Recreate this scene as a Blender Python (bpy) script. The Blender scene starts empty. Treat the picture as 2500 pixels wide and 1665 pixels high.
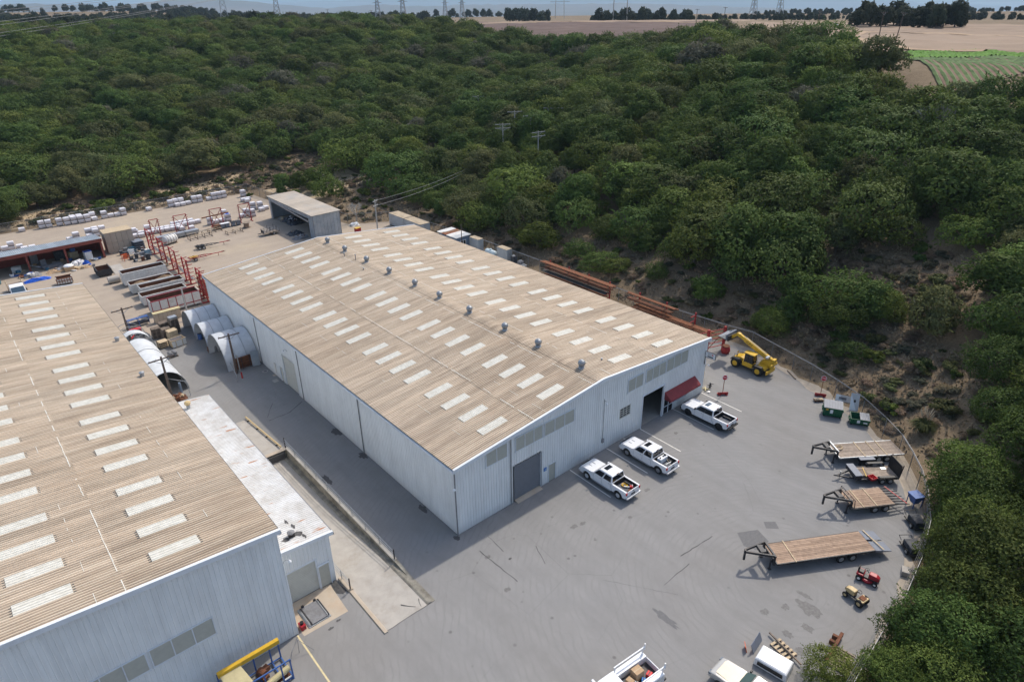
import bpy, math, random
import numpy as np
from mathutils import Vector, Matrix, noise as mnoise
from mathutils.geometry import tessellate_polygon
R = math.radians
rnd = random.Random(7)
S = bpy.context.scene
C = S.collection

# ------------------------------------------------------------ camera, sky, sun, exposure
cam = bpy.data.objects.new('camera', bpy.data.cameras.new('camera'))
C.objects.link(cam)
cam.location = (-25.607, -37.666, 41.788)
cam.rotation_euler = (R(63.4217), R(.76354), R(-40.9308))
cam.data.sensor_width = 36
cam.data.lens = 23.466
cam.data.clip_start = .5
cam.data.clip_end = 60000
S.camera = cam
SUN_AZ, SUN_EL = 14, 51            # from +X towards +Y, and above the horizon
w = bpy.data.worlds.new('World')
S.world = w
w.use_nodes = True
nt = w.node_tree
nt.nodes.clear()
sky = nt.nodes.new('ShaderNodeTexSky')
sky.sky_type = 'NISHITA'
sky.sun_disc = False
sky.sun_elevation = R(SUN_EL)
sky.sun_rotation = R(90 - SUN_AZ)
sky.altitude = 60
sky.air_density = 1.0
sky.dust_density = 2.6
sky.ozone_density = .5
bgn = nt.nodes.new('ShaderNodeBackground')
bgn.inputs['Strength'].default_value = .15
out = nt.nodes.new('ShaderNodeOutputWorld')
nt.links.new(sky.outputs[0], bgn.inputs['Color'])
nt.links.new(bgn.outputs[0], out.inputs['Surface'])
sl = bpy.data.lights.new('sun', 'SUN')
sl.energy = 2.6
sl.angle = R(1.6)
sl.color = (1, .93, .82)
sun = bpy.data.objects.new('sun', sl)
C.objects.link(sun)
sd = Vector((math.cos(R(SUN_EL)) * math.cos(R(SUN_AZ)), math.cos(R(SUN_EL)) * math.sin(R(SUN_AZ)), math.sin(R(SUN_EL))))
sun.rotation_euler = (-sd).to_track_quat('-Z', 'Y').to_euler()
sun.location = (60, 10, 80)
S.view_settings.view_transform = 'Standard'
S.view_settings.look = 'None'
S.view_settings.exposure = .45
S.view_settings.gamma = 1
S.view_settings.use_curve_mapping = False
S.cycles.max_bounces = 5
S.cycles.diffuse_bounces = 3
S.cycles.glossy_bounces = 2
S.cycles.transmission_bounces = 3
S.cycles.transparent_max_bounces = 8
S.cycles.volume_bounces = 0
S.cycles.caustics_reflective = False
S.cycles.caustics_refractive = False
S.cycles.use_denoising = True
S.cycles.use_adaptive_sampling = True
S.cycles.adaptive_threshold = .015

# ------------------------------------------------------------ materials
MT = {}
def srgb(r, g, b):
    return tuple((c / 255 / 12.92 if c / 255 <= .04045 else ((c / 255 + .055) / 1.055) ** 2.4) for c in (r, g, b))
class NT:
    """tiny node helper"""
    def __init__(s, name):
        m = bpy.data.materials.new(name); m.use_nodes = True
        s.m = m; s.t = m.node_tree; s.t.nodes.clear()
        s.o = s.n('OutputMaterial'); s.p = s.n('BsdfPrincipled')
        s.l(s.p, 0, s.o, 'Surface')
    def n(s, k, **kw):
        q = s.t.nodes.new('ShaderNode' + k)
        for a, b in kw.items(): setattr(q, a, b)
        return q
    def l(s, a, i, b, j): s.t.links.new(a.outputs[i], b.inputs[j])
    def pos(s, kind='obj', scale=(1, 1, 1)):
        if kind == 'world': q = s.n('NewGeometry'); k = 'Position'
        else: q = s.n('TexCoord'); k = 'Object'
        mp = s.n('Mapping'); mp.inputs['Scale'].default_value = scale
        s.l(q, k, mp, 'Vector'); return mp
    def noise(s, src, scale, detail=4, rough=.6):
        q = s.n('TexNoise'); q.inputs['Scale'].default_value = scale; q.inputs['Detail'].default_value = detail; q.inputs['Roughness'].default_value = rough
        s.l(src, 0, q, 'Vector'); return q
    def ramp(s, src, stops, i=0):
        q = s.n('ValToRGB'); e = q.color_ramp.elements
        while len(e) < len(stops): e.new(.5)
        for k, (p, c) in enumerate(stops):
            e[k].position = p; e[k].color = (c if hasattr(c, '__len__') else (c, c, c))[:3] + (1,) if hasattr(c, '__len__') else (c, c, c, 1)
        s.l(src, i, q, 'Fac'); return q
    def mix(s, fac, a, b, mode='MIX', fi=0, ai=0, bi=0):
        q = s.n('MixRGB', blend_type=mode)
        if isinstance(fac, (int, float)): q.inputs[0].default_value = fac
        else: s.l(fac, fi, q, 0)
        for k, x, xi in ((1, a, ai), (2, b, bi)):
            if isinstance(x, tuple): q.inputs[k].default_value = x[:3] + (1,)
            else: s.l(x, xi, q, k)
        return q
    def math(s, op, a, b=0., ai=0):
        q = s.n('Math', operation=op); s.l(a, ai, q, 0)
        if isinstance(b, (int, float)): q.inputs[1].default_value = b
        else: s.l(b, 0, q, 1)
        return q
    def bump(s, src, strength, dist=.02, i=0):
        q = s.n('Bump'); q.inputs['Strength'].default_value = strength; q.inputs['Distance'].default_value = dist
        s.l(src, i, q, 'Height'); s.l(q, 0, s.p, 'Normal')
    def fin(s, key, col, rough=.7, metal=0., spec=.3):
        if isinstance(col, tuple): s.p.inputs['Base Color'].default_value = col[:3] + (1,)
        else: s.l(col, 0, s.p, 'Base Color')
        s.p.inputs['Roughness'].default_value = rough; s.p.inputs['Metallic'].default_value = metal
        s.p.inputs['Specular IOR Level'].default_value = spec
        MT[key] = s.m; return s.m
def mat(key, col, rough=.7, metal=0., var=.2, scale=2.5, dirt=None, damt=.5, orand=.0, spec=.3, bump=0):
    """paint or bare stuff: mottled by noise, optionally dirtied, varied per object"""
    a = NT(key); c = a.pos('world'); n1 = a.noise(c, scale, 5, .65)
    k0 = tuple(x * (1 - var) for x in col); k1 = tuple(min(1, x * (1 + var)) for x in col)
    r = a.ramp(n1, [(.3, k0), (.7, k1)])
    cur = r
    if dirt:
        n2 = a.noise(c, scale * .45, 8, .7); f = a.ramp(n2, [(.5, 0.), (.68, damt)])
        cur = a.mix(f, cur, dirt)
    if orand:
        oi = a.n('ObjectInfo'); mr = a.n('MapRange'); mr.inputs[3].default_value = 1 - orand; mr.inputs[4].default_value = 1 + orand
        a.l(oi, 'Random', mr, 0); cur = a.mix(1., cur, mr, 'MULTIPLY')
    if bump: a.bump(n1, bump, .03)
    return a.fin(key, cur, rough, metal, spec)
def emis(key, col, st):
    a = NT(key); a.p.inputs['Emission Color'].default_value = col + (1,); a.p.inputs['Emission Strength'].default_value = st
    return a.fin(key, col)

mat('fascia', (.66, .70, .74), .45, 0, .06, 1.2, (.45, .44, .42), .3)
mat('louver', (.42, .415, .36), .6, 0, .06, 3)
mat('shutter_tan', (.50, .50, .45), .6, 0, .05, 2, (.33, .3, .26), .3)
mat('shutter_grey', (.17, .18, .20), .55, 0, .06, 2)
mat('white', (.78, .79, .80), .35, 0, .03, 1)
mat('carpaint', (.80, .81, .83), .18, 0, .015, 1, None, .5, 0, .5)
mat('carsilver', (.52, .50, .46), .22, .3, .03, 1, None, .5, 0, .5)
mat('carhood', (.62, .55, .42), .2, .1, .05, 2, None, .5, 0, .5)
mat('offwhite', (.66, .65, .62), .6, 0, .1, 2, (.4, .36, .3), .4)
mat('black', (.018, .018, .02), .45, 0, .2, 3)
mat('rubber', (.022, .022, .022), .85, 0, .25, 5, (.1, .09, .075), .5)
mat('darksteel', (.04, .042, .048), .5, .2, .2, 4, (.14, .1, .07), .35)
mat('steel', (.42, .44, .46), .4, .6, .1, 3)
mat('galv', (.36, .38, .40), .45, .45, .12, 3, (.25, .22, .19), .3)
mat('chrome', (.62, .63, .65), .3, .35, .05, 3)
mat('rust', (.15, .062, .034), .85, 0, .35, 2.5, (.05, .03, .024), .7)
mat('rustlight', (.215, .085, .042), .85, 0, .25, 2.5, (.15, .07, .04), .5)
mat('redpaint', (.38, .035, .035), .5, 0, .2, 2, (.16, .04, .03), .5)
mat('redshed', (.23, .06, .045), .6, 0, .15, 1.5, (.12, .05, .04), .5)
mat('awning', (.24, .045, .05), .8, 0, .1, 2, (.16, .05, .05), .3)
mat('catyellow', (.62, .38, .035), .4, 0, .12, 2, (.3, .19, .06), .4)
mat('paleyellow', (.50, .43, .24), .6, 0, .1, 2, (.35, .3, .2), .4)
mat('tractan', (.56, .42, .22), .5, 0, .1, 3, (.3, .2, .1), .3)
mat('mowred', (.33, .02, .03), .3, 0, .1, 3)
mat('signred', (.55, .03, .035), .5, 0, .1, 3)
mat('blue', (.05, .12, .33), .5, 0, .15, 2, (.12, .14, .2), .3)
mat('bluesign', (.02, .17, .5), .5, 0, .05, 2)
mat('tarp', (.02, .10, .50), .4, 0, .3, 5)
mat('bluewall', (.16, .21, .28), .6, 0, .08, 1.5)
mat('tealtank', (.05, .16, .24), .5, 0, .15, 2)
mat('green', (.012, .10, .05), .45, 0, .15, 2, (.06, .1, .06), .3)
mat('lidgrey', (.17, .19, .23), .5, 0, .1, 3)
mat('plank', (.31, .25, .20), .85, 0, .22, 3, (.24, .19, .15), .5, .16)
mat('plankwarm', (.35, .245, .175), .85, 0, .2, 3, (.27, .18, .12), .5, .2)
mat('oldwood', (.24, .19, .15), .9, 0, .25, 3, (.12, .1, .08), .5, .15)
mat('palewood', (.52, .41, .27), .85, 0, .2, 3, (.3, .23, .16), .4, .12)
mat('polewood', (.12, .09, .075), .9, 0, .2, 3)
mat('greypole', (.42, .40, .37), .8, 0, .1, 3)
mat('cardboard', (.47, .32, .19), .85, 0, .12, 3)
mat('paver', (.56, .50, .48), .85, 0, .16, 5, (.4, .32, .29), .5, .1)
mat('wrap', (.72, .70, .72), .35, 0, .06, 4, None, .5, .05)
mat('concrete', (.40, .37, .33), .85, 0, .12, .8, (.26, .22, .17), .5)
mat('concretewall', (.25, .23, .19), .9, 0, .3, 1.6, (.10, .09, .07), .8)
mat('pad', (.44, .37, .29), .85, 0, .1, .7, (.45, .28, .15), .5)
mat('paintline', (.72, .70, .64), .7, 0, .1, 3, (.4, .38, .36), .5)
mat('yellowline', (.62, .52, .30), .7, 0, .15, 3, (.4, .36, .28), .5)
mat('fencesteel', (.22, .225, .23), .5, .3, .12, 3)
mat('tar', (.085, .082, .08), .8, 0, .3, 6)
mat('oil', (.15, .145, .14), .7, 0, .3, 5)
mat('patch', (.15, .148, .148), .85, 0, .15, 6)
mat('sheetmetal', (.33, .37, .41), .5, .25, .12, .8, (.5, .52, .53), .7, .08)
mat('shedroof', (.42, .36, .29), .7, .05, .12, .5, (.33, .33, .32), .6, .07)
mat('tanbox', (.45, .37, .29), .75, 0, .08, 1.5, (.36, .27, .2), .4)
mat('hoop', (.58, .60, .62), .45, 0, .12, .9, (.4, .4, .4), .4)
mat('soil', (.22, .15, .09), .95, 0, .35, 2)
mat('rustin', (.16, .075, .045), .9, 0, .3, 2)
mat('trunk', (.13, .10, .08), .95, 0, .3, 3)
mat('tank', (.55, .64, .66), .4, 0, .06, 2)
mat('leadgrey', (.22, .22, .23), .6, 0, .2, 3, (.12, .11, .1), .4, .15)
mat('junkdark', (.05, .055, .065), .7, 0, .4, 4, (.16, .14, .12), .5, .3)
mat('contgrey', (.42, .44, .45), .6, 0, .08, 1, (.3, .25, .2), .4)
mat('controof', (.42, .34, .24), .85, 0, .2, .8, (.22, .16, .11), .6)
mat('orange', (.7, .12, .03), .5, 0, .1, 3)
mat('redlight', (.5, .015, .02), .25, 0, .1, 3, None, .5, 0, .5)
mat('straw', (.29, .225, .145), .95, 0, .25, 2)
def glass(key, col, rough=.06):
    a = NT(key); return a.fin(key, col, rough, 0, .6)
glass('glass', (.012, .014, .018)); glass('glassblue', (.06, .10, .14)); glass('glassgreen', (.07, .11, .10))
def wallmat():
    # painted ribbed siding: faint run-off streaks, splash dirt at the foot, sheet to sheet change
    a = NT('wall'); g = a.n('NewGeometry'); mp = a.n('Mapping'); mp.inputs['Scale'].default_value = (2.2, 2.2, .16); a.l(g, 'Position', mp, 0); st = a.noise(mp, 1.6, 5, .7); w2 = a.pos('world'); bl = a.noise(w2, .5, 5, .6)
    c = a.ramp(st, [(.3, (.64, .66, .66)), (.55, (.76, .785, .785)), (.8, (.80, .815, .81))]); c = a.mix(.25, c, a.ramp(bl, [(.35, (.60, .61, .61)), (.65, (.80, .82, .82))]))
    sx = a.n('SeparateXYZ'); a.l(g, 'Position', sx, 0); mr = a.n('MapRange'); mr.inputs[1].default_value = 0; mr.inputs[2].default_value = .9; mr.inputs[3].default_value = .55; mr.inputs[4].default_value = 0; a.l(sx, 2, mr, 0)
    f = a.math('MULTIPLY', mr, bl); c = a.mix(f, c, (.36, .32, .28))
    oi = a.n('ObjectInfo'); m2 = a.n('MapRange'); m2.inputs[3].default_value = .965; m2.inputs[4].default_value = 1.03; a.l(oi, 'Random', m2, 0)
    a.fin('wall', a.mix(1., c, m2, 'MULTIPLY'), .5, 0, .3)
wallmat()
def corr():
    # weathered roofing: warm grey galvanised sheet, long streaks along the fall, sheet to sheet change
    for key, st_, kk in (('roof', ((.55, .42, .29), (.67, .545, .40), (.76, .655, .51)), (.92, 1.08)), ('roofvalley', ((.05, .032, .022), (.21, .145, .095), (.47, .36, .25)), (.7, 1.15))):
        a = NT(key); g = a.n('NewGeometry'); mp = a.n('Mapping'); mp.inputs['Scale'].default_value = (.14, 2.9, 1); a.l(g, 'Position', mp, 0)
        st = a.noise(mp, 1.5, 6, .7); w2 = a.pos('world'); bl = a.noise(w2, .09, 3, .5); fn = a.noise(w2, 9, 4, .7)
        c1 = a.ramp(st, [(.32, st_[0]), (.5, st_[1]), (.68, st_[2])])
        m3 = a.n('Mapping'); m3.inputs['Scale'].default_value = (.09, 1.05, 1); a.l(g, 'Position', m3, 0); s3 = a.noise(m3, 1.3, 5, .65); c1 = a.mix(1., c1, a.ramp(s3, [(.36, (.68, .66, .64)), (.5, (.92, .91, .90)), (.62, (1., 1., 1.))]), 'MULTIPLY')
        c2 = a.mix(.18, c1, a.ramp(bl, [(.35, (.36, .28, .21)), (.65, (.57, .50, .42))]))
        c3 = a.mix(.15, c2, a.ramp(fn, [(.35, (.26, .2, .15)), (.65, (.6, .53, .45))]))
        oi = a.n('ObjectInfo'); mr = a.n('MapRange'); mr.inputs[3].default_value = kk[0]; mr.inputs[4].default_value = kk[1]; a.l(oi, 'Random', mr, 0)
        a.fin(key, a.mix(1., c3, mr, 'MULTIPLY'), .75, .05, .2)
    b = NT('annexroof'); g = b.n('NewGeometry'); mp = b.n('Mapping'); mp.inputs['Scale'].default_value = (.55, 2.4, 1); b.l(g, 'Position', mp, 0)
    n = b.noise(mp, 1.1, 2, .5); f = b.ramp(n, [(.64, 0.), (.72, .85)]); w2 = b.pos('world'); m = b.noise(w2, .7, 6, .7)
    base = b.ramp(m, [(.35, (.5, .48, .45)), (.6, (.64, .64, .63))])
    b.fin('annexroof', b.mix(f, base, (.42, .19, .08)), .55, .1)
    s = NT('skylight'); w2 = s.pos('world'); m = s.noise(w2, 2.2, 6, .7); c = s.ramp(m, [(.32, (.55, .525, .45)), (.6, (.68, .66, .59))]); s.fin('skylight', c, .5)
corr()
def meshmat(key, col, cover):
    a = NT(key); tr = a.n('BsdfTransparent'); mx = a.n('MixShader'); mx.inputs[0].default_value = cover
    a.fin(key, col, .5, .5); a.l(tr, 0, mx, 1); a.l(a.p, 0, mx, 2); a.l(mx, 0, a.o, 'Surface')
meshmat('chainlink', (.17, .165, .16), .30)
mat('railsteel', (.27, .27, .275), .5, .2, .1, 3)
def leafmat(key, dark, light, rv=.22, orv=.25):
    a = NT(key); c = a.pos('obj'); n1 = a.noise(c, .75, 3, .6); n2 = a.noise(c, 4.5, 3, .7)
    r = a.ramp(n1, [(.32, dark), (.68, light)]); r2 = a.mix(rv, r, a.ramp(n2, [(.35, tuple(x * .4 for x in dark)), (.68, tuple(min(1, x * 1.5) for x in light))]))
    oi = a.n('ObjectInfo'); hv = a.n('HueSaturation'); a.l(r2, 0, hv, 'Color')
    m1 = a.n('MapRange'); m1.inputs[3].default_value = 1 - orv * 1.1; m1.inputs[4].default_value = 1 + orv; a.l(oi, 'Random', m1, 0); a.l(m1, 0, hv, 'Value')
    k = a.math('MULTIPLY', oi, 7.31, 5); k = a.math('FRACT', k)
    m2 = a.n('MapRange'); m2.inputs[3].default_value = .472; m2.inputs[4].default_value = .512; a.l(k, 0, m2, 0); a.l(m2, 0, hv, 'Hue')
    a.fin(key, hv, .75, 0, .13)
    tl = a.n('BsdfTranslucent'); a.l(hv, 0, tl, 'Color'); mx = a.n('MixShader'); mx.inputs[0].default_value = .32
    a.l(a.p, 0, mx, 1); a.l(tl, 0, mx, 2); a.l(mx, 0, a.o, 'Surface')
leafmat('leaf_oak', (.038, .070, .017), (.125, .182, .046))
leafmat('leaf_bright', (.058, .094, .020), (.175, .235, .055))
leafmat('leaf_olive', (.062, .078, .028), (.17, .19, .075))
leafmat('leaf_grey', (.07, .074, .048), (.17, .17, .115), .2, .2)
leafmat('leaf_yellow', (.10, .10, .02), (.22, .20, .06), .2, .15)
leafmat('leaf_far', (.030, .042, .026), (.065, .08, .045))
leafmat('leaf_brush', (.17, .135, .085), (.34, .27, .175), .3, .2)

# ------------------------------------------------------------ mesh building helpers
class G:
    def __init__(s): s.v = []; s.f = []; s.m = []; s.k = 0
    def add(s, vs, fs):
        b = len(s.v); s.v += [tuple(x) for x in vs]; s.f += [tuple(b + i for i in f) for f in fs]; s.m += [s.k] * len(fs); return s
    def mi(s, k): s.k = k; return s
    def bx(s, x0, y0, z0, x1, y1, z1):
        x0, x1 = min(x0, x1), max(x0, x1); y0, y1 = min(y0, y1), max(y0, y1); z0, z1 = min(z0, z1), max(z0, z1)
        return s.add([(x0, y0, z0), (x1, y0, z0), (x1, y1, z0), (x0, y1, z0), (x0, y0, z1), (x1, y0, z1), (x1, y1, z1), (x0, y1, z1)],
                     [(0, 3, 2, 1), (4, 5, 6, 7), (0, 1, 5, 4), (1, 2, 6, 5), (2, 3, 7, 6), (3, 0, 4, 7)])
    def c(s, cx, cy, cz, sx, sy, sz): return s.bx(cx - sx / 2, cy - sy / 2, cz - sz / 2, cx + sx / 2, cy + sy / 2, cz + sz / 2)
    def bar(s, p, q, w, h=None):
        p, q = Vector(p), Vector(q); h = h or w; d = (q - p).normalized()
        u = Vector((0, 0, 1)) if abs(d.z) < .95 else Vector((0, 1, 0)); a = d.cross(u).normalized() * w / 2; b = a.cross(d).normalized() * h / 2
        vs = [p - a - b, p + a - b, p + a + b, p - a + b, q - a - b, q + a - b, q + a + b, q - a + b]
        return s.add(vs, [(0, 1, 2, 3), (7, 6, 5, 4), (0, 4, 5, 1), (1, 5, 6, 2), (2, 6, 7, 3), (3, 7, 4, 0)])
    def cyl(s, p, q, r, r2=None, n=10, cap=True):
        p, q = Vector(p), Vector(q); r2 = r if r2 is None else r2; d = (q - p).normalized()
        u = Vector((0, 0, 1)) if abs(d.z) < .95 else Vector((1, 0, 0)); a = d.cross(u).normalized(); b = d.cross(a)
        vs = []
        for o, rr in ((p, r), (q, r2)): vs += [o + (a * math.cos(2 * math.pi * i / n) + b * math.sin(2 * math.pi * i / n)) * rr for i in range(n)]
        fs = [(i, (i + 1) % n, n + (i + 1) % n, n + i) for i in range(n)]
        if cap: fs += [tuple(range(n))[::-1], tuple(range(n, 2 * n))]
        return s.add(vs, fs)
    def rings(s, rs, cap=True):
        n = len(rs[0]); vs = [p for r in rs for p in r]; fs = []
        for k in range(len(rs) - 1): fs += [(k * n + i, k * n + (i + 1) % n, (k + 1) * n + (i + 1) % n, (k + 1) * n + i) for i in range(n)]
        if cap: fs += [tuple(range(n))[::-1], tuple(range((len(rs) - 1) * n, len(rs) * n))]
        return s.add(vs, fs)
    def tube(s, pts, r, n=6):
        for p, q in zip(pts, pts[1:]): s.cyl(p, q, r, None, n)
        return s
    def lathe(s, prof, c=(0, 0, 0), n=14, axis='z', cap=True):
        rs = []
        for r, h in prof:
            ring = []
            for i in range(n):
                a = 2 * math.pi * i / n; x, y = r * math.cos(a), r * math.sin(a)
                p = {'z': (x, y, h), 'x': (h, x, y), 'y': (x, h, y)}[axis]; ring.append((c[0] + p[0], c[1] + p[1], c[2] + p[2]))
            rs.append(ring)
        return s.rings(rs, cap)
    def ext(s, prof, a0, a1, axis='x'):
        """extrude a closed 2-D outline (counter-clockwise) along an axis"""
        n = len(prof)
        def P(u, v, a): return {'x': (a, u, v), 'y': (u, a, v), 'z': (u, v, a)}[axis]
        vs = [P(u, v, a0) for u, v in prof] + [P(u, v, a1) for u, v in prof]
        tri = tessellate_polygon([[Vector((u, v, 0)) for u, v in prof]])
        fs = [t[::-1] for t in tri] + [tuple(n + i for i in t) for t in tri] + [(i, (i + 1) % n, n + (i + 1) % n, n + i) for i in range(n)]
        return s.add(vs, fs)
    def sph(s, c, r, n=10, m=7, sc=(1, 1, 1)):
        vs = []; fs = []
        for j in range(m + 1):
            t = math.pi * j / m
            for i in range(n): a = 2 * math.pi * i / n; vs.append((c[0] + r * sc[0] * math.sin(t) * math.cos(a), c[1] + r * sc[1] * math.sin(t) * math.sin(a), c[2] + r * sc[2] * math.cos(t)))
        for j in range(m): fs += [(j * n + i, (j + 1) * n + i, (j + 1) * n + (i + 1) % n, j * n + (i + 1) % n) for i in range(n)]
        return s.add(vs, fs)
    def quad(s, *p): return s.add(p, [tuple(range(len(p)))])
    def mesh(s, name, mats, smooth=False):
        me = bpy.data.meshes.new(name); me.from_pydata(s.v, [], s.f)
        for m in (mats if isinstance(mats, (list, tuple)) else [mats]): me.materials.append(MT[m])
        if any(s.m): me.polygons.foreach_set('material_index', s.m)
        if smooth: me.polygons.foreach_set('use_smooth', [True] * len(me.polygons))
        me.update(); return me
    def make(s, name, mats, parent=None, smooth=False, bevel=0, fix=False):
        me = s.mesh(name, mats, smooth)
        if fix:
            import bmesh
            b = bmesh.new(); b.from_mesh(me); bmesh.ops.recalc_face_normals(b, faces=b.faces); b.to_mesh(me); b.free()
        o = bpy.data.objects.new(name, me); C.objects.link(o)
        if parent: o.parent = parent
        if bevel:
            m = o.modifiers.new('bevel', 'BEVEL'); m.width = bevel; m.segments = 2; m.limit_method = 'ANGLE'; m.angle_limit = R(35)
        return o
def link(name, me, parent=None, loc=(0, 0, 0), rz=0):
    o = bpy.data.objects.new(name, me); C.objects.link(o); o.location = loc
    if rz: o.rotation_euler = (0, 0, rz)
    if parent: o.parent = parent
    return o
def tag(o, label, cat, group=None):
    o['label'] = label; o['category'] = cat
    if group: o['group'] = group
    return o
def thing(name, label, cat, loc=(0, 0, 0), rz=0, group=None):
    o = bpy.data.objects.new(name, None); C.objects.link(o); o.location = loc; o.rotation_euler = (0, 0, rz)
    o.empty_display_size = .3
    return tag(o, label, cat, group)
def struct(o): o['kind'] = 'structure'; return o
def dup(root, loc, rz, label, group=None, sc=None):
    def cp(o, p):
        q = o.copy(); C.objects.link(q); q.parent = p
        for ch in kids.get(o.name, []): cp(ch, q)
        return q
    kids = {}
    def walk(o):
        for ch in o.children: kids.setdefault(o.name, []).append(ch); walk(ch)
    walk(root); r = cp(root, None); r.location = loc; r.rotation_euler = (0, 0, rz); r['label'] = label
    if group: r['group'] = group
    if sc: r.scale = sc
    return r
def text(s, size, matname, parent, loc, rot, name='lettering', ext=.004, sx=1):
    cu = bpy.data.curves.new('t', 'FONT'); cu.body = s; cu.size = size; cu.align_x = 'CENTER'; cu.align_y = 'CENTER'; cu.extrude = ext; cu.resolution_u = 2
    t = bpy.data.objects.new('t', cu); C.objects.link(t); bpy.context.view_layer.update()
    me = bpy.data.meshes.new_from_object(t.evaluated_get(bpy.context.evaluated_depsgraph_get())); bpy.data.objects.remove(t)
    me.materials.clear(); me.materials.append(MT[matname]); o = link(name, me, parent, loc); o.rotation_euler = rot; o.scale = (sx, 1, 1)
    return o
ORD = ['first', 'second', 'third', 'fourth', 'fifth', 'sixth', 'seventh', 'eighth', 'ninth', 'tenth', 'eleventh', 'twelfth', 'thirteenth', 'fourteenth', 'fifteenth', 'sixteenth', 'seventeenth', 'eighteenth', 'nineteenth', 'twentieth']
def nth(i): return ORD[i] if i < 20 else '%d%s' % (i + 1, {1: 'st', 2: 'nd', 3: 'rd'}.get((i + 1) % 10, 'th') if (i + 1) % 100 not in (11, 12, 13) else 'th')
def sstep(t): t = min(1, max(0, t)); return t * t * (3 - 2 * t)
# ------------------------------------------------------------ terrain
FENCE = [(50, 58), (50.1, 40), (50.2, 25), (50.3, 13), (51, 6), (51.6, 2.5), (50.6, -1), (49.6, -4.5), (48.8, -7.3), (47.4, -11), (45.6, -15), (43.3, -18.3), (41.3, -20.7), (39, -22.6),
         (36.8, -24.2), (34.3, -25.6), (30, -27.4), (24.9, -28.6), (20, -29.3), (14.8, -29.6), (8, -30.2), (-5, -31.5)]
YARD = FENCE + [(-20, -50), (-75, -50), (-75, 139), (-45, 138.5), (-7, 137.6), (11, 136.6), (34.5, 136.5), (36.5, 112), (40, 93), (49, 87.5)]
CP = [(x, y, 0) for x, y in YARD] + [(49.6, 72, 0), (-75, 90, 0), (-75, 40, 0), (-75, 0, 0), (-50, -52, 0)] + [
    (58, -16, 4.5), (60, 0, 4), (60, 20, 3.5), (62, 40, 3.5), (62, 60, 3.5), (73.7, -3.5, 8.5), (85, 20, 11), (80, 45, 8), (75, 75, 5), (70, 100, 4), (58, 122, 3), (85, 129, 6.5),
    (105, 12, 15), (115, 40, 20), (130, 80, 20), (110, 110, 12), (132, 14, 22), (146, 26, 28), (178, 42, 28.3), (207, 40, 28.3), (156, 6, 28), (190, 15, 28.3), (170, 60, 29.5), (200, 100, 30), (225, 128, 28.7), (310, 61, 29.5), (275, 256, 31), (250, 200, 29),
    (72, -18, 9.5), (100, -15, 17), (140, -15, 24), (60, -35, 9), (45, -40, 6), (30, -38, 2.6), (100, -50, 20), (20, -40, 1.2), (160, -60, 28), (240, 0, 29),
    (150, 150, 11), (175, 175, 17), (125, 150, 8), (60, 170, 4), (40, 160, 2.6), (10, 165, 1.6), (-20, 165, 1.6), (50, 220, 9), (0, 220, 6), (-40, 220, 6), (80, 260, 16), (20, 300, 16), (110, 330, 26),
    (125, 386, 30), (76, 400, 29.5), (30, 400, 27), (-20, 400, 24), (45, 558, 29), (200, 400, 31), (140, 260, 23), (150, 320, 29), (190, 230, 25), (-60, 300, 14), (-120, 160, 6), (-160, 0, 2), (-120, -140, 0), (40, -140, 12), (200, -160, 28),
    (600, 100, 29), (480, 480, 29), (150, 650, 29), (-150, 600, 22), (600, -200, 28)]
_c = np.array(CP, float)
def _phi(a, b): return np.sqrt(((a[:, None, :] - b[None, :, :]) ** 2).sum(-1) + 4.)
_n = len(_c)
_A = np.zeros((_n + 1, _n + 1)); _A[:_n, :_n] = -_phi(_c[:, :2], _c[:, :2]); _A[:_n, _n] = 1; _A[_n, :_n] = 1
_A[:_n, :_n] -= np.eye(_n) * .5
_w = np.linalg.solve(_A, np.r_[_c[:, 2], 0])
_poly = np.array(YARD)
def yard_dist(P):
    """signed distance to the yard outline, negative inside"""
    a = _poly; b = np.roll(a, -1, 0); d = np.full(len(P), 1e9); ins = np.zeros(len(P), bool)
    for p, q in zip(a, b):
        e = q - p; t = np.clip(((P - p) @ e) / (e @ e), 0, 1); d = np.minimum(d, np.hypot(*(P - p - t[:, None] * e).T))
        cr = ((p[1] > P[:, 1]) != (q[1] > P[:, 1])); xs = p[0] + (P[:, 1] - p[1]) * (q[0] - p[0]) / (q[1] - p[1] if q[1] != p[1] else 1e-9); ins ^= cr & (P[:, 0] < xs)
    return np.where(ins, -d, d)
def heights(P):
    P = np.asarray(P, float); out = np.empty(len(P))
    for i in range(0, len(P), 20000): out[i:i + 20000] = -_phi(P[i:i + 20000], _c[:, :2]) @ _w[:_n] + _w[_n]
    r = np.hypot(P[:, 0] + 25.6, P[:, 1] + 37.7)
    k = np.clip((r - 520) / 200, 0, 1); out = out * (1 - k) + k * (28.5 - np.clip(r - 600, 0, 1e6) * .0225)
    x, y = P[:, 0], P[:, 1]
    nz = np.sin(x * .21 + 1.3 * np.sin(y * .13)) * np.cos(y * .19 + x * .05) * .35 + np.sin(x * .61 + y * .23) * np.sin(y * .53 - x * .2) * .12
    out = out + nz
    sd_ = yard_dist(P); t = np.clip(sd_ / 5, 0, 1); t = t * t * (3 - 2 * t)
    out = np.where(sd_ > 0, np.maximum(out, 0) * t - .02 * (1 - t), -.03)
    return np.where((x > -14) & (x < -2) & (y > -9) & (y < 30), -3., out)
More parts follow.
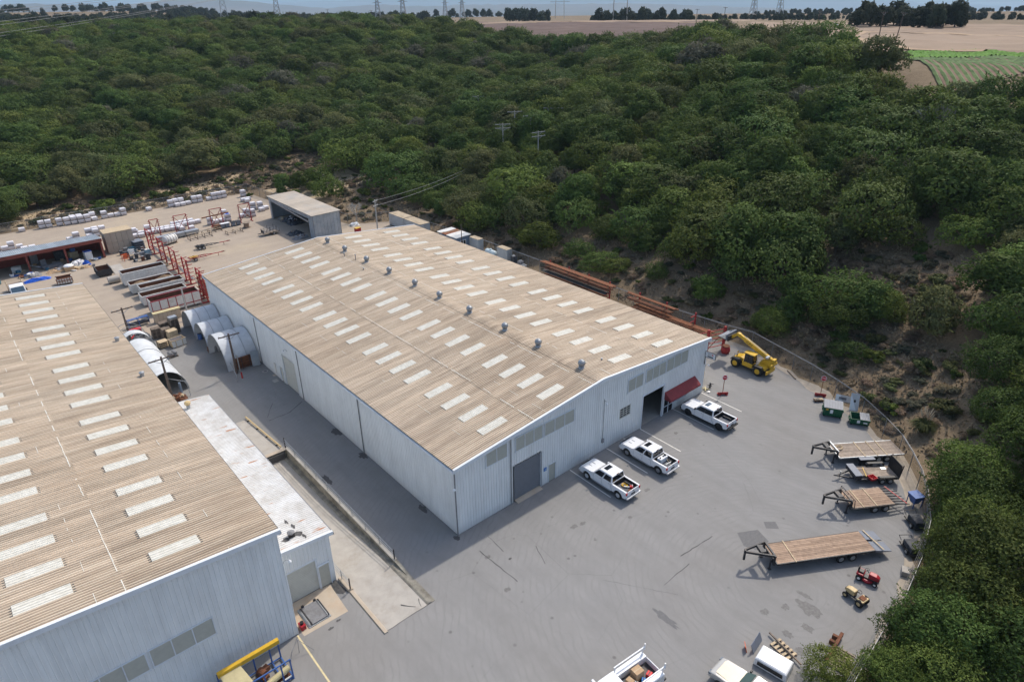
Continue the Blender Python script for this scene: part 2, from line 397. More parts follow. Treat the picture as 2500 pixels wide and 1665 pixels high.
def heights_far(P):
    P = np.asarray(P, float); z = heights(P); r = np.hypot(P[:, 0] + 25.6, P[:, 1] + 37.7)
    a = np.degrees(np.arctan2(P[:, 0] + 25.6, P[:, 1] + 37.7))
    b = 34 * np.exp(-((r - 1450) / 420) ** 2) * np.clip((30 - a) / 14, 0, 1) + 13 * np.exp(-((r - 1250) / 330) ** 2) * np.clip((a - 24) / 8, 0, 1)
    return np.where(r > 700, 28.5 - np.clip(r - 600, 0, 1e6) * .0225 + b, z)
def hz(x, y): return float(heights_far(np.array([[x, y]]))[0])
def axis(core, lo, hi, step):
    a = list(np.arange(lo, hi, step)); d = step
    while a[-1] < core: d *= 1.13; a.append(a[-1] + d)
    d = step; b = [a[0]]
    while b[-1] > -core: d *= 1.13; b.append(b[-1] - d)
    return np.array(b[::-1][:-1] + a)
ax_ = axis(9500, -45, 190, 3.); ay_ = axis(9500, -60, 220, 3.)
XX, YY = np.meshgrid(ax_, ay_, indexing='ij'); PP = np.c_[XX.ravel(), YY.ravel()]; ZZ = heights_far(PP)
nx_, ny_ = len(ax_), len(ay_)
idx = np.arange(nx_ * ny_).reshape(nx_, ny_)
fq = np.c_[idx[:-1, :-1].ravel(), idx[1:, :-1].ravel(), idx[1:, 1:].ravel(), idx[:-1, 1:].ravel()]
def ground_mats():
    a = NT('drygrass'); p = a.pos('world'); n1 = a.noise(p, .035, 6, .65); n2 = a.noise(p, .6, 6, .7); n3 = a.noise(p, 5, 5, .75)
    c = a.ramp(n1, [(.35, (.13, .09, .06)), (.5, (.195, .142, .092)), (.65, (.29, .215, .135))])
    c = a.mix(.4, c, a.ramp(n2, [(.3, (.07, .052, .036)), (.5, (.165, .12, .078)), (.7, (.29, .225, .145))]))
    c = a.mix(.35, c, a.ramp(n3, [(.35, (.06, .046, .03)), (.62, (.30, .24, .16))]))
    a.bump(n3, .5, .1); a.fin('drygrass', c, .95, 0, .1)
    a = NT('asphalt'); p = a.pos('world'); n1 = a.noise(p, .05, 4, .55); n2 = a.noise(p, .45, 6, .65); n3 = a.noise(p, 22, 3, .7); mp = a.n('Mapping'); mp.inputs['Scale'].default_value = (.9, .12, 1); mp.inputs['Rotation'].default_value = (0, 0, R(58))
    a.l(p, 0, mp, 0); n4 = a.noise(mp, .8, 5, .6)
    c = a.ramp(n1, [(.34, (.236, .214, .190)), (.52, (.268, .257, .245)), (.68, (.28, .275, .272))])
    c = a.mix(.42, c, a.ramp(n2, [(.3, (.185, .174, .163)), (.5, (.258, .248, .238)), (.7, (.315, .302, .29))]))
    c = a.mix(.22, c, a.ramp(n4, [(.32, (.17, .165, .165)), (.65, (.32, .31, .305))]))
    c = a.mix(.16, c, a.ramp(n3, [(.3, (.10, .10, .10)), (.7, (.42, .41, .4))]))
    wv = a.n('TexWave', wave_type='RINGS', rings_direction='Z'); wv.inputs['Scale'].default_value = .55; wv.inputs['Distortion'].default_value = 5; wv.inputs['Detail'].default_value = 3; mw = a.n('Mapping'); mw.inputs['Location'].default_value = (-16, 22, 0); a.l(p, 0, mw, 0); a.l(mw, 0, wv, 0)
    wm = a.ramp(wv, [(.72, 0.), (.95, .22)], 1); c = a.mix(a.mix(1., wm, a.ramp(n2, [(.42, 0.), (.62, 1.)]), 'MULTIPLY'), c, (.165, .158, .15))
    vr = a.n('TexVoronoi'); vr.inputs['Scale'].default_value = .55; a.l(p, 0, vr, 'Vector'); vd = a.ramp(vr, [(.05, .65), (.10, 0.)]); c = a.mix(a.mix(1., vd, a.ramp(n1, [(.47, 0.), (.56, 1.)]), 'MULTIPLY'), c, (.11, .104, .10))
    ve = a.n('TexVoronoi', feature='DISTANCE_TO_EDGE'); ve.inputs['Scale'].default_value = .13; pd = a.mix(.5, p, n2, 'ADD'); a.l(pd, 0, ve, 'Vector'); vc = a.ramp(ve, [(.001, .35), (.0035, 0.)]); c = a.mix(a.mix(1., vc, a.ramp(n1, [(.5, 0.), (.6, 1.)]), 'MULTIPLY'), c, (.12, .115, .11))
    c = a.mix(1., c, (.92, .93, .935), 'MULTIPLY')
    a.bump(n3, .3, .01); a.fin('asphalt', c, .85, 0, .2)
    a = NT('dirtyard'); p = a.pos('world'); n1 = a.noise(p, .06, 5, .6); n2 = a.noise(p, .5, 6, .7); n3 = a.noise(p, 7, 5, .7); mp = a.n('Mapping'); mp.inputs['Scale'].default_value = (.1, .9, 1); mp.inputs['Rotation'].default_value = (0, 0, R(-14)); a.l(p, 0, mp, 0); n4 = a.noise(mp, .7, 5, .7)
    c = a.ramp(n1, [(.34, (.33, .27, .215)), (.52, (.38, .315, .25)), (.66, (.46, .375, .265))])
    c = a.mix(.3, c, a.ramp(n2, [(.3, (.25, .205, .165)), (.68, (.47, .395, .31))]))
    c = a.mix(.25, c, a.ramp(n4, [(.35, (.26, .215, .175)), (.65, (.46, .39, .31))]))
    c = a.mix(.2, c, a.ramp(n3, [(.3, (.2, .165, .13)), (.7, (.52, .44, .36))]))
    a.bump(n3, .5, .04); a.fin('dirtyard', c, .95, 0, .1)
    mat('drybank', (.40, .31, .20), .95, 0, .25, .5, (.27, .2, .13), .6)
    mat('dust', (.36, .31, .25), .95, 0, .18, .9, (.27, .24, .21), .6)
    mat('plowed', (.105, .067, .055), .95, 0, .2, .03, (.145, .10, .078), .6)
    mat('tanfield', (.25, .18, .125), .95, 0, .2, .03, (.32, .235, .165), .6)
    mat('road', (.36, .255, .165), .95, 0, .12, .05)
    mat('cropsoil', (.19, .125, .085), .95, 0, .2, .3)
    mat('crop', (.10, .165, .045), .8, 0, .25, .5, (.15, .2, .07), .4)
    mat('cropdense', (.12, .25, .025), .8, 0, .2, .4)
    mat('hillmat', (.13, .105, .085), 1, 0, .3, .0012, (.085, .085, .055), .75)
ground_mats()
me = bpy.data.meshes.new('ground'); me.from_pydata(np.c_[PP, ZZ].tolist(), [], fq.tolist()); me.materials.append(MT['drygrass'])
me.polygons.foreach_set('use_smooth', [True] * len(me.polygons)); ground = struct(link('ground', me))

def sheet(name, loops, z, m):
    vs = [Vector((x, y, 0)) for lp in loops for x, y in lp]; tri = tessellate_polygon([[Vector((x, y, 0)) for x, y in lp] for lp in loops])
    me = bpy.data.meshes.new(name); me.from_pydata([(v.x, v.y, z) for v in vs], [], [t if (vs[t[1]] - vs[t[0]]).cross(vs[t[2]] - vs[t[0]]).z > 0 else t[::-1] for t in tri]); me.materials.append(MT[m])
    return struct(link(name, me))
# front lot and alley: one asphalt sheet with the loading ramp cut out of it
lot = [(50, 62.5), (49.8, 13)] + [(x - .9 * (x > 30) - .3, y + .75) for x, y in FENCE[4:]] + [(-20, -49), (-74, -49), (-74, 62.5)]
rj = random.Random(3); lot2 = []
for (x0, y0), (x1, y1) in zip(lot, lot[1:] + lot[:1]):
    n = max(1, int(math.hypot(x1 - x0, y1 - y0) / 1.6)) if x0 > 6 and y0 < 12 else 1
    for k in range(n): lot2.append((x0 + (x1 - x0) * k / n + (rj.uniform(-.45, .45) if n > 1 and k else 0), y0 + (y1 - y0) * k / n + (rj.uniform(-.4, .4) if n > 1 and k else 0)))
RAMP = [(-10.15, -4.6), (-5.75, -4.6), (-5.75, 22.6), (-10.6, 22.6), (-10.6, 2.5), (-10.15, 2.5)]
sheet('asphalt_lot', [lot2, RAMP[::-1]], 0, 'asphalt')
sheet('dirt_verge', [[(x + (.5 if x > 30 else 0), y - .1) for x, y in FENCE[4:]] + [(-5, -28), (10, -25), (30, -15), (40, 0), (45, 8)]], -.012, 'dust')
sheet('dirt_yard', [[(49.4, 62.5), (49, 87), (39.6, 93), (36.2, 112), (34.2, 136), (11, 136.2), (-7, 137.2), (-45, 138), (-74, 138.5), (-74, 62.5)]], -.004, 'dirtyard')

# loading ramp between the buildings
def ramp():
    z = lambda y: 0 if y < -4.6 else -.95 * sstep((y + 4.6) / 20) * .75 - .95 * .25 * min(1, (y + 4.6) / 27.2)
    ys = [-4.6, -3, -1, .6, 2.5, 5, 8, 11, 14, 17, 20, 22.6]
    g = G(); n = len(ys)
    xl = [-10.15 if y < 2.5 else -10.6 for y in ys]
    g.add([(xl[i], y, z(y)) for i, y in enumerate(ys)] + [(-5.75, y, z(y)) for y in ys], [(i, n + i, n + i + 1, i + 1) for i in range(n - 1)])
    r = struct(g.make('loading_ramp', 'concrete'))
    g = G()   # low kerb strip at the wall foot
    g.add([(-6.45, y, z(y) + .02) for y in ys] + [(-6.3, y, z(y) + .10) for y in ys] + [(-5.95, y, z(y) + .12) for y in ys], [(k * n + i, (k + 1) * n + i, (k + 1) * n + i + 1, k * n + i + 1) for k in range(2) for i in range(n - 1)])
    g.make('gutter_strip', 'concretewall', r)
    t = thing('retaining_wall', 'mossy concrete retaining wall beside the loading ramp', 'wall', (0, 0, 0))
    g = G(); top = [.02 if y < 0 else .18 for y in ys]
    g.add([(-6, y, z(y) - .4) for y in ys] + [(-6, y, top[i]) for i, y in enumerate(ys)] + [(-5.72, y, top[i]) for i, y in enumerate(ys)] + [(-5.72, y, -1.8) for y in ys],
          [(k * n + i, k * n + i + 1, (k + 1) * n + i + 1, (k + 1) * n + i) for k in range(3) for i in range(n - 1)] + [(0, n, 2 * n, 3 * n)]); g.make('wall_face', 'concretewall', t)
    g = G()
    for k in range(9): g.bx(-6.03, 1 + k * 2.4, .18, -5.68, 3.34 + k * 2.4, .24)
    g.make('coping', 'concrete', t)
    t = thing('dock_wall', 'dark broken concrete wall closing the far end of the ramp', 'wall', (0, 0, 0))
    G().bx(-10.6, 22.6, -1.8, -5.72, 22.95, .0).make('wall_face', 'concretewall', t); G().bx(-8.3, 22.35, -.9, -6.2, 22.62, -.15).make('bumper', 'tar', t); G().bx(-10.6, 22.5, .0, -5.72, 22.99, .05).make('coping', 'pad', t)
    t = thing('left_curb', 'low tan concrete curb on the left edge of the ramp', 'curb', (0, 0, 0)); G().ext([(-10.42, -.1), (-10.08, -.1), (-10.08, .03), (-10.13, .10), (-10.38, .10), (-10.42, .05)], -4.75, .6, 'y').make('curb_stone', 'pad', t)
    G().ext([(-10.46, -.1), (-10.06, -.1), (-10.06, .2), (-10.46, .2)], .62, 2.4, 'y').make('curb_end', 'pad', t)
    def rail(label, pts, m, zs=(.45, .8, 1.1)):
        t = thing('guard_rail', label, 'railing')
        for p in pts: G().cyl((p[0], p[1], 0), (p[0], p[1], 1.15), .035, None, 8).make('post', m, t)
        for zz in zs: G().cyl((pts[0][0], pts[0][1], zz), (pts[-1][0], pts[-1][1], zz), .025, None, 8).make('rail', m, t)
        for p in (pts[0], pts[-1]): G().cyl((p[0], p[1], 0), (p[0], p[1], 1.3), .06, None, 8).make('end_post', 'darksteel', t)
    rail('galvanised three-bar guard rail along the top of the retaining wall', [(-5.87, 1.1 + i * 2.42) for i in range(10)], 'galv')
    rail('short guard rail beside the annex corner and ramp', [(-10.25, .7 + i * 1.4) for i in range(4)], 'galv')
    t = thing('pipe_rail', 'long pale yellow pipe lying along the ramp edge behind the guard rail', 'pipe'); G().cyl((-6.25, 23.1, .22), (-6.85, 31.4, .22), .09, None, 10).make('pipe', 'tractan', t)
    for k in range(4): a = .1 + k * .27; G().c(-6.25 - .6 * a, 23.1 + 8.3 * a, .05, .4, .12, .1).make('bracket', 'darksteel', t)
    sheet('dock_apron', [[(-10.6, 22.96), (-6.05, 22.96), (-6.75, 31.2), (-10.5, 31.2)]], .006, 'concrete')
    sheet('concrete_pad', [[(-15.0, -.9), (-11.4, -1.0), (-11.2, 2.55), (-15, 2.6)]], .006, 'pad')
    sheet('tar_strip', [[(-11.1, 2.5), (-10.6, 2.5), (-10.5, .9), (-10.9, .8), (-11.35, 1.3)]], .005, 'tar')
ramp()
# painted bay lines and marks
def strip(name, p, q, w, m, z=.005, parent=None):
    p, q = Vector((*p, z)), Vector((*q, z)); d = (q - p).normalized(); a = Vector((-d.y, d.x, 0)) * w / 2
    o = G().quad(p - a, q - a, q + a, p + a).make(name, m); return o
for i, x in enumerate((14, 16.75, 19.5, 22.2, 24.95, 30.95, 33.7, 36.4)): struct(strip('bay_line', (x, -.05), (x - .12, -5.6), .11, 'paintline'))
struct(strip('yellow_line', (-15.35, -.5), (-15.4, -14), .13, 'yellowline'))
def blob(name, x, y, rx, ry, m, z, seed, rot=0, n=22, jag=.3):
    r = random.Random(seed); pts = []
    for i in range(n):
        a = 2 * math.pi * i / n; k = 1 + r.uniform(-jag, jag); u, v = rx * k * math.cos(a), ry * k * math.sin(a)
        pts.append((x + u * math.cos(rot) - v * math.sin(rot), y + u * math.sin(rot) + v * math.cos(rot)))
    return sheet(name, [pts], z, m)
for i, (x, y, rx, ry, m) in enumerate([(-.3, 22, .5, .75, 'tar'), (-.35, 16.1, .45, .6, 'tar'), (-.35, 5, .3, .6, 'tar'), (-5.1, 15, .35, .9, 'tar'), (-.3, -.2, .3, .3, 'tar'), (8.4, -6.1, .35, .22, 'oil'), (9.3, -6.3, .3, .2, 'oil'), (13.1, -8.6, .25, .18, 'oil'), (.3, -3.8, .3, .2, 'oil'),
        (17.3, -7.2, .35, .2, 'oil'), (15.4, -24.5, .55, 1.0, 'oil'), (14.2, -23.2, .35, .25, 'oil'), (12.6, -22.4, .35, .3, 'oil'), (13.6, -25.3, .3, .5, 'oil'), (12, -24.6, .3, .4, 'oil'), (16.4, -23.6, .2, .6, 'oil'), (11.3, -25.9, .4, .3, 'oil'), (6.4, -17.7, .3, 1.1, 'patch'), (27.2, -3.2, .25, .2, 'oil'),
        (-13.2, -1.6, .25, .12, 'tar'), (-12.4, -1.3, .2, .1, 'tar'), (-.8, -7.6, .3, .2, 'oil'), (1.6, -5.2, .16, .1, 'tar')]):
    blob('stain', x, y, rx, ry, m, .0045 + i * .0001, i)
sheet('asphalt_patch', [[(17.6, -17.5), (18.6, -16.2), (20.3, -17.2), (19.7, -18.6), (18.2, -18.9)]], .005, 'patch')
sheet('asphalt_patch', [[(21, -17.6), (21.6, -17), (22.4, -17.7), (21.8, -18.4)]], .005, 'patch')
def crack(pts, w, seed):
    r = random.Random(seed); q = []
    for (x0, y0), (x1, y1) in zip(pts, pts[1:]):
        n = max(2, int(math.hypot(x1 - x0, y1 - y0) / .5))
        q += [(x0 + (x1 - x0) * k / n + r.uniform(-.05, .05), y0 + (y1 - y0) * k / n + r.uniform(-.05, .05)) for k in range(n)]
    q.append(pts[-1]); vs = []
    for i, (x, y) in enumerate(q):
        a, b = q[max(0, i - 1)], q[min(len(q) - 1, i + 1)]; d = Vector((b[0] - a[0], b[1] - a[1])).normalized(); ww = w * r.uniform(.3, .8)
        vs += [(x - d.y * ww, y + d.x * ww, .0062), (x + d.y * ww, y - d.x * ww, .0062)]
    struct(G().add(vs, [(2 * i, 2 * i + 1, 2 * i + 3, 2 * i + 2) for i in range(len(q) - 1)]).make('crack', 'tar'))
for i, (p, w_) in enumerate([([(.2, -2.8), (.4, -7.5)], .06), ([(1.9, -1.9), (1.7, -4.2)], .05), ([(4.2, -5.6), (3.4, -7.6)], .05), ([(12.6, -14.6), (16.6, -15.0)], .07), ([(9, -15.6), (12.4, -15.6)], .05), ([(-.4, 30.5), (-2.5, 29.3), (-5, 29.2)], .08), ([(-10.15, -4.62), (-5.75, -4.62)], .05),
        ([(-4.9, 30), (-3.2, 32.5)], .04), ([(-7.2, -4.2), (-8.0, -3.2)], .06), ([(-6.9, -4.4), (-6.6, -3.6)], .04), ([(5.7, -12), (9, -17)], .015)]): crack(p, w_, i)
# ------------------------------------------------------------ the steel buildings
def siding(parent, a0, a1, top, holes, tf, m='wall', pw=.915, base=.03):
    n = max(1, round((a1 - a0) / pw)); pw = (a1 - a0) / n
    for i in range(n):
        s0 = a0 + i * pw; pts = []
        for k in range(3):
            b = s0 + k * pw / 3; q = pw / 3
            pts += [(b, 0), (b + q * .80, 0), (b + q * .85, .032), (b + q * .95, .032)]
        pts.append((s0 + pw, 0)); xs = [p[0] for p in pts]; ds = [p[1] for p in pts]
        cut = sorted(set(xs + [e for h in holes for e in h[:2] if s0 < e < s0 + pw])); g = G()
        for u, v in zip(cut, cut[1:]):
            if v - u < 1e-4: continue
            mid = (u + v) / 2; iv = [(base, None)]
            for h in sorted([h for h in holes if h[0] < mid < h[1]], key=lambda h: h[2]):
                lo, hi = iv.pop(); iv += [(lo, h[2]), (h[3], hi)]
            du, dv = np.interp(u, xs, ds), np.interp(v, xs, ds)
            for lo, hi in iv:
                hu, hv = (top(u), top(v)) if hi is None else (hi, hi)
                if hu - lo > .01: g.quad(tf(u, du, lo), tf(v, dv, lo), tf(v, dv, hv), tf(u, du, hu))
        if g.f: g.make('wall_panel', m, parent)
def sheetmesh(name, L, k, w_, m, ribs=4, h=.04, z0=0, x0=0, dash=False):
    g = G(); prof = []
    q = w_ / ribs
    for r in range(ribs): prof += [(r * q, 0), (r * q + q * .45, 0), (r * q + q * .58, h), (r * q + q * .87, h)]
    prof.append((w_, 0)); n = len(prof)
    g.add([(x0, y, z0 + z + k * x0) for y, z in prof] + [(x0 + L, y, z0 + z + k * (x0 + L)) for y, z in prof], [(i, n + i, n + i + 1, i + 1) for i in range(n - 1)])
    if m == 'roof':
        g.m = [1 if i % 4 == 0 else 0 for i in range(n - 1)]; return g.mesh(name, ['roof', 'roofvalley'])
    if dash:
        g.mi(1)
        for xe in (x0 - .16, x0 + L + .02):
            for r in range(ribs): g.bx(xe, r * q + q * .1, k * xe + z0 - .045, xe + .14, r * q + q * .5, k * xe + z0 - .028)
        return g.mesh(name, [m, 'tar'])
    return g.mesh(name, m)
def gable_roof(parent, x0, x1, y0, y1, ze, zr, sky_x, seed, nb=66, sky=True, ov=.18):
    xm = (x0 + x1) / 2; half = xm - x0; k = (zr - ze) / half; w_ = (y1 - y0 + 2 * ov) / nb; L1 = 9.15 + ov; r = random.Random(seed)
    lo = sheetmesh('sheet', L1, k, w_, 'roof', x0=-ov); up = sheetmesh('sheet', half - 9.0, k, w_, 'roof', z0=.02, x0=8.95)
    lo2 = sheetmesh('sheet', L1, -k, w_, 'roof', x0=-9.15); up2 = sheetmesh('sheet', half - 9.0, -k, w_, 'roof', z0=.02, x0=-half + .05)
    rf = {}
    for side, ml, mu, xo in ((0, lo, up, x0), (1, lo2, up2, x1)):
        base = G().bx(0, 0, 0, .01, .01, .01)
        sl = G()   # purlin deck under the sheets
        xa, xb = (x0 - ov, xm) if side == 0 else (xm, x1 + ov); za, zb = ze + k * (-ov), zr
        if side: za, zb = zr, ze + k * (-ov)
        sl.add([(xa, y0 - .1, za - .1), (xb, y0 - .1, zb - .1), (xb, y1 + .1, zb - .1), (xa, y1 + .1, za - .1), (xa, y0 - .1, za - .04), (xb, y0 - .1, zb - .04), (xb, y1 + .1, zb - .04), (xa, y1 + .1, za - .04)], [(0, 3, 2, 1), (4, 5, 6, 7), (0, 1, 5, 4), (1, 2, 6, 5), (2, 3, 7, 6), (3, 0, 4, 7)])
        d = sl.make('roof_deck', 'galv', parent); rf[side] = d
        for i in range(nb):
            y = y0 - ov + i * w_
            link('roof_sheet', ml, d, (xo, y, ze + r.uniform(0, .004))); link('roof_sheet', mu, d, (xo, y, ze + r.uniform(0, .004)))
        if sky:
            sm = sheetmesh('sky', 2.93, k if side == 0 else -k, w_ * 1.02, 'skylight', z0=.055, x0=-1.465, dash=side == 1 or r.random() < .0)
            for sx in sky_x:
                xc = x0 + sx if side == 0 else x1 - sx
                for b in range(5):
                    for q in range(4):
                        i = round((b * 12.2 + 2.05 + q * 2.78 + ov) / w_ - .5); link('skylight', sm, d, (xc, y0 - ov + i * w_ - w_ * .01, ze + k * sx))
    for side, sg, xe in ((0, 1, x0), (1, -1, x1)):     # pale sealed laps and screw lines along the sheets
        for dx, wd_, gap in ((3.1, .018, .75), (9.15, .035, .4), (10.7, .018, .75), (16.9, .035, .35)):
            g = G(); y = y0
            while y < y1:
                L = r.uniform(.12, 1.3)
                if r.random() > gap: x = xe + sg * dx + r.uniform(-.02, .02); zz = ze + k * dx + .062; g.add([(x - wd_, y, zz - sg * k * wd_), (x + wd_, y, zz + sg * k * wd_), (x + wd_, min(y + L, y1), zz + sg * k * wd_), (x - wd_, min(y + L, y1), zz - sg * k * wd_)], [(0, 1, 2, 3)])
                y += L
            o = g.make('lap_seam', 'skylight', rf[side]); o['kind'] = 'stuff'
    g = G(); n = 20; seg = (y1 - y0 + 2 * ov) / n
    prof = [(-.75, -.75 * k + .085), (-.4, -.4 * k + .095), (-.15, .085), (.15, .085), (.4, -.4 * k + .095), (.75, -.75 * k + .085)]
    q = w_ / 4; cp = []
    for r_ in range(4): cp += [(r_ * q, 0), (r_ * q + q * .45, 0), (r_ * q + q * .58, .035), (r_ * q + q * .87, .035)]
    cp.append((w_, 0)); nc = len(prof); g.add([(u, y, v + z) for y, z in cp for u, v in prof], [(a * nc + i, a * nc + i + 1, (a + 1) * nc + i + 1, (a + 1) * nc + i) for a in range(len(cp) - 1) for i in range(nc - 1)])
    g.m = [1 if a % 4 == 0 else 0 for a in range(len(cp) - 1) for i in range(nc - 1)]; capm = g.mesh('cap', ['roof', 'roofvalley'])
    for i in range(nb): link('ridge_cap', capm, rf[0], (xm, y0 - ov + i * w_, zr - .03))
    return rf
def rake(parent, x0, x1, y, ze, zr, dy, ov=.22):
    xm = (x0 + x1) / 2; k = (zr - ze) / (xm - x0)
    for a, b, za, zb in ((x0 - ov, xm, ze - k * ov, zr), (xm, x1 + ov, zr, ze - k * ov)):
        n = 3
        for i in range(n):
            u, v = a + (b - a) * i / n, a + (b - a) * (i + 1) / n; zu, zv = za + (zb - za) * i / n, za + (zb - za) * (i + 1) / n
            g = G(); g.add([(u, y, zu - .26), (v, y, zv - .26), (v, y, zv + .1), (u, y, zu + .1), (u, y + dy, zu - .26), (v, y + dy, zv - .26), (v, y + dy, zv + .1), (u, y + dy, zu + .1)],
                           [(0, 1, 2, 3), (4, 7, 6, 5), (3, 2, 6, 7), (0, 4, 5, 1), (0, 3, 7, 4), (1, 5, 6, 2)]); g.make('rake_trim', 'fascia', parent)
def louver_bank(parent, x0, x1, z0, z1, n, y, m='louver'):
    f = G(); t = .07
    f.bx(x0 - t, y - .06, z0 - .12, x1 + t, y + .03, z0); f.bx(x0 - t, y - .05, z1, x1 + t, y + .03, z1 + .05)
    for i in range(n + 1): x = x0 + (x1 - x0) * i / n; f.bx(x - .035, y - .05, z0 + .001, x + .035, y + .03, z1 - .001)
    o = f.make('louver_frame', 'fascia', parent)
    nl = max(6, int((z1 - z0) / .13)); h = (z1 - z0) / nl; wd = (x1 - x0) / n - .08
    g = G()
    for j in range(nl): g.add([(0, -.035, j * h), (wd, -.035, j * h), (wd, .0, (j + 1) * h), (0, .0, (j + 1) * h), (0, 0.0, j * h - .002), (wd, 0.0, j * h - .002)], [(0, 1, 2, 3), (4, 5, 1, 0)])
    me = g.mesh('louver', m)
    for i in range(n): link('louver_pane', me, o, (x0 + (x1 - x0) * i / n + .04, y, z0))
def roller(parent, p, u, wd, z0, z1, m, name='roller_door', ns=None):
    """slatted curtain; p = foot corner, u = unit direction along the wall, outward = right-hand of u x z"""
    u = Vector(u); nrm = u.cross(Vector((0, 0, 1))); p = Vector(p); ns = ns or int((z1 - z0) / .16); h = (z1 - z0) / ns; g = G()
    for j in range(ns):
        za, zb = z0 + j * h, z0 + (j + 1) * h; a, b = p + nrm * .0, p + u * wd
        g.quad((a.x, a.y, za), (b.x, b.y, za), (b.x + nrm.x * .02, b.y + nrm.y * .02, (za + zb) / 2), (a.x + nrm.x * .02, a.y + nrm.y * .02, (za + zb) / 2))
        g.quad((a.x + nrm.x * .02, a.y + nrm.y * .02, (za + zb) / 2), (b.x + nrm.x * .02, b.y + nrm.y * .02, (za + zb) / 2), (b.x, b.y, zb), (a.x, a.y, zb))
    d = g.make(name, m, parent); f = G(); o = nrm * .06
    for e in (-.06, wd + .06): q = p + u * e + o; f.bar((q.x, q.y, 0), (q.x, q.y, z1 + .06), .12)
    q0 = p + o; q1 = q0 + u * wd; f.bar((q0.x, q0.y, z1 + .06), (q1.x, q1.y, z1 + .06), .12); f.make('door_frame', 'fascia', d); return d
def lamp(parent, p, d, name='wall_lamp'):
    p, d = Vector(p), Vector(d); g = G(); g.tube([p, p + Vector((0, 0, .25)) + d * .1, p + Vector((0, 0, .3)) + d * .3, p + Vector((0, 0, .22)) + d * .45], .022, 6)
    o = g.make('wall_lamp', 'galv', parent); q = p + d * .47 + Vector((0, 0, .05)); G().lathe([(.02, .17), (.05, .15), (.13, .03), (.14, 0), (.02, .02)], q, 10).make('lamp_shade', 'white', o)

# --- building with the red awning
AW, AL, AE, AR = 36.576, 61.27, 7.26, 8.908
A = thing('steel_warehouse', 'long pale blue ribbed steel warehouse with tan gable roof, red awning and roof ventilators', 'building')
ak = (AR - AE) / (AW / 2)
atop = lambda x: AE + ak * min(x, AW - x) - .12
AH = [(6.6, 10.02, 0, 4.12), (11.05, 11.96, 0, 2.06), (25.08, 28.7, 0, 4.15), (29.0, 30.8, 0, 2.25), (31.1, 33.4, .95, 2.0), (21.3, 23.0, 2.85, 4.0)]
siding(A, 0, AW, atop, AH, lambda a, d, z: (a, -d, z))
siding(A, 0, AL, lambda y: AE - .1, [(32.0, 35.6, 0, 4.3), (36.1, 36.9, 0, 2.1)], lambda a, d, z: (-d, a, z))
g = G().quad((AW, 0, 0), (AW, AL, 0), (AW, AL, AE - .1), (AW, 0, AE - .1)); g.make('right_wall', 'wall', A)
g = G().add([(0, AL, 0), (AW, AL, 0), (AW, AL, AE - .1), (AW / 2, AL, AR - .1), (0, AL, AE - .1)], [(4, 3, 2, 1, 0)]); g.make('rear_wall', 'wall', A)
rfA = gable_roof(A, 0, AW, 0, AL, AE, AR, (5.94, 13.2), 1)
rake(A, 0, AW, -.3, AE, AR, .22); rake(A, 0, AW, AL + .2, AE, AR, .15)
for x in (-.28, AW + .06): G().bx(x, -.25, AE - .34, x + .2, AL + .2, AE - .14).make('eave_gutter', 'fascia', A)
for y in (16.3, 30.55, 43.0): G().cyl((-.1, y, .1), (-.1, y, AE - .3), .055, None, 8).make('downspout', 'leadgrey', A)
G().cyl((-.08, -.1, .1), (-.08, -.1, AE - .3), .06, None, 8).make('downspout', 'leadgrey', A)
G().cyl((6.22, -.08, .05), (6.22, -.08, 7.6), .05, None, 8).make('downspout', 'galv', A)
c_ = G().cyl((18.72, -.06, 1.6), (18.72, -.06, 6.4), .025, None, 6).make('conduit', 'galv', A); G().bx(18.58, -.2, 1.15, 18.84, -.035, 1.6).make('meter_box', 'leadgrey', c_)
for b in ((3.37, 5.8, 5.76, 7.2, 2), (6.8, 10.15, 5.76, 7.18, 3), (10.42, 14.35, 5.76, 7.14, 3), (22.35, 24.75, 5.68, 7.14, 2), (25.25, 28.62, 5.7, 7.17, 3), (28.78, 32.65, 5.69, 7.18, 3)): louver_bank(A, *b, -.05)
roller(A, (6.6, .12, 0), (1, 0, 0), 3.42, .12, 4.12, 'shutter_grey')
struct(G().ext([(-.42, .0), (.15, .0), (.15, .13), (-.1, .12), (-.42, .012)], 6.72, 9.92, 'x').make('door_sill', 'pad'))
d_ = roller(A, (0.12, 35.6, 0), (0, -1, 0), 3.6, .02, 4.3, 'shutter_tan'); d_['label'] = 'tan roller door in the long left wall'
for y0_, m_ in ((31.98, 'shutter_tan'),): pass
def mandoor(parent, x, y, w_, h, m='louver'):
    d = G().bx(x, y + .02, .05, x + w_, y + .06, h).make('side_door', m, parent); f = G(); f.bx(x - .06, y - .05, .03, x, y + .05, h + .06); f.bx(x + w_, y - .05, .03, x + w_ + .06, y + .05, h + .06); f.bx(x, y - .05, h, x + w_, y + .05, h + .06); f.make('door_frame', 'fascia', d)
    G().cyl((x + w_ - .1, y - .03, 1), (x + w_ - .1, y + .03, 1), .04).make('handle', 'steel', d)
mandoor(A, 11.05, 0, .9, 2.05)
d_ = G().bx(.02, 36.12, .05, .06, 36.88, 2.08).make('side_door', 'shutter_tan', A)
G().bx(-.06, 36.9, .03, .05, 36.97, 2.15).make('door_frame', 'fascia', d_); G().bx(-.06, 36.03, .03, .05, 36.1, 2.15).make('door_frame', 'fascia', d_)
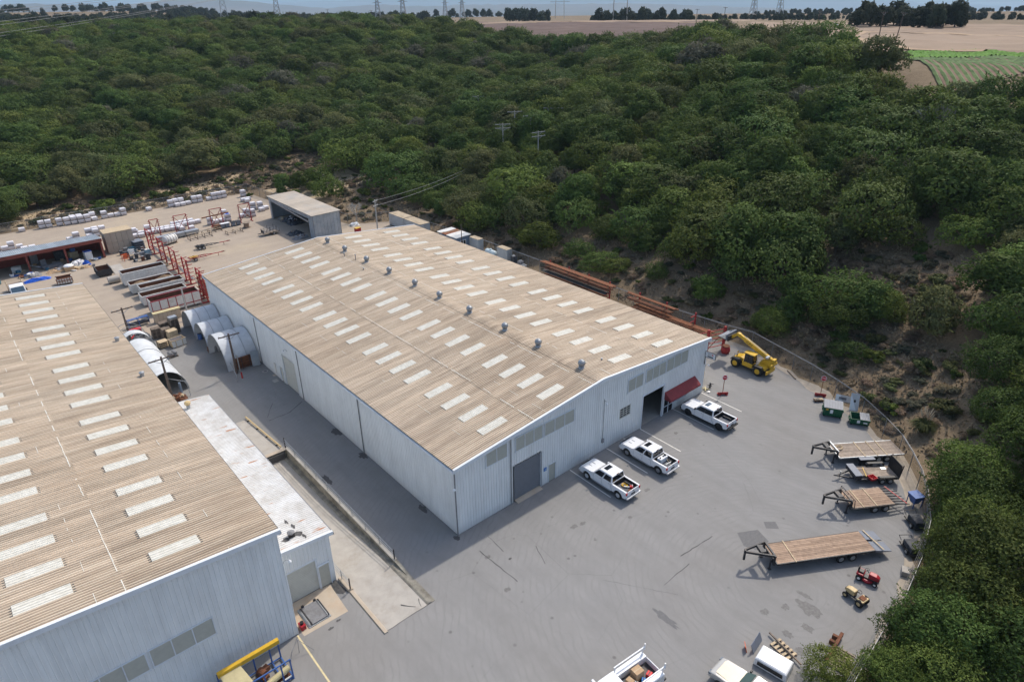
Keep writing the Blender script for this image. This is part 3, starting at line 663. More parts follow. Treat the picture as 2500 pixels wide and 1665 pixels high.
# disabled-access plates
def access(parent, x, z, y=-.07, s=.36):
    p = G().bx(x, y, z, x + s, y + .02, z + s * 1.05).make('access_sign', 'bluesign', parent); g = G(); cx = x + s * .5; cz = z + s * .4
    for i in range(10):
        a0, a1 = R(-200 + i * 24), R(-200 + (i + 1) * 24); g.bar((cx + s * .2 * math.cos(a0), y - .004, cz + s * .2 * math.sin(a0)), (cx + s * .2 * math.cos(a1), y - .004, cz + s * .2 * math.sin(a1)), .01, s * .07)
    g.bar((cx - s * .05, y - .004, cz + s * .42), (cx, y - .004, cz + s * .12), .01, s * .09); g.bar((cx, y - .004, cz + s * .12), (cx + s * .25, y - .004, cz + s * .1), .01, s * .08); g.bar((cx + s * .22, y - .004, cz + s * .1), (cx + s * .3, y - .004, cz - s * .15), .01, s * .08)
    g.sph((cx - s * .07, y - .002, cz + s * .5), s * .07, 8, 5, (1, .1, 1)); g.make('symbol', 'white', p)
access(A, 10.36, 1.66); access(A, 30.62, 1.2, -.16, .4)
# shop window with bars, open bay, glazed entrance, awning
def window(parent, x0, x1, z0, z1, nx, nz, y=0, m='shutter_tan'):
    f = G(); f.bx(x0 - .06, y - .06, z0 - .06, x1 + .06, y + .04, z0); f.bx(x0 - .06, y - .06, z1, x1 + .06, y + .04, z1 + .06)
    for i in range(nx + 1): x = x0 + (x1 - x0) * i / nx; f.bx(x - .03, y - .05, z0 + .001, x + .03, y + .04, z1 - .001)
    for j in range(1, nz): z = z0 + (z1 - z0) * j / nz; f.bx(x0 + .03, y - .048, z - .025, x1 - .03, y + .035, z + .025)
    o = f.make('window', m, parent)
    for i in range(nx):
        for j in range(nz): G().bx(x0 + (x1 - x0) * i / nx + .03, y + .04, z0 + (z1 - z0) * j / nz + .02, x0 + (x1 - x0) * (i + 1) / nx - .03, y + .055, z0 + (z1 - z0) * (j + 1) / nz - .02).make('pane', 'glass', o)
window(A, 21.34, 22.97, 2.88, 3.97, 3, 4)
window(A, 31.15, 33.35, 1.0, 1.96, 4, 1, 0, 'fascia')
e_ = G(); [e_.bx(x - .04, -.02, 0.02, x + .04, .06, 2.25) for x in (29.05, 29.9, 30.75)]; e_.bx(29.09, -.02, 2.17, 30.71, .06, 2.25); e_.bx(29.09, -.02, .95, 30.71, .05, 1.03); e_ = e_.make('entrance_door', 'fascia', A)
for x in (29.1, 29.95):
    for z0_, z1_ in ((.1, .94), (1.04, 2.16)): G().bx(x, .02, z0_, x + .75, .04, z1_).make('pane', 'glass', e_)
f_ = G()
for x in (25.02, 28.76): f_.bx(x - .06, -.1, 0, x + .06, .12, 4.2)
f_.bx(25.08, -.1, 4.09, 28.7, .12, 4.2); f_.make('bay_frame', 'fascia', A)
struct(G().bx(.2, .2, -.01, AW - .2, AL - .3, .012).make('warehouse_floor', 'concrete'))
o = G().bx(25.4, 7.5, .012, 36, 7.7, 6).make('partition_wall', 'bluewall', A); window(o, 27.4, 28.6, 1.3, 2.7, 2, 1, 7.46, 'white')
wb = thing('work_bench', 'cluttered work bench inside the open bay of the warehouse', 'bench', (26.3, 5.2, .012)); G().bx(-1, -.4, .8, 1, .4, .88).make('top', 'palewood', wb)
for sx in (-.9, .9):
    for sy in (-.33, .33): G().c(sx, sy, .4, .08, .08, .8).make('leg', 'oldwood', wb)
cx_ = thing('tool_cart', 'small red tool cart parked inside the open bay', 'cart', (27.2, 3.1, .012)); G().bx(-.4, -.3, .15, .4, .3, .9).make('cabinet', 'redpaint', cx_); G().bx(-.42, -.32, .9, .42, .32, .96).make('top', 'steel', cx_)
for sx in (-.3, .3): G().cyl((sx, -.28, .075), (sx, -.22, .075), .075, None, 8).make('wheel', 'rubber', cx_); G().cyl((sx, .22, .075), (sx, .28, .075), .075, None, 8).make('wheel', 'rubber', cx_)
aw = G().add([(29, -.04, 3.02), (34.6, -.04, 3.02), (34.6, -.95, 2.28), (29, -.95, 2.28), (34.6, -.95, 2.08), (29, -.95, 2.08), (29, -.04, 2.08), (34.6, -.04, 2.08)], [(3, 2, 1, 0), (5, 4, 2, 3), (6, 5, 3, 0), (4, 7, 1, 2)]).make('awning', 'awning', A); aw['label'] = 'dark red fabric awning over the office entrance'
ps = G().bx(36.16, -1.4, 5.05, 36.24, -.12, 5.72).make('projecting_sign', 'white', A); g = G()
for a, b in (((36.2, -1.42, 5.03), (36.2, -.1, 5.03)), ((36.2, -1.42, 5.74), (36.2, -.1, 5.74)), ((36.2, -1.42, 5.03), (36.2, -1.42, 5.74)), ((36.2, -.1, 4.0), (36.2, -.1, 5.76)), ((36.2, -.02, 4.2), (36.2, -.1, 4.2)), ((36.2, -.02, 5.4), (36.2, -.1, 5.4))): g.bar(a, b, .06)
g.make('sign_bracket', 'black', ps)
G().bx(36.145, -1.15, 5.15, 36.155, -.42, 5.28).make('name_band', 'black', ps); G().bx(36.145, -1.15, 5.45, 36.155, -.95, 5.6).make('emblem', 'signred', ps)
G().bx(36.145, -.9, 5.46, 36.155, -.45, 5.53).make('print_line', 'leadgrey', ps)
lamp(A, (-.05, 33.4, 5.5), (-.8, .5, 0)); lamp(A, (-.05, -.08, 5.4), (-.7, -.7, 0)); lamp(A, (18.72, -.06, 6.0), (-.3, -1, 0)); lamp(A, (36.5, -.05, 3.6), (.8, -.4, 0))
for p in ((.05, 38.5, .4),): G().bx(-.075, 38.3, .5, -.035, 38.8, 1.9).make('wall_notice', 'offwhite', A)
# turbine ventilators along the ridge
nk = G().lathe([(.42, 0), (.42, .02), (.33, .08), (.31, .22), (.35, .24), (.35, .28), (.05, .28)], n=14).mesh('neck', 'galv', True)
hd = G(); n_ = 20
for i in range(n_):
    a0 = 2 * math.pi * i / n_; pr = []
    for j in range(7):
        t = math.pi * (.1 + .85 * j / 6); aa = a0 + .12 * math.sin(t); pr.append((.47 * math.sin(t) * math.cos(aa), .47 * math.sin(t) * math.sin(aa), .66 + .43 * math.cos(t)))
    q = [(x * math.cos(.27) - y * math.sin(.27), x * math.sin(.27) + y * math.cos(.27), z) for x, y, z in pr]; q = [(x * .97, y * .97, z) for x, y, z in q]
    hd.add(pr + q, [(j, j + 1, 8 + j, 7 + j) for j in range(6)])
hd.sph((0, 0, .66), .4, 12, 8, (1, 1, .93)); hd.lathe([(.02, 1.11), (.16, 1.09), (.18, 1.06), (.02, 1.06)], n=12); hm = hd.mesh('head', 'galv')
for y in (2.85, 9.3, 14.85, 21.4, 27.6, 33.2, 39.6, 45.8, 52.3, 57.9):
    o = link('turbine_vent', nk, A, (AW / 2, y, AR + .05)); o.scale = (.85, .85, .85); link('turbine_head', hm, o)
for x, y, h in ((17.2, 50.5, .6), (17.6, 47.8, .9), (16.5, 43.6, .35), (21.5, 3.0, .2)):
    o = G().cyl((0, 0, -.05), (0, 0, h), .06, None, 8).make('flue_pipe', 'leadgrey', A); o.location = (x, y, AE + ak * min(x, AW - x)); G().cyl((0, 0, h - .12), (0, 0, h + .02), .11, None, 8).make('flue_cap', 'galv', o)

# --- building at the left edge
BX1, BW, BY0, BY1, BE, BR = -15.2, 36.6, -.4, 60.9, 10.12, 11.68
BX0 = BX1 - BW; bk = (BR - BE) / (BW / 2)
B = thing('steel_hall', 'tall pale blue ribbed steel hall with tan ribbed roof cut off by the left edge', 'building')
siding(B, BX0, BX1, lambda x: BE + bk * min(x - BX0, BX1 - x) - .12, [], lambda a, d, z: (a, BY0 - d, z))
g = G(); g.quad((BX1, BY0, 0), (BX1, BY1, 0), (BX1, BY1, BE - .1), (BX1, BY0, BE - .1)); g.make('right_wall', 'wall', B)
g = G(); g.quad((BX0, BY1, 0), (BX0, BY0, 0), (BX0, BY0, BE - .1), (BX0, BY1, BE - .1)); g.make('left_wall', 'wall', B)
g = G().add([(BX0, BY1, 0), (BX1, BY1, 0), (BX1, BY1, BE - .1), ((BX0 + BX1) / 2, BY1, BR - .1), (BX0, BY1, BE - .1)], [(4, 3, 2, 1, 0)]); g.make('rear_wall', 'wall', B)
rfB = gable_roof(B, BX0, BX1, BY0, BY1, BE, BR, (5.8, 13.0), 2)
rake(B, BX0, BX1, BY0 - .3, BE, BR, .22); rake(B, BX0, BX1, BY1 + .2, BE, BR, .15)
G().bx(BX1 + .06, BY0 - .25, BE - .34, BX1 + .26, BY1 + .2, BE - .14).make('eave_gutter', 'darksteel', B)
louver_bank(B, -24.35, -20.42, 4.32, 5.74, 3, BY0 - .05); louver_bank(B, -28.5, -24.6, 4.3, 5.72, 3, BY0 - .05)
lamp(B, (BX1 + .02, BY0 + .1, 6.9), (.9, -.3, 0))
for x, y in ((-15.9, 39.0), (-16.05, 28.8)):
    o = G().cyl((0, 0, -.1), (0, 0, .35), .2, None, 12).make('roof_vent', 'galv', B); o.location = (x, y, BE + bk * (BX1 - x) + .05); G().lathe([(.02, .48), (.24, .4), (.26, .34), (.02, .34)], n=12).make('vent_cap', 'galv', o)
# annex against it
N = thing('lean_to_annex', 'narrow lean-to annex with rust-spotted white metal roof beside the tall hall', 'building')
nk_ = .095; ntop = lambda x: 5.06 + nk_ * (-10.5 - x)
siding(N, -15.15, -10.55, lambda x: ntop(x) - .1, [(-14.33, -12.0, 0, 3.05)], lambda a, d, z: (a, 2.55 - d, z))
siding(N, 2.55, 30.5, lambda y: 4.98, [], lambda a, d, z: (-10.55 + d, a, z), base=-1.6)
g = G().quad((-10.55, 30.5, -.5), (-15.1, 30.5, -.5), (-15.1, 30.5, ntop(-15.1) - .1), (-10.55, 30.5, 4.96)); g.make('rear_wall', 'wall', N)
sm_ = sheetmesh('sheet', 4.95, -nk_, .935, 'annexroof', ribs=4, h=.04, x0=-4.75)
for i in range(30): link('roof_sheet', sm_, N, (-10.5, 2.4 + i * .935, 5.06))
g = G(); g.add([(-15.25, 2.3, ntop(-15.25) - .22), (-10.25, 2.3, ntop(-10.25) - .22), (-10.25, 2.3, ntop(-10.25) + .09), (-15.25, 2.3, ntop(-15.25) + .09), (-15.25, 2.5, ntop(-15.25) - .22), (-10.25, 2.5, ntop(-10.25) - .22), (-10.25, 2.5, ntop(-10.25) + .09), (-15.25, 2.5, ntop(-15.25) + .09)], [(0, 1, 2, 3), (3, 2, 6, 7), (4, 7, 6, 5), (0, 4, 5, 1), (1, 5, 6, 2), (0, 3, 7, 4)]); g.make('rake_trim', 'fascia', N)
G().bx(-10.3, 2.4, 4.72, -10.15, 30.6, 4.9).make('eave_gutter', 'leadgrey', N)
roller(N, (-14.33, 2.62, 0), (1, 0, 0), 2.33, .03, 3.05, 'shutter_tan')
d_ = G().bx(-11.85, 2.44, .1, -11.0, 2.5, 2.25).make('side_door', 'louver', N); f_ = G(); f_.bx(-11.93, 2.42, .03, -11.85, 2.52, 2.33); f_.bx(-11.0, 2.42, .03, -10.92, 2.52, 2.33); f_.bx(-11.85, 2.42, 2.25, -11, 2.52, 2.33); f_.make('door_frame', 'fascia', d_)
o = G().cyl((-12.9, 28.5, 5.25), (-12.9, 28.5, 5.7), .18, None, 10).make('roof_vent', 'galv', N); G().sph((-12.9, 28.5, 5.95), .32, 12, 8, (1, 1, .85)).make('vent_cap', 'tractan', o)
o = G().bx(-13.2, 3.5, 5.25, -12.8, 3.95, 5.65).make('roof_fan', 'black', N); G().lathe([(.26, 0), (.3, .1), (.1, .22)], (-13, 3.72, 5.65), 12).make('fan_cap', 'leadgrey', o)
for i, (x, y, rx, ry) in enumerate(((-12.55, 3.75, .35, .3), (-13.5, 3.6, .3, .22), (-12.4, 4.8, .12, .3), (-12.6, 5.6, .1, .3), (-12.2, 3.2, .12, .25))):
    r_ = random.Random(i); g = G(); pts = [(x + rx * (1 + r_.uniform(-.4, .4)) * math.cos(t * .63), y + ry * (1 + r_.uniform(-.4, .4)) * math.sin(t * .63)) for t in range(10)]
    g.add([(u, v, ntop(u) + .045) for u, v in pts], [tuple(range(10))]); g.make('tar_smear', 'tar', N)
# dock leveller plate on the pad
t = thing('dock_plate', 'grey steel lift plate with side rails on the tan concrete pad', 'lift plate', (-13.45, .55, .006), R(0))
G().bx(-.95, -1.1, 0, .85, 1.1, .06).make('base_plate', 'steel', t); G().bx(-.62, -1.0, .07, .62, .95, .16).make('deck', 'leadgrey', t)
for sx in (-.72, .72): G().tube([(sx, -1, .12), (sx, -.9, .28), (sx, .85, .28), (sx, .98, .12)], .05, 6).make('side_rail', 'darksteel', t)
for sx in (-.5, .5): G().bx(sx - .1, .95, .06, sx + .1, 1.08, .3).make('hinge_post', 'darksteel', t)
# ------------------------------------------------------------ vehicles and gear on the front lot
def wheel(parent, x, y, r, w_, rimm='chrome', side=-1, tyre='rubber', name='wheel', rimr=.58):
    """axle along x; side = which way the rim faces"""
    h = w_ / 2; t = G().lathe([(r * rimr, -h), (r * .86, -h), (r * .97, -h * .72), (r, -h * .4), (r, h * .4), (r * .97, h * .72), (r * .86, h), (r * rimr, h)], (x, y, r), 22, 'x', False).make(name, tyre, parent, True)
    s_ = side; g = G(); q = lambda k: s_ * k
    g.lathe([(r * rimr, q(h * .95)), (r * rimr * .9, q(h * .7)), (r * rimr * .8, q(h * .45)), (.02, q(h * .5))][::1], (x, y, r), 16, 'x')
    for i in range(6):
        a = i * math.pi / 3; g.bar((x + q(h * .62), y, r), (x + q(h * .62), y + math.cos(a) * r * rimr * .92, r + math.sin(a) * r * rimr * .92), .05, r * .13)
    g.lathe([(r * .14, q(h * .5)), (r * .13, q(h * .8)), (.01, q(h * .82))], (x, y, r), 10, 'x'); g.make('rim', rimm, t)
    return t
def arch(cy, r, z0, n=9): return [(cy + r * math.cos(math.pi * i / n), max(z0, .42 + r * math.sin(math.pi * i / n))) for i in range(n + 1)]
def pickup(label, x, y, rim, crew=True, newer=False, rz=0):
    t = thing('pickup_truck', label, 'pickup', (x, y, 0), rz, 'white pickups parked nose in along the warehouse front')
    z0 = .48; hood = 1.22 if not newer else 1.26; belt = 1.26
    # front clip and cab lower: one hull with lofted cross-sections, arch cut-outs as dark wells
    fw, rw = 1.98, -2.02
    prof = [(-1.22, z0), (-1.22, belt + .06), (1.15, belt + .02), (1.3, hood + .02), (2.6, hood - .04), (2.86, hood - .14), (3.0, .95), (3.02, .62), (2.93, z0)] + [(a, b) for a, b in arch(fw, .52, z0)]
    g = G(); n = len(prof)
    # inset the side at the top edge for a rounded shoulder
    def xs(u, v): return (1.0 if v < 1.0 else .965) * (1 - .06 * max(0, (u - 2.4) / .6) ** 2)
    for s_ in (-1, 1): pass
    L = [(-xs(u, v), u, v) for u, v in prof]; Rr = [(xs(u, v), u, v) for u, v in prof]
    tri = tessellate_polygon([[Vector((u, v, 0)) for u, v in prof]])
    g.add(L + Rr, [tuple(q) for q in tri] + [tuple(n + i for i in q[::-1]) for q in tri] + [(i, n + i, n + (i + 1) % n, (i + 1) % n) for i in range(n)])
    body = g.make('body', 'carpaint', t, False, .05, True)
    bp = [(-1.24, z0 + .02), (-1.24, belt), (-2.98, belt - .01), (-3.02, .7), (-2.95, z0 + .05)] + [(a, b) for a, b in arch(rw, .52, z0)][::-1]
    for s_ in (-1, 1):
        a, b = (.80, 1.0); g = G(); g.ext(bp, s_ * a, s_ * b, 'x'); g.make('bed_side', 'carpaint', t, False, .035, True)
        G().bx(s_ * .78, -2.93, .86, s_ * .805, -1.29, 1.24).make('bed_liner', 'darksteel', t)
        G().bx(s_ * .50, rw - .5, .8, s_ * .80, rw + .5, 1.02).make('wheel_housing', 'darksteel', t)
    bf = G().bx(-.8, -2.95, .74, .8, -1.25, .8).make('bed_floor', 'darksteel', t)
    for i in range(8): G().bx(-.72 + i * .19, -2.9, .801, -.64 + i * .19, -1.3, .815).make('bed_rib', 'lidgrey', bf)
    G().bx(-.8, -1.29, .74, .8, -1.23, 1.27).make('bed_headboard', 'black', t)
    tg = G().bx(-.79, -3.03, .72, .79, -2.96, 1.25).make('tailgate', 'carpaint', t, False, .02); G().bx(-.12, -3.045, 1.08, .12, -3.03, 1.16).make('handle', 'black', tg)
    G().bx(-.28, -3.05, .74, .28, -3.035, .9).make('plate_recess', 'black', tg)
    # chassis and wells
    G().bx(-.78, -2.6, .3, .78, 2.7, .52).make('chassis', 'black', t)
    for cy in (fw, rw):
        for s_ in (-1, 1): G().bx(s_ * .55, cy - .5, .42, s_ * .8, cy + .5, .93).make('wheel_well', 'black', t)
    # cab
    zt = 1.95; bot = [(-.94, -1.17), (.94, -1.17), (.94, 1.25), (-.94, 1.25)]; tp = [(-.74, -1.0), (.74, -1.0), (.74, .46), (-.74, .46)]
    mid = [(-.79, -1.08), (.79, -1.08), (.79, .6), (-.79, .6)]
    cb = G().rings([[(a, b, belt - .02) for a, b in bot], [(a, b, zt - .07) for a, b in mid], [(a, b, zt) for a, b in tp]]).make('cab', 'carpaint', t, False, .03)
    def pane(name, q, off, m='glass'):
        a, b, c, d = [Vector(v) for v in q]; nn = (b - a).cross(d - a).normalized() * off; G().quad(a + nn, b + nn, c + nn, d + nn).make(name, m, cb)
    def sidept(s_, u, k): # point on side plane: u along y, k height fraction
        zb, zz = belt - .02, zt - .07; xx = .94 + (.79 - .94) * k; y0 = -1.17 + .09 * k; y1 = 1.25 + (.6 - 1.25) * k; return (s_ * xx, y0 + (y1 - y0) * u, zb + (zz - zb) * k)
    for s_ in (-1, 1):
        for u0, u1 in (((.06, .46), (.52, .95)) if not newer else ((.06, .5), (.502, .95))):
            q = [sidept(s_, u0, .10), sidept(s_, u1, .10), sidept(s_, u1, .93), sidept(s_, u0, .93)]
            if s_ < 0: q = [q[1], q[0], q[3], q[2]]
            pane('side_window', q, .012)
        m_ = G().bx(s_ * 1.0, 1.0, 1.3, s_ * 1.2, 1.12, 1.52).make('mirror', 'carpaint' if not newer else 'black', t, False, .02)
        for yy in (.88, -.22): G().bx(s_ * .985, yy - .75, 1.12, s_ * 1.012, yy - .58, 1.16).make('door_handle', 'steel', t)
        for yy in (1.12, .02, -1.08): G().bx(s_ * .99, yy - .006, .56, s_ * 1.003, yy + .006, 1.26).make('door_seam', 'lidgrey', t)
        G().bx(s_ * .9, -1.1, .4, s_ * 1.06, 1.25, .46).make('running_board', 'steel' if not newer else 'black', t)
        G().bx(s_ * .84, -3.05, .93, s_ * 1.005, -2.97, 1.2).make('tail_light', 'redlight', t)
        G().bx(s_ * .62, 2.9, .9, s_ * .95, 3.0, 1.08).make('headlight', 'glassblue', t)
    pane('windshield', [(.86, 1.22, belt + .02), (-.86, 1.22, belt + .02), (-.74, .64, zt - .09), (.74, .64, zt - .09)], .02)
    pane('rear_window', [(-.82, -1.16, belt + .08), (.82, -1.16, belt + .08), (.73, -1.085, zt - .1), (-.73, -1.085, zt - .1)], .015)
    G().bx(-.14, -1.08, zt - .06, .14, -1.02, zt + .02).make('brake_light', 'rustlight', cb)
    G().bx(-.42, -.1, zt, .42, .36, zt + .012).make('sunroof', 'glass' if not newer else 'glassblue', cb)
    G().bx(-.98, -3.2, .5, .98, -3.0, .68).make('rear_bumper', 'chrome' if not newer else 'black', t, False, .03)
    G().bx(-.98, 2.95, .5, .98, 3.1, .72).make('front_bumper', 'chrome' if not newer else 'black', t, False, .03); G().bx(-.6, 2.98, .76, .6, 3.04, 1.08).make('grille', 'black', t)
    G().bx(-.08, -3.38, .42, .08, -3.1, .52).make('tow_hitch', 'darksteel', t)
    for cy in (fw, rw):
        for s_ in (-1, 1): wheel(t, s_ * .86, cy, .42, .29, rim, s_)
    if not newer:
        for s_ in (-1, 1): G().bx(s_ * .25 - .04, 2.0, hood - .025, s_ * .25 + .04, 2.4, hood - .012).make('hood_vent', 'lidgrey', t)
    return t
pickup('white crew cab pickup with yellow and red tools in its bed, nearest roller door', 15.17, -4.15, 'chrome')
pickup('white crew cab pickup with a white tank in its bed, middle of three', 21.02, -4.3, 'leadgrey')
pickup('newer white pickup with black wheels and empty bed, parked beside the red awning', 32.0, -3.95, 'black', True, True)
# loads in the beds
t = thing('coiled_strap', 'yellow strap coiled in the bed of the nearest pickup', 'strap', (15.4, -5.95, .815)); g = G()
for k in range(3): r_ = .16 + k * .07; g.tube([(r_ * math.cos(a * .52), r_ * math.sin(a * .52), .04 + .02 * k) for a in range(13)], .03, 5)
g.make('webbing', 'catyellow', t)
t = thing('red_chainsaw', 'red and white power tool lying in the bed of the nearest pickup', 'power tool', (15.55, -6.6, .815), R(40)); G().bx(-.15, -.2, 0, .15, .12, .24).make('housing', 'signred', t, False, .03); G().bx(-.05, .12, .06, .05, .65, .14).make('guide_bar', 'steel', t); G().tube([(-.12, -.18, .22), (-.12, -.1, .34), (.12, -.1, .34), (.12, -.18, .22)], .02).make('handle', 'white', t)
t = thing('brown_sack', 'small reddish brown sack beside the tailgate of the nearest pickup', 'sack', (15.05, -6.85, .815)); G().sph((0, 0, .1), .22, 10, 6, (1, .8, .5)).make('cloth', 'rustlight', t)
t = thing('transfer_tank', 'white transfer tank with dark caps in the bed of the middle pickup', 'tank', (21.1, -5.98, .815)); G().bx(-.55, -.25, 0, .55, .25, .55).make('tank_body', 'white', t, False, .04)
for sx in (-.35, .1): G().cyl((sx, 0, .55), (sx, 0, .63), .08).make('filler_cap', 'black', t)
G().bx(.3, -.1, .55, .45, .1, .7).make('pump', 'darksteel', t)
t = thing('bed_pole', 'thin wooden pole leaning in the bed of the middle pickup', 'pole', (0, 0, 0)); G().cyl((21.55, -5.85, 1.25), (21.1, -7.1, .85), .025, None, 6).make('shaft', 'palewood', t)
t = thing('bed_board', 'short pale board across the bed of the middle pickup', 'board'); G().bar((20.4, -6.9, 1.3), (21.1, -7.0, 1.3), .1, .05).make('board', 'offwhite', t)

# telehandler
t = thing('telehandler', 'yellow telescopic handler with raised boom by the fence', 'telehandler', (46.05, -.75, 0))
Y = 'catyellow'
G().bx(-.55, -2.6, .55, .75, 2.0, 1.0).make('chassis', 'darksteel', t); G().ext([(-2.7, .75), (-1.2, .75), (-1.0, 1.15), (-1.3, 1.75), (-2.4, 2.0), (-2.7, 1.7)], .0, .75, 'x').make('rear_frame', Y, t)
G().ext([(-2.45, .95), (-1.1, .95), (-1.1, 1.2), (-2.3, 1.3)], -.95, .0, 'x').make('engine_cover', Y, t, False, .04); G().bx(-.98, -2.75, .45, .98, -2.55, .95).make('counterweight', Y, t, False, .05)
G().bx(-.5, -2.95, 1.45, .95, -2.75, 1.75).make('rear_bracket', Y, t, False, .05); G().bx(.1, -2.9, 1.75, .75, -2.5, 2.25).make('boom_tail', Y, t, False, .04)
cab_ = G(); cab_.bx(-.98, -.65, .6, -.05, .75, 1.2); cab_ = cab_.make('cab', Y, t, False, .04)
for a, b in ((-.65, -.95), (-.65, -.1), (.5, -.95), (.5, -.1), (0, -.95)): G().bar((b, a, 1.2), (b, a * .9, 2.4), .07).make('cab_pillar', 'black', cab_)
G().rings([[(-1.0, -.8, 2.38), (-.02, -.8, 2.38), (-.02, .72, 2.38), (-1.0, .72, 2.38)], [(-.96, -.76, 2.47), (-.06, -.76, 2.47), (-.06, .66, 2.47), (-.96, .66, 2.47)]]).make('cab_roof', Y, cab_, False, .02)
for q in (((-.97, -.6, 1.22), (-.97, -.04, 1.22), (-.97, -.04, 2.36), (-.97, -.56, 2.36)), ((-.97, .04, 1.22), (-.97, .46, 1.22), (-.97, .46, 2.36), (-.97, .04, 2.36)), ((-.92, -.67, 1.25), (-.12, -.67, 1.25), (-.12, -.6, 2.36), (-.92, -.6, 2.36)), ((-.92, .52, 1.22), (-.12, .52, 1.22), (-.12, .47, 2.36), (-.92, .47, 2.36))): G().quad(*q).make('cab_glass', 'glass', cab_)
G().bx(-.75, -.35, 1.2, -.3, .1, 1.35).make('seat', 'black', cab_); G().bx(-.75, -.4, 1.3, -.3, -.3, 1.8).make('seat_back', 'black', cab_)
G().ext([(.75, .9), (1.75, .9), (2.2, .85), (2.2, 1.15), (1.2, 1.45), (.75, 1.3)], -.6, .7, 'x').make('front_frame', Y, t, False, .03); G().bx(-.9, 2.15, .8, -.55, 2.3, 1.15).make('headlamp', 'black', t)
def seg(p, q, w_, h, m, nm): return G().bar(p, q, w_, h).make(nm, m, t, False, .02)
b0, b1 = Vector((.42, -2.35, 1.95)), Vector((.42, 2.35, 3.8)); dv = (b1 - b0)
bm = seg(b0, b0 + dv * .82, .42, .55, Y, 'boom_outer'); seg(b0 + dv * .8, b1, .32, .42, Y, 'boom_inner'); seg(b0 + dv * .15 + Vector((0, 0, .33)), b0 + dv * .85 + Vector((0, 0, .33)), .06, .06, 'steel', 'hydraulic_line')
G().cyl((.42, -.5, 1.2), b0 + dv * .5 - Vector((0, 0, .25)), .09, None, 8).make('lift_cylinder', 'steel', t)
G().ext([(2.25, 3.5), (2.6, 3.75), (2.75, 4.0), (2.55, 4.1), (2.2, 4.0)], .2, .64, 'x').make('boom_head', Y, t, False, .02); seg((.42, 2.6, 3.85), (.42, 3.45, 3.1), .34, .34, Y, 'head_link')
G().bx(-.5, 3.35, 2.8, 1.3, 3.5, 3.5).make('carriage', 'darksteel', t)
bk_ = G().ext([(3.5, 2.95), (4.7, 3.15), (4.72, 3.22), (3.62, 3.1), (3.7, 3.75), (3.52, 3.75)], -.75, 1.6, 'x').make('bucket', 'lidgrey', t)
for sx in (-.75, 1.57): G().ext([(3.5, 2.95), (4.7, 3.15), (3.7, 3.75)], sx, sx + .03, 'x').make('bucket_side', 'offwhite', bk_)
for k in range(2): G().cyl((-.1 + .35 * k, -2.2, 2.35), (-.1 + .35 * k, -1.85, 2.35), .17, None, 12).make('exhaust_drum', 'steel', t)
text('CAT', .5, 'black', t, tuple(b0 + dv * .66 + Vector((-.217, 0, 0))), (R(90), 0, R(-90)), 'lettering').rotation_euler = (Matrix.Rotation(R(-90), 3, 'Z') @ Matrix.Rotation(R(90), 3, 'X') @ Matrix.Rotation(math.atan2(-dv.z, dv.y), 3, 'Z')).to_euler()
G().cyl((-.8, 1.9, 1.1), (-.8, 2.0, 1.75), .03, None, 6).make('mirror_arm', 'black', t); G().lathe([(.02, -.02), (.16, -.02), (.16, .02), (.02, .02)], (-.55, 1.7, 1.95), 12, 'y').make('mirror', Y, t); G().bx(-1, 1.55, 1.5, -.85, 1.62, 1.85).make('side_mirror', 'black', t)
for sy in (1.6, -1.55):
    for s_ in (-1, 1): wheel(t, s_ * 1.02, sy, .64, .44, Y, s_, rimr=.55); G().ext([(sy - .75, .95), (sy - .5, 1.3), (sy + .5, 1.3), (sy + .75, .95), (sy + .68, .93), (sy + .45, 1.24), (sy - .45, 1.24), (sy - .68, .93)], s_ * .78, s_ * 1.24, 'x').make('mudguard', 'black', t)

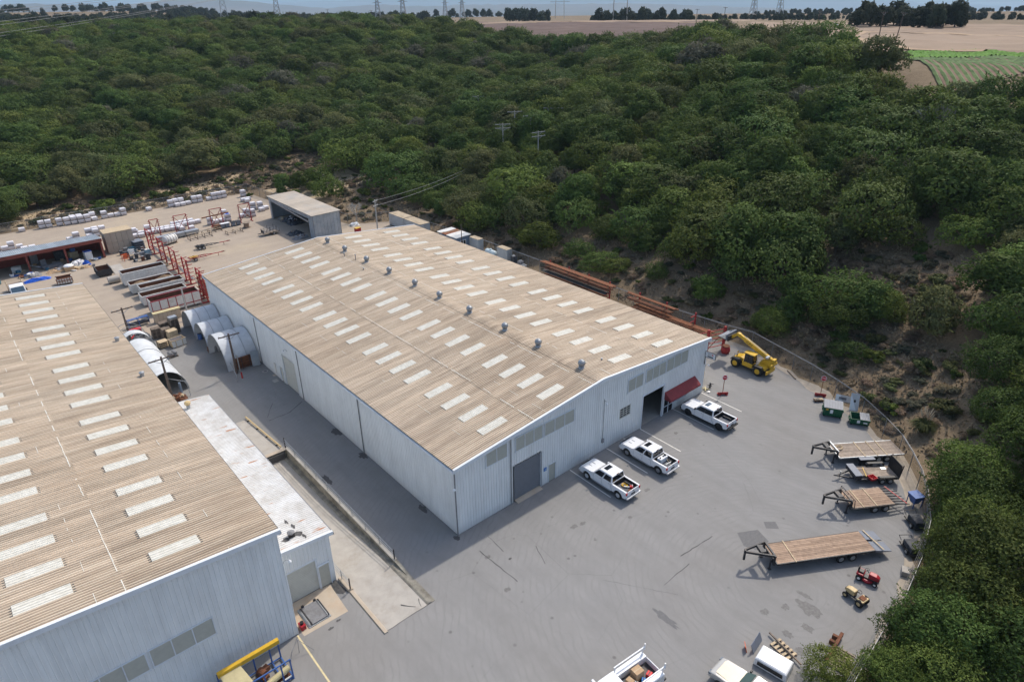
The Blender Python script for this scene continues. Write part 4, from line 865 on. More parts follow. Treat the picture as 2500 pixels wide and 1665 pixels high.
# gooseneck and flat trailers
def planks(t, x0, x1, W, n, z, m, split=None):
    w_ = W / n
    for i in range(n):
        cuts = [x0, x1] if not split else [x0, x0 + (x1 - x0) * (.45 + .2 * math.sin(i * 2.1)), x1]
        for a, b in zip(cuts, cuts[1:]): G().bx(a + .004, -W / 2 + i * w_ + .008, z - .045, b - .004, -W / 2 + (i + 1) * w_ - .008, z + rnd.uniform(-.004, .004)).make('plank', m, t)
def axles(t, xs_, W, r, rim, zf=.0, w_=.24):
    for x in xs_:
        G().cyl((x, -W / 2 + .2, r), (x, W / 2 - .2, r), .05, None, 8).make('axle', 'darksteel', t)
        for s_ in (-1, 1):
            o = wheel(t, 0, 0, r, w_, rim, s_); o.location = (x, s_ * (W / 2 - .16), 0); o.rotation_euler = (0, 0, R(90))
def gooseneck(label, loc, rz, L, W, n, pm, z=.9, rails='darksteel', dove=0, slats=0, bars=(), barm='palewood', ax=(.62, .75), frame=False, txt=None, split=False):
    """local x runs from the front of the deck to its tail, neck towards -x"""
    t = thing('gooseneck_trailer', label, 'trailer', loc, rz, 'flat trailers parked by the fence')
    planks(t, 0, L, W - .16, n, z, pm, split)
    for s_ in (-1, 1): G().bx(0, s_ * (W / 2 - .08), z - .15, L, s_ * W / 2, z + .012).make('side_rail', rails, t); G().bx(-.1, s_ * .45 - .06, z - .45, L - .3, s_ * .45 + .06, z - .06).make('main_beam', 'darksteel', t)
    g = G()
    for k in range(int(L / .6)): g.bx(.3 + k * .6, -W / 2 + .1, z - .12, .36 + k * .6, W / 2 - .1, z - .05)
    g = g.make('crossmembers', 'darksteel', t); g['kind'] = 'stuff'
    for k in range(int(L / .7)): G().bx(.2 + k * .7, -W / 2 - .03, z - .1, .3 + k * .7, -W / 2, z - .02).make('stake_pocket', rails, t)
    G().bx(-.08, -W / 2, z - .1, .0, W / 2, z + .03).make('front_rail', rails, t)
    for s_ in (-1, 1):
        G().bar((-.15, s_ * .85, z + .55), (-2.35, s_ * .1, z + .72), .12, .2).make('neck_beam', 'darksteel', t)
        G().bar((-.15, s_ * .85, z - .35), (-.15, s_ * .85, z + .62), .14, .16).make('neck_upright', 'darksteel', t)
        G().bar((-.35, s_ * .7, .12), (-.35, s_ * .7, z + .1), .1).make('jack_leg', 'darksteel', t); G().bx(-.48, s_ * .7 - .12, 0, -.22, s_ * .7 + .12, .05).make('jack_foot', 'darksteel', t)
    G().bar((-.15, -.95, z + .56), (-.15, .95, z + .56), .14, .16).make('neck_crossbar', rails if rails != 'darksteel' else 'darksteel', t); G().bx(-1.15, -.42, z + .5, -.75, .42, z + .78).make('tool_tray', 'darksteel', t)
    G().bar((-2.35, 0, z + .82), (-2.35, 0, z - .02), .14).make('coupler_post', 'darksteel', t); G().cyl((-2.35, 0, z - .18), (-2.35, 0, z - .02), .1, None, 10).make('coupler', 'black', t)
    if frame:
        for s_ in (-1, 1): G().tube([(-.02, s_ * W / 2, z), (-.02, s_ * W * .44, z + .75), (-.02, 0, z + .75)], .035).make('head_frame', 'darksteel', t)
        for k in range(5): G().bar((-.02, -W * .36 + k * W * .18, z), (-.02, -W * .36 + k * W * .18, z + .74), .03).make('head_bar', 'darksteel', t)
    axles(t, (L * ax[0], L * ax[1]) if ax[1] < 1 else ax, W, .38, 'steel')
    for b in bars: G().bar((b, -W / 2 - .03, z + .03), (b + .12, W / 2 + .03, z + .03), .09, .03).make('strap_bar', barm, t)
    if dove:
        if slats:
            for k in range(slats):
                y = -W / 2 + .1 + (W - .2) * k / (slats - 1); G().add([(L, y - .09, z), (L + dove, y - .02, z - .28), (L + dove, y + .02, z - .28), (L, y + .09, z), (L, y - .09, z - .1), (L + dove, y - .02, z - .34), (L + dove, y + .02, z - .34), (L, y + .09, z - .1)], [(0, 1, 2, 3), (4, 7, 6, 5), (0, 4, 5, 1), (3, 2, 6, 7), (1, 5, 6, 2)]).make('dovetail_bar', 'darksteel', t)
            G().bar((L + dove * .35, W / 2, z + .02), (L + dove * .75, -W / 2, z - .1), .1, .05).make('warning_bar', 'redpaint', t)
        else:
            for s_ in (-1, 1):
                g = G(); y0, y1 = s_ * .12, s_ * (W / 2); g.add([(L + .02, y0, z), (L + dove, y0, z - .3), (L + dove, y1, z - .3), (L + .02, y1, z), (L + .02, y0, z - .25), (L + dove, y0, z - .36), (L + dove, y1, z - .36), (L + .02, y1, z - .25)], [(0, 1, 2, 3), (4, 7, 6, 5), (0, 4, 5, 1), (3, 2, 6, 7), (1, 5, 6, 2)]); g.make('ramp', 'lidgrey', t, fix=True)
            G().bx(L, -.12, z - .3, L + dove * .7, .12, z - .18).make('ramp_gap_bar', 'black', t)
            G().bar((L + .45, W / 2, z - .02), (L + .75, -W / 2, z - .02), .1, .04).make('strap_bar', barm, t)
    if txt: text(txt, .16, 'white', t, (-1.3, -.545, z + .64), (R(90), 0, R(18)), 'lettering')
    return t
gooseneck('gooseneck flatbed trailer with silver edge rails and a grey plank deck, farthest of the row', (35.35, -16.65, 0), R(-36), 6.75, 2.45, 11, 'plank', .92, 'galv', bars=(2.6, 3.9, 4.9), barm='palewood')
t = thing('coiled_rope', 'coil of pale rope on the front of the silver-edged trailer', 'rope', (36.1, -16.75, .93)); g = G()
for k in range(4): g.tube([((.28 + .05 * k) * math.cos(a * .524) * 1.3, (.22 + .03 * k) * math.sin(a * .524), .03 + .025 * k) for a in range(13)], .025, 5)
g.make('rope', 'palewood', t)
gooseneck('gooseneck trailer with worn brown deck and slatted black dovetail, beside the blue bin', (28.9, -20.95, 0), R(-33), 3.95, 2.4, 9, 'plankwarm', .92, 'plank', dove=1.6, slats=7, bars=(.9, 2.2), ax=(.55, .82), frame=True, txt='WALTON')
t4_ = gooseneck('longest gooseneck trailer with warm brown plank deck and steel rear ramps, nearest the camera', (17.5, -19.9, 0), R(-31.5), 8.75, 2.4, 12, 'plankwarm', .92, 'darksteel', dove=1.55, bars=(1.6,), ax=(.66, .78), split=True)
# tandem utility trailer with upright ramp
t = thing('utility_trailer', 'black tandem utility trailer with raised rear ramp gate and plank floor', 'trailer', (33.5, -19.35, 0), R(-38), 'flat trailers parked by the fence')
planks(t, .55, 4.15, 1.85, 8, .58, 'plank')
for s_ in (-1, 1): G().bx(.0, s_ * .93, .42, 4.2, s_ * 1.0, .62).make('side_rail', 'darksteel', t); G().ext([(1.95, .62), (1.95, .8), (2.1, .92), (3.65, .92), (3.8, .8), (3.8, .62), (3.7, .62), (3.6, .85), (2.15, .85), (2.05, .62)], s_ * .98, s_ * 1.26, 'y').make('mudguard', 'black', t)
tb = G().bx(-.15, -.95, .6, .5, .95, 1.0).make('tool_box', 'darksteel', t, False, .02); G().bx(-.18, -.97, 1.0, .53, .97, 1.05).make('lid', 'lidgrey', tb)
for s_ in (-1, 1): G().bar((0, s_ * .6, .45), (-1.5, 0, .45), .09, .12).make('tongue', 'darksteel', t)
G().cyl((-1.5, 0, .45), (-1.75, 0, .48), .07).make('coupler', 'darksteel', t); G().cyl((-1.15, 0, .05), (-1.15, 0, .95), .04).make('jack', 'steel', t)
rg = G(); rg.bx(4.18, -.95, .55, 4.24, .95, 1.95); rg = rg.make('ramp_gate', 'black', t)
for s_ in (-1, 1): G().bar((4.25, s_ * .9, .5), (4.35, s_ * .95, 2.0), .07).make('gate_post', 'darksteel', rg)
G().bx(3.2, .4, .6, 3.7, .75, .612).make('floor_hatch', 'steel', t); axles(t, (2.5, 3.3), 2.4, .33, 'steel')
t = thing('lumber_pile', 'strapped pile of short boards on the utility trailer', 'lumber', (34.2, -20.1, .59), R(-38))
for k in range(4):
    for j in range(6): G().bx(-.5 + k * .04, -.55 + j * .18, k * .07, .55 - k * .06, -.4 + j * .18, k * .07 + .06).make('board', 'oldwood', t)
G().bar((-.1, -.75, .31), (.25, .65, .31), .07, .03).make('strap', 'catyellow', t)
t = thing('red_bucket', 'square red plastic bin on the utility trailer', 'bin', (34.05, -21.05, .59), R(-25)); g = G()
for k in range(4):
    a = k * math.pi / 2; u = Vector((math.cos(a), math.sin(a), 0)); v = Vector((-u.y, u.x, 0)); g.add([u * .24 - v * .24, u * .24 + v * .24, u * .33 + v * .33 + Vector((0, 0, .32)), u * .33 - v * .33 + Vector((0, 0, .32)), u * .21 - v * .21 + Vector((0, 0, .02)), u * .21 + v * .21 + Vector((0, 0, .02)), u * .3 + v * .3 + Vector((0, 0, .32)), u * .3 - v * .3 + Vector((0, 0, .32))], [(0, 1, 2, 3), (7, 6, 5, 4), (3, 2, 6, 7)])
g.bx(-.22, -.22, 0, .22, .22, .02); g.make('tub', 'signred', t)
t = thing('steel_crate', 'low black steel toolbox standing between the two farthest trailers', 'toolbox', (36.6, -19.4, .0), R(-38)); G().bx(-.75, -.22, .5, .75, .22, .85).make('box_body', 'black', t, False, .02); G().bx(-.77, -.24, .85, .77, .24, .9).make('lid', 'lidgrey', t)
for sx in (-.6, .6): G().c(sx, 0, .25, .1, .3, .5).make('stand', 'darksteel', t)

# stop signs, dumpsters, panels
def stop(label, x, y, rz, tilt):
    t = thing('stop_sign', label, 'stop sign', (x, y, 0), rz, 'stop signs on red weighted bases')
    b = G(); b.bx(-.62, -.16, .12, .62, .16, .2); b.bx(-.62, -.18, .2, .62, -.14, .42); b = b.make('base', 'redpaint', t)
    for sx in (-.42, .42): G().bx(sx - .14, -.26, 0, sx + .14, .26, .12).make('foot', 'redpaint', t)
    G().bar((0, 0, .2), (0, tilt, 2.3), .06).make('post', 'rustlight', t)
    oc = [(.33 * math.cos(R(22.5 + 45 * i)), .33 * math.sin(R(22.5 + 45 * i))) for i in range(8)]; f = G(); f.ext(oc, 0, .02, 'y'); s_ = f.make('sign_face', 'white', t); s_.location = (0, tilt - .07, 2.35); s_.rotation_euler = (R(-12), 0, 0)
    o2 = [(a * .92, b_ * .92) for a, b_ in oc]; G().ext(o2, -.006, .001, 'y').make('red_field', 'signred', s_); text('STOP', .26, 'white', s_, (0, -.01, 0), (R(90), 0, 0))
stop('stop sign on a red base near the awning end of the warehouse', 37.9, -2.0, R(-38), .03)
stop('stop sign on a red base by the fence above the green dumpsters', 46.2, -9.9, R(-60), .08)
t = thing('flat_dolly', 'small flat dolly loaded with wood blocks in front of the far stop sign', 'dolly', (44.85, -10.35, 0), R(-40)); G().bx(-.55, -.25, .16, .55, .25, .22).make('deck', 'rust', t)
for k in range(5): G().bx(-.48 + k * .2, -.2, .22, -.34 + k * .2, .2, .36).make('block', 'palewood', t)
for sx in (-.4, .4):
    for sy in (-.18, .18): G().cyl((sx, sy - .03, .08), (sx, sy + .03, .08), .08, None, 8).make('wheel', 'rubber', t)
def dumpster(label, x, y, rz, L, D, H, openhalf):
    t = thing('dumpster', label, 'dumpster', (x, y, 0), rz, 'green dumpsters')
    b = G(); p = [(-D / 2, .18), (D / 2, .18), (D / 2 + .1, H * .75), (D / 2 + .1, H), (D / 2 + .05, H), (D / 2 + .05, H * .75), (D / 2 - .05, .25), (-D / 2 + .05, .25), (-D / 2 - .05, H * .8), (-D / 2 - .1, H * .8)]
    b.ext([(a, c) for a, c in p], -L / 2, L / 2, 'x'); b = b.make('bin_body', 'green', t, fix=True)
    for s_ in (-1, 1): G().ext([(-D / 2, .18), (D / 2, .18), (D / 2 + .1, H * .75), (D / 2 + .1, H), (-D / 2 - .1, H * .8)], s_ * (L / 2 - .03), s_ * (L / 2 + .01), 'x').make('end_wall', 'green', t); G().bx(s_ * (L / 2 + .01), -.3, H * .45, s_ * (L / 2 + .14), .35, H * .6).make('lift_pocket', 'green', t)
    for k in range(4): G().bx(-L / 2 + .2 + k * (L - .4) / 3 - .04, -D / 2 - .1, .3, -L / 2 + .2 + k * (L - .4) / 3 + .04, -D / 2 - .02, H * .78).make('rib', 'green', t)
    lid = G(); x0_ = -L / 2 if not openhalf else 0; n = 12 if not openhalf else 6
    for k in range(n): u = x0_ + (L / 2 - x0_) * k / n; v = x0_ + (L / 2 - x0_) * (k + 1) / n; lid.add([(u + .02, -D / 2 - .12, H * .8 + .06), (v - .02, -D / 2 - .12, H * .8 + .06), (v - .02, D / 2 + .12, H + .06), (u + .02, D / 2 + .12, H + .06)], [(0, 1, 2, 3)]); lid.add([(u - .02, -D / 2 - .12, H * .8 + .02), (u + .02, -D / 2 - .12, H * .8 + .02), (u + .02, D / 2 + .12, H + .02), (u - .02, D / 2 + .12, H + .02)], [(0, 1, 2, 3)])
    lid.make('lid', 'lidgrey', t)
    for sx in (-L / 2 + .15, L / 2 - .15):
        for sy in (-D / 2 + .1, D / 2 - .1): G().cyl((sx, sy - .04, .09), (sx, sy + .04, .09), .09, None, 8).make('caster', 'rubber', t)
    G().bx(-.3, -D / 2 - .105, H * .38, .0, -D / 2 - .075, H * .68).make('label_plate', 'white', t); G().bx(.35, -D / 2 - .105, H * .4, .75, -D / 2 - .08, H * .55).make('label_plate', 'white', t) if openhalf else G().bx(-.75, -D / 2 - .105, H * .6, -.5, -D / 2 - .08, H * .75).make('label_plate', 'catyellow', t)
    return t
dumpster('tall green dumpster with grey ribbed lid closed', 43.15, -12.75, R(-62), 1.95, 1.15, 1.5, False)
dumpster('low green dumpster with half its grey lid missing', 43.65, -15.55, R(-60), 1.9, 1.0, 1.05, True)
t = thing('leaning_board', 'long white panel leaning on the fence with grey smears', 'panel', (46.9, -12.3, 0), R(-65)); o = G().bx(-.85, -.03, 0, .85, .03, .75).make('board', 'white', t); t.rotation_euler = (R(-25), 0, R(-68)); G().bx(-.5, -.035, .2, .3, -.03, .5).make('smear', 'lidgrey', o)
t = thing('white_door', 'tall white door panel leaning on the fence behind the low dumpster', 'door', (45.85, -14.0, 0), R(-62)); t.rotation_euler = (R(-28), 0, R(-62)); o = G().bx(-.45, -.03, 0, .45, .03, 2.0).make('door_leaf', 'white', t); G().bx(-.12, -.04, .95, .1, -.03, 1.25).make('notice', 'black', o)
t = thing('loose_plank', 'grey timber plank lying on the dirt edge below the fence', 'plank', (0, 0, 0)); G().bar((49.0, -4.2, .06), (47.7, -6.0, .06), .16, .1).make('board', 'oldwood', t)
# things at the right corner of the warehouse
t = thing('forklift', 'yellow forklift half hidden by the right corner of the warehouse', 'forklift', (38.7, 2.6, 0), R(15)); G().bx(-.5, -.9, .3, .5, .6, .95).make('body', Y, t, False, .05); G().bx(-.48, -1.1, .35, .48, -.6, 1.2).make('counterweight', Y, t, False, .06)
for sx in (-.45, .45):
    G().bar((sx, -.5, 1.0), (sx, -.4, 2.0), .06).make('guard_post', 'black', t); G().bar((sx, .5, .9), (sx, .35, 2.0), .06).make('guard_post', 'black', t); G().bar((sx * .8, .75, .1), (sx * .8, .75, 2.2), .1).make('mast', 'black', t); G().bx(sx * .6 - .05, .8, .06, sx * .6 + .05, 1.7, .1).make('fork', 'darksteel', t)
    for sy in (-.7, .45): wheel(t, sx, sy, .28, .2, Y, 1 if sx > 0 else -1)
G().bx(-.5, -.55, 2.0, .5, .4, 2.06).make('roof_guard', Y, t); G().bx(-.22, -.4, .95, .22, .0, 1.35).make('seat', 'black', t)
t = thing('auger_bit', 'dark bladed auger head standing beside the forklift', 'auger', (38.1, -.1, 0)); G().cyl((0, 0, 0), (0, 0, .7), .1).make('shaft', 'darksteel', t)
for k in range(6): a = k * 1.05; G().bar((0, 0, .15 + .08 * k), (.38 * math.cos(a), .38 * math.sin(a), .2 + .08 * k), .1, .04).make('blade', 'black', t)
t = thing('yellow_bracket', 'crossed yellow steel bracket on the ground at the warehouse corner', 'bracket', (37.35, .05, 0), R(20)); G().bar((-.5, -.15, .12), (.5, .15, .12), .12).make('arm', 'paleyellow', t); G().bar((-.15, .45, .2), (.15, -.45, .08), .12).make('arm', 'paleyellow', t); G().bx(-.6, -.7, 0, -.2, -.4, .1).make('pad', 'offwhite', t)
# garden tractors
def tractor(name, label, x, y, rz, m, seat, rear_r, front_r, rim, deck):
    t = thing(name, label, 'tractor', (x, y, 0), rz)
    G().bx(-.22, -.75, .28, .22, .7, .42).make('frame', 'darksteel', t)
    h = G(); h.rings([[(-.24, .02, .42), (.24, .02, .42), (.24, .02, .86), (-.24, .02, .86)], [(-.24, .55, .42), (.24, .55, .42), (.24, .55, .84), (-.24, .55, .84)], [(-.2, .82, .44), (.2, .82, .44), (.17, .8, .72), (-.17, .8, .72)]]); h.make('hood', m, t, False, .05, True); G().bx(-.16, .815, .46, .16, .835, .68).make('grille', 'black', t)
    G().bx(-.42, -.85, .45, .42, -.3, .62).make('fender', m, t, False, .05)
    if seat: G().bx(-.22, -.75, .62, .22, -.35, .74).make('seat', 'black', t, False, .04); G().bx(-.22, -.82, .7, .22, -.72, 1.1).make('seat_back', 'black', t, False, .04)
    else: G().bx(-.24, -.75, .62, .24, -.35, .68).make('seat_plate', 'rustlight', t)
    G().bar((0, -.05, .8), (0, -.2, 1.0), .04).make('steering_column', 'black', t); g = G(); c_ = Vector((0, -.22, 1.02)); g.tube([c_ + Vector((.17 * math.cos(a * .524), .15 * math.sin(a * .524), .06 * math.sin(a * .524))) for a in range(13)], .018, 5); g.bar((-.16, -.22, 1.02), (.16, -.22, 1.02), .025); g.make('steering_wheel', 'black', t)
    for s_ in (-1, 1): wheel(t, s_ * .4, -.58, rear_r, .24, rim, s_, rimr=.5); wheel(t, s_ * .38, .6, front_r, .15, rim, s_, rimr=.5)
    if deck: G().lathe([(.02, .0), (.5, 0), (.52, .12), (.4, .2), (.02, .2)], (0, -.02, .1), 16).make('mower_deck', m, t); G().bx(-.75, -.15, .1, -.45, .15, .24).make('discharge_chute', 'black', t)
    return t
tractor('riding_mower', 'red riding lawn mower with black seat', 21.6, -26.2, R(188), 'mowred', True, .25, .2, 'white', True)
tractor('garden_tractor', 'tan garden tractor without a seat, nearer than the red mower', 18.9, -26.4, R(-10), 'tractan', False, .32, .23, 'tractan', False)
# blue bin and small gear under the right trees
t = thing('blue_hopper', 'blue steel hopper under the trees behind the brown trailer', 'hopper', (33.9, -25.0, 0), R(-30)); t.scale = (.7, .7, .85); G().rings([[(-.35, -.35, .4), (.35, -.35, .4), (.35, .35, .4), (-.35, .35, .4)], [(-.75, -.75, 1.5), (.75, -.75, 1.5), (.75, .75, 1.5), (-.75, .75, 1.5)]]).make('funnel', 'blue', t)
for sx in (-.6, .6):
    for sy in (-.6, .6): G().bar((sx, sy, 0), (sx, sy, 1.3), .08).make('leg', 'blue', t)
for i, (x, y, lb) in enumerate(((31.2, -26.2, 'grey compressor cart half hidden under the trees by the blue hopper'), (27.6, -27.2, 'grey equipment cart under the trees behind the longest trailer'))):
    t = thing('equipment_cart', lb, 'cart', (x, y, 0), R(-40)); G().bx(-.45, -.65, .35, .45, .65, .8).make('housing', 'junkdark', t, False, .04); G().tube([(-.5, .8, .5), (-.5, 1.2, .7), (.5, 1.2, .7), (.5, .8, .5)], .03).make('push_bar', 'black', t); G().bx(-.6, -.9, .25, .6, .9, .35).make('skid', 'black', t)
    for s_ in (-1, 1): wheel(t, s_ * .6, -.3, .25, .15, 'steel', s_)
t = thing('stone_block', 'pale block on the dirt against the fence below the trees', 'block', (24.6, -27.9, 0), R(20)); G().bx(-.4, -.3, 0, .4, .3, .45).make('stone', 'concrete', t, False, .04)
# bottom edge: utility truck, silver pickup, canopy shell, pallets, harrow
t = thing('service_truck', 'white service truck with open utility body full of boxes at the bottom edge', 'truck', (-.5, -19.85, 0), R(-96))
def sbx(nm, m, *a, **k): return G().bx(*a).make(nm, m, t, False, k.get('bevel', .02))
sbx('chassis', 'black', -.5, -3.2, .35, .5, 2.2, .6); 
for s_ in (-1, 1): sbx('side_locker', 'white', s_ * .62, -.6, .6, s_ * 1.1, 2.3, 1.32); [G().bx(s_ * 1.1, -.5 + k * .95, .7, s_ * 1.115, .35 + k * .95, 1.2).make('locker_door', 'offwhite', t) for k in range(3)]; G().bar((s_ * .95, -.5, 1.85), (s_ * .95, 2.4, 1.85), .08).make('rack_rail', 'white', t); [G().bar((s_ * .95, y_, 1.3), (s_ * .95, y_, 1.86), .07).make('rack_post', 'white', t) for y_ in (-.4, 2.2)]; sbx('tail_light', 'redlight', s_ * .8, 2.3, .8, s_ * 1.05, 2.36, 1.1); G().cyl((s_ * .95, 2.4, 1.6), (s_ * .95, 2.4, 2.15), .05).make('marker_post', 'white', t)
sbx('bed_floor', 'darksteel', -.62, -.6, .7, .62, 2.3, .78); sbx('tailgate', 'white', -.6, 2.25, .75, .6, 2.32, 1.25); sbx('rear_bumper', 'black', -1.05, 2.32, .45, 1.05, 2.6, .62)
cb_ = G().rings([[(-.95, -2.6, .6), (.95, -2.6, .6), (.95, -.65, .6), (-.95, -.65, .6)], [(-.95, -2.6, 1.3), (.95, -2.6, 1.3), (.95, -.65, 1.3), (-.95, -.65, 1.3)], [(-.8, -2.1, 1.95), (.8, -2.1, 1.95), (.8, -.75, 1.95), (-.8, -.75, 1.95)]]).make('cab', 'white', t, False, .04, True); G().quad((.75, -.65, 1.35), (-.75, -.65, 1.35), (-.68, -.72, 1.85), (.68, -.72, 1.85)).make('rear_window', 'glass', cb_)
sbx('hood', 'white', -.95, -4.1, .6, .95, -2.6, 1.2, bevel=.08)
for s_ in (-1, 1): G().bx(s_ * .97, -2.2, 1.3, s_ * 1.3, -2.05, 1.6).make('mirror', 'white', t); [wheel(t, s_ * .85, y_, .42, .3, 'steel', s_) for y_ in (-3.2, 1.1)]
for i, (x, y, z, sx, sy, sz, m, lb, nm, ct) in enumerate(((-.1, .9, .78, .6, .7, .75, 'cardboard', 'large taped cardboard box in the bed of the service truck', 'cardboard_box', 'box'), (.05, .1, .78, .5, .4, .5, 'cardboard', 'small cardboard box nearer the cab in the service truck bed', 'cardboard_box', 'box'), (.35, 1.6, .78, .35, .4, .35, 'signred', 'red fuel can in the service truck bed', 'fuel_can', 'can'), (.4, .3, .78, .3, .35, .4, 'white', 'white plastic pail in the service truck bed', 'plastic_pail', 'pail'), (.42, 1.0, .78, .25, .3, .3, 'bluesign', 'blue tool case in the service truck bed', 'tool_case', 'case'))):
    q = Vector((x, y, 0)); q.rotate(Matrix.Rotation(R(-96), 3, 'Z')); o = thing(nm, lb, ct, (-.5 + q.x, -19.85 + q.y, z), R(-96 + 9 * i)); G().bx(-sx / 2, -sy / 2, 0, sx / 2, sy / 2, sz).make('body', m, o, False, .015); G().bx(-.03, -sy / 2 - .002, sz - .001, .03, sy / 2 + .002, sz + .004).make('top_strip', 'palewood' if m == 'cardboard' else 'black', o)
t = thing('silver_pickup', 'silver pickup with tan hood cut off by the bottom edge', 'pickup', (5.3, -25.5, 0), R(2))
pr = [(-2.6, .5), (-2.6, 1.12), (.6, 1.12), (1.2, 1.1), (2.2, 1.02), (2.6, .9), (2.75, .6), (2.7, .45)] ; g = G(); n = len(pr)
for k, (u, v) in enumerate(pr): pass
g.add([(-.92 * (1 - .08 * max(0, u - 1.6)), u, v) for u, v in pr] + [(.92 * (1 - .08 * max(0, u - 1.6)), u, v) for u, v in pr], [tuple(range(n))[::1], tuple(range(2 * n - 1, n - 1, -1))] + [(i, n + i, n + (i + 1) % n, (i + 1) % n) for i in range(n)]); g.make('body', 'carsilver', t, False, .08, True)
G().add([(-.72, .75, 1.13), (.72, .75, 1.13), (.62, 2.25, 1.06), (-.62, 2.25, 1.06)], [(0, 1, 2, 3)]).make('hood', 'carhood', t)
cb_ = G().rings([[(-.86, -1.6, 1.1), (.86, -1.6, 1.1), (.86, .75, 1.1), (-.86, .75, 1.1)], [(-.7, -1.4, 1.7), (.7, -1.4, 1.7), (.7, -.05, 1.7), (-.7, -.05, 1.7)]]).make('cab', 'carsilver', t, False, .05, True); G().quad((.78, .72, 1.16), (-.78, .72, 1.16), (-.66, .03, 1.66), (.66, .03, 1.66)).make('windshield', 'glassgreen', cb_).location = (0, .02, .015)
for s_ in (-1, 1): G().bx(s_ * .9, .5, 1.1, s_ * 1.12, .62, 1.28).make('mirror', 'black', t, False, .02); wheel(t, s_ * .8, 1.75, .38, .26, 'steel', s_); wheel(t, s_ * .8, -1.7, .38, .26, 'steel', s_); G().bx(s_ * .55, 2.45, .72, s_ * .85, 2.68, .9).make('headlight', 'glassblue', t)
t = thing('camper_shell', 'white fibreglass pickup camper shell lying on the asphalt beside the silver pickup', 'camper shell', (8.75, -25.3, 0), R(8))
G().rings([[(-.78, -1.15, .05), (.78, -1.15, .05), (.78, 1.15, .05), (-.78, 1.15, .05)], [(-.72, -1.1, .62), (.72, -1.1, .62), (.72, 1.1, .62), (-.72, 1.1, .62)], [(-.6, -1.0, .7), (.6, -1.0, .7), (.6, 1.0, .7), (-.6, 1.0, .7)]]).make('shell', 'white', t, False, .04)
for s_ in (-1, 1): G().add([(s_ * .785, -.9, .2), (s_ * .785, .9, .2), (s_ * .745, .88, .52), (s_ * .745, -.88, .52)], [(0, 1, 2, 3)]).make('side_window', 'glass', t)
t = thing('glass_panel', 'tilted grey glass panel beyond the camper shell', 'panel', (9.35, -23.75, 0), R(8)); t.rotation_euler = (R(-22), 0, R(8)); G().bx(-.75, -.02, 0, .75, .02, .75).make('pane', 'lidgrey', t)
t = thing('orange_board', 'small bright orange board standing by the glass panel', 'board', (8.55, -23.3, 0), R(30)); t.rotation_euler = (R(-15), 0, R(40)); G().bx(-.28, -.02, 0, .28, .02, .5).make('board', 'orange', t)
t = thing('broken_pallet', 'broken wooden pallet with loose timbers beside the camper shell', 'pallet', (10.5, -25.1, 0), R(-12))
for k in range(5): G().bx(-.5, -.75 + k * .34, .1, .5, -.57 + k * .34, .14).make('slat', 'palewood', t)
for sx in (-.45, 0, .45): G().bx(sx - .05, -.8, 0, sx + .05, .8, .1).make('stringer', 'oldwood', t)
t = thing('timber_pole', 'long dark timber lying across the broken pallet', 'timber'); G().bar((10.95, -23.7, .22), (10.15, -26.6, .22), .1).make('beam', 'oldwood', t)
t = thing('harrow_frame', 'rusty brown slatted harrow frame at the edge of the trees', 'harrow', (13.1, -27.5, 0), R(6)); G().bar((-1.5, 0, .35), (1.6, 0, .35), .22, .3).make('main_beam', 'rust', t)
for k in range(8): G().bx(-1.4 + k * .25, -1.35, .08, -1.28 + k * .25, -.05, .2).make('tine_bar', 'plank', t)
for k in (0.2, .8): G().bx(k, .1, .2, k + .22, .45, .6).make('hitch_lug', 'rust', t)
# yellow and blue lift frame by the left hall
t = thing('gantry_frame', 'yellow and blue steel gantry frame full of pipes beside the left hall', 'lift frame', (-18.9, -2.55, 0))
G().bar((-2.4, .75, 2.05), (1.85, .75, 2.05), .3, .34).make('lift_beam', 'catyellow', t)
for x in (-2.4, -1.2, 0, 1.15, 1.8):
    for y in (.95, -1.15): G().bar((x, y, 0), (x, y, 1.9), .09).make('post', 'blue', t)
    G().bar((x, -1.15, .15), (x, .95, .15), .09).make('floor_bar', 'blue', t)
for y, z in ((.95, 1.9), (-1.15, 1.9), (-1.15, .15), (.95, .15)): G().bar((-2.45, y, z), (1.85, y, z), .08).make('long_rail', 'blue', t)
G().add([(-2.3, .7, 2.0), (-.95, .7, 2.0), (-.55, -1.25, 1.35), (-1.5, -1.6, 1.35), (-2.2, -.6, 1.7)], [(0, 4, 3, 2, 1)]).make('guard_plate', 'paleyellow', t); G().cyl((-.5, -1.05, .6), (1.75, -.75, .8), .22, None, 12).make('pipe_roll', 'paleyellow', t)
for k in range(3): G().cyl((-.4, -1.2 + .15 * k, .3), (1.7, -1.1 + .15 * k, .3), .06).make('steel_pipe', 'rust' if k else 'offwhite', t)
t = thing('winch_motor', 'rusty winch motor inside the yellow and blue gantry', 'winch', (-18.7, -2.3, .15), R(20)); G().cyl((0, -.3, .4), (0, .3, .4), .3, None, 14).make('drum', 'rust', t); G().bx(-.25, -.4, 0, .25, .4, .25).make('mount', 'rustlight', t); G().bx(.15, -.2, .3, .55, .2, .65).make('motor', 'rust', t)
t = thing('corner_cable_stand', 'thin wire stand at the right foot of the left hall', 'stand', (-15.9, -2.0, 0)); G().tube([(0, 0, 0), (.1, .1, 1.2), (-.6, -.4, 1.0), (-1, -.8, .2)], .018, 5).make('wire_frame', 'leadgrey', t); G().tube([(.5, 1.4, 0), (.1, .1, 1.2), (.9, -.6, .1)], .018, 5).make('wire_brace', 'leadgrey', t)
t = thing('red_engine', 'small dark red engine against the left hall corner on the concrete pad', 'engine', (-14.75, -.1, .006)); G().bx(-.2, -.3, 0, .2, .3, .4).make('block', 'mowred', t, False, .03); G().cyl((0, 0, .4), (0, 0, .6), .14).make('air_filter', 'black', t)
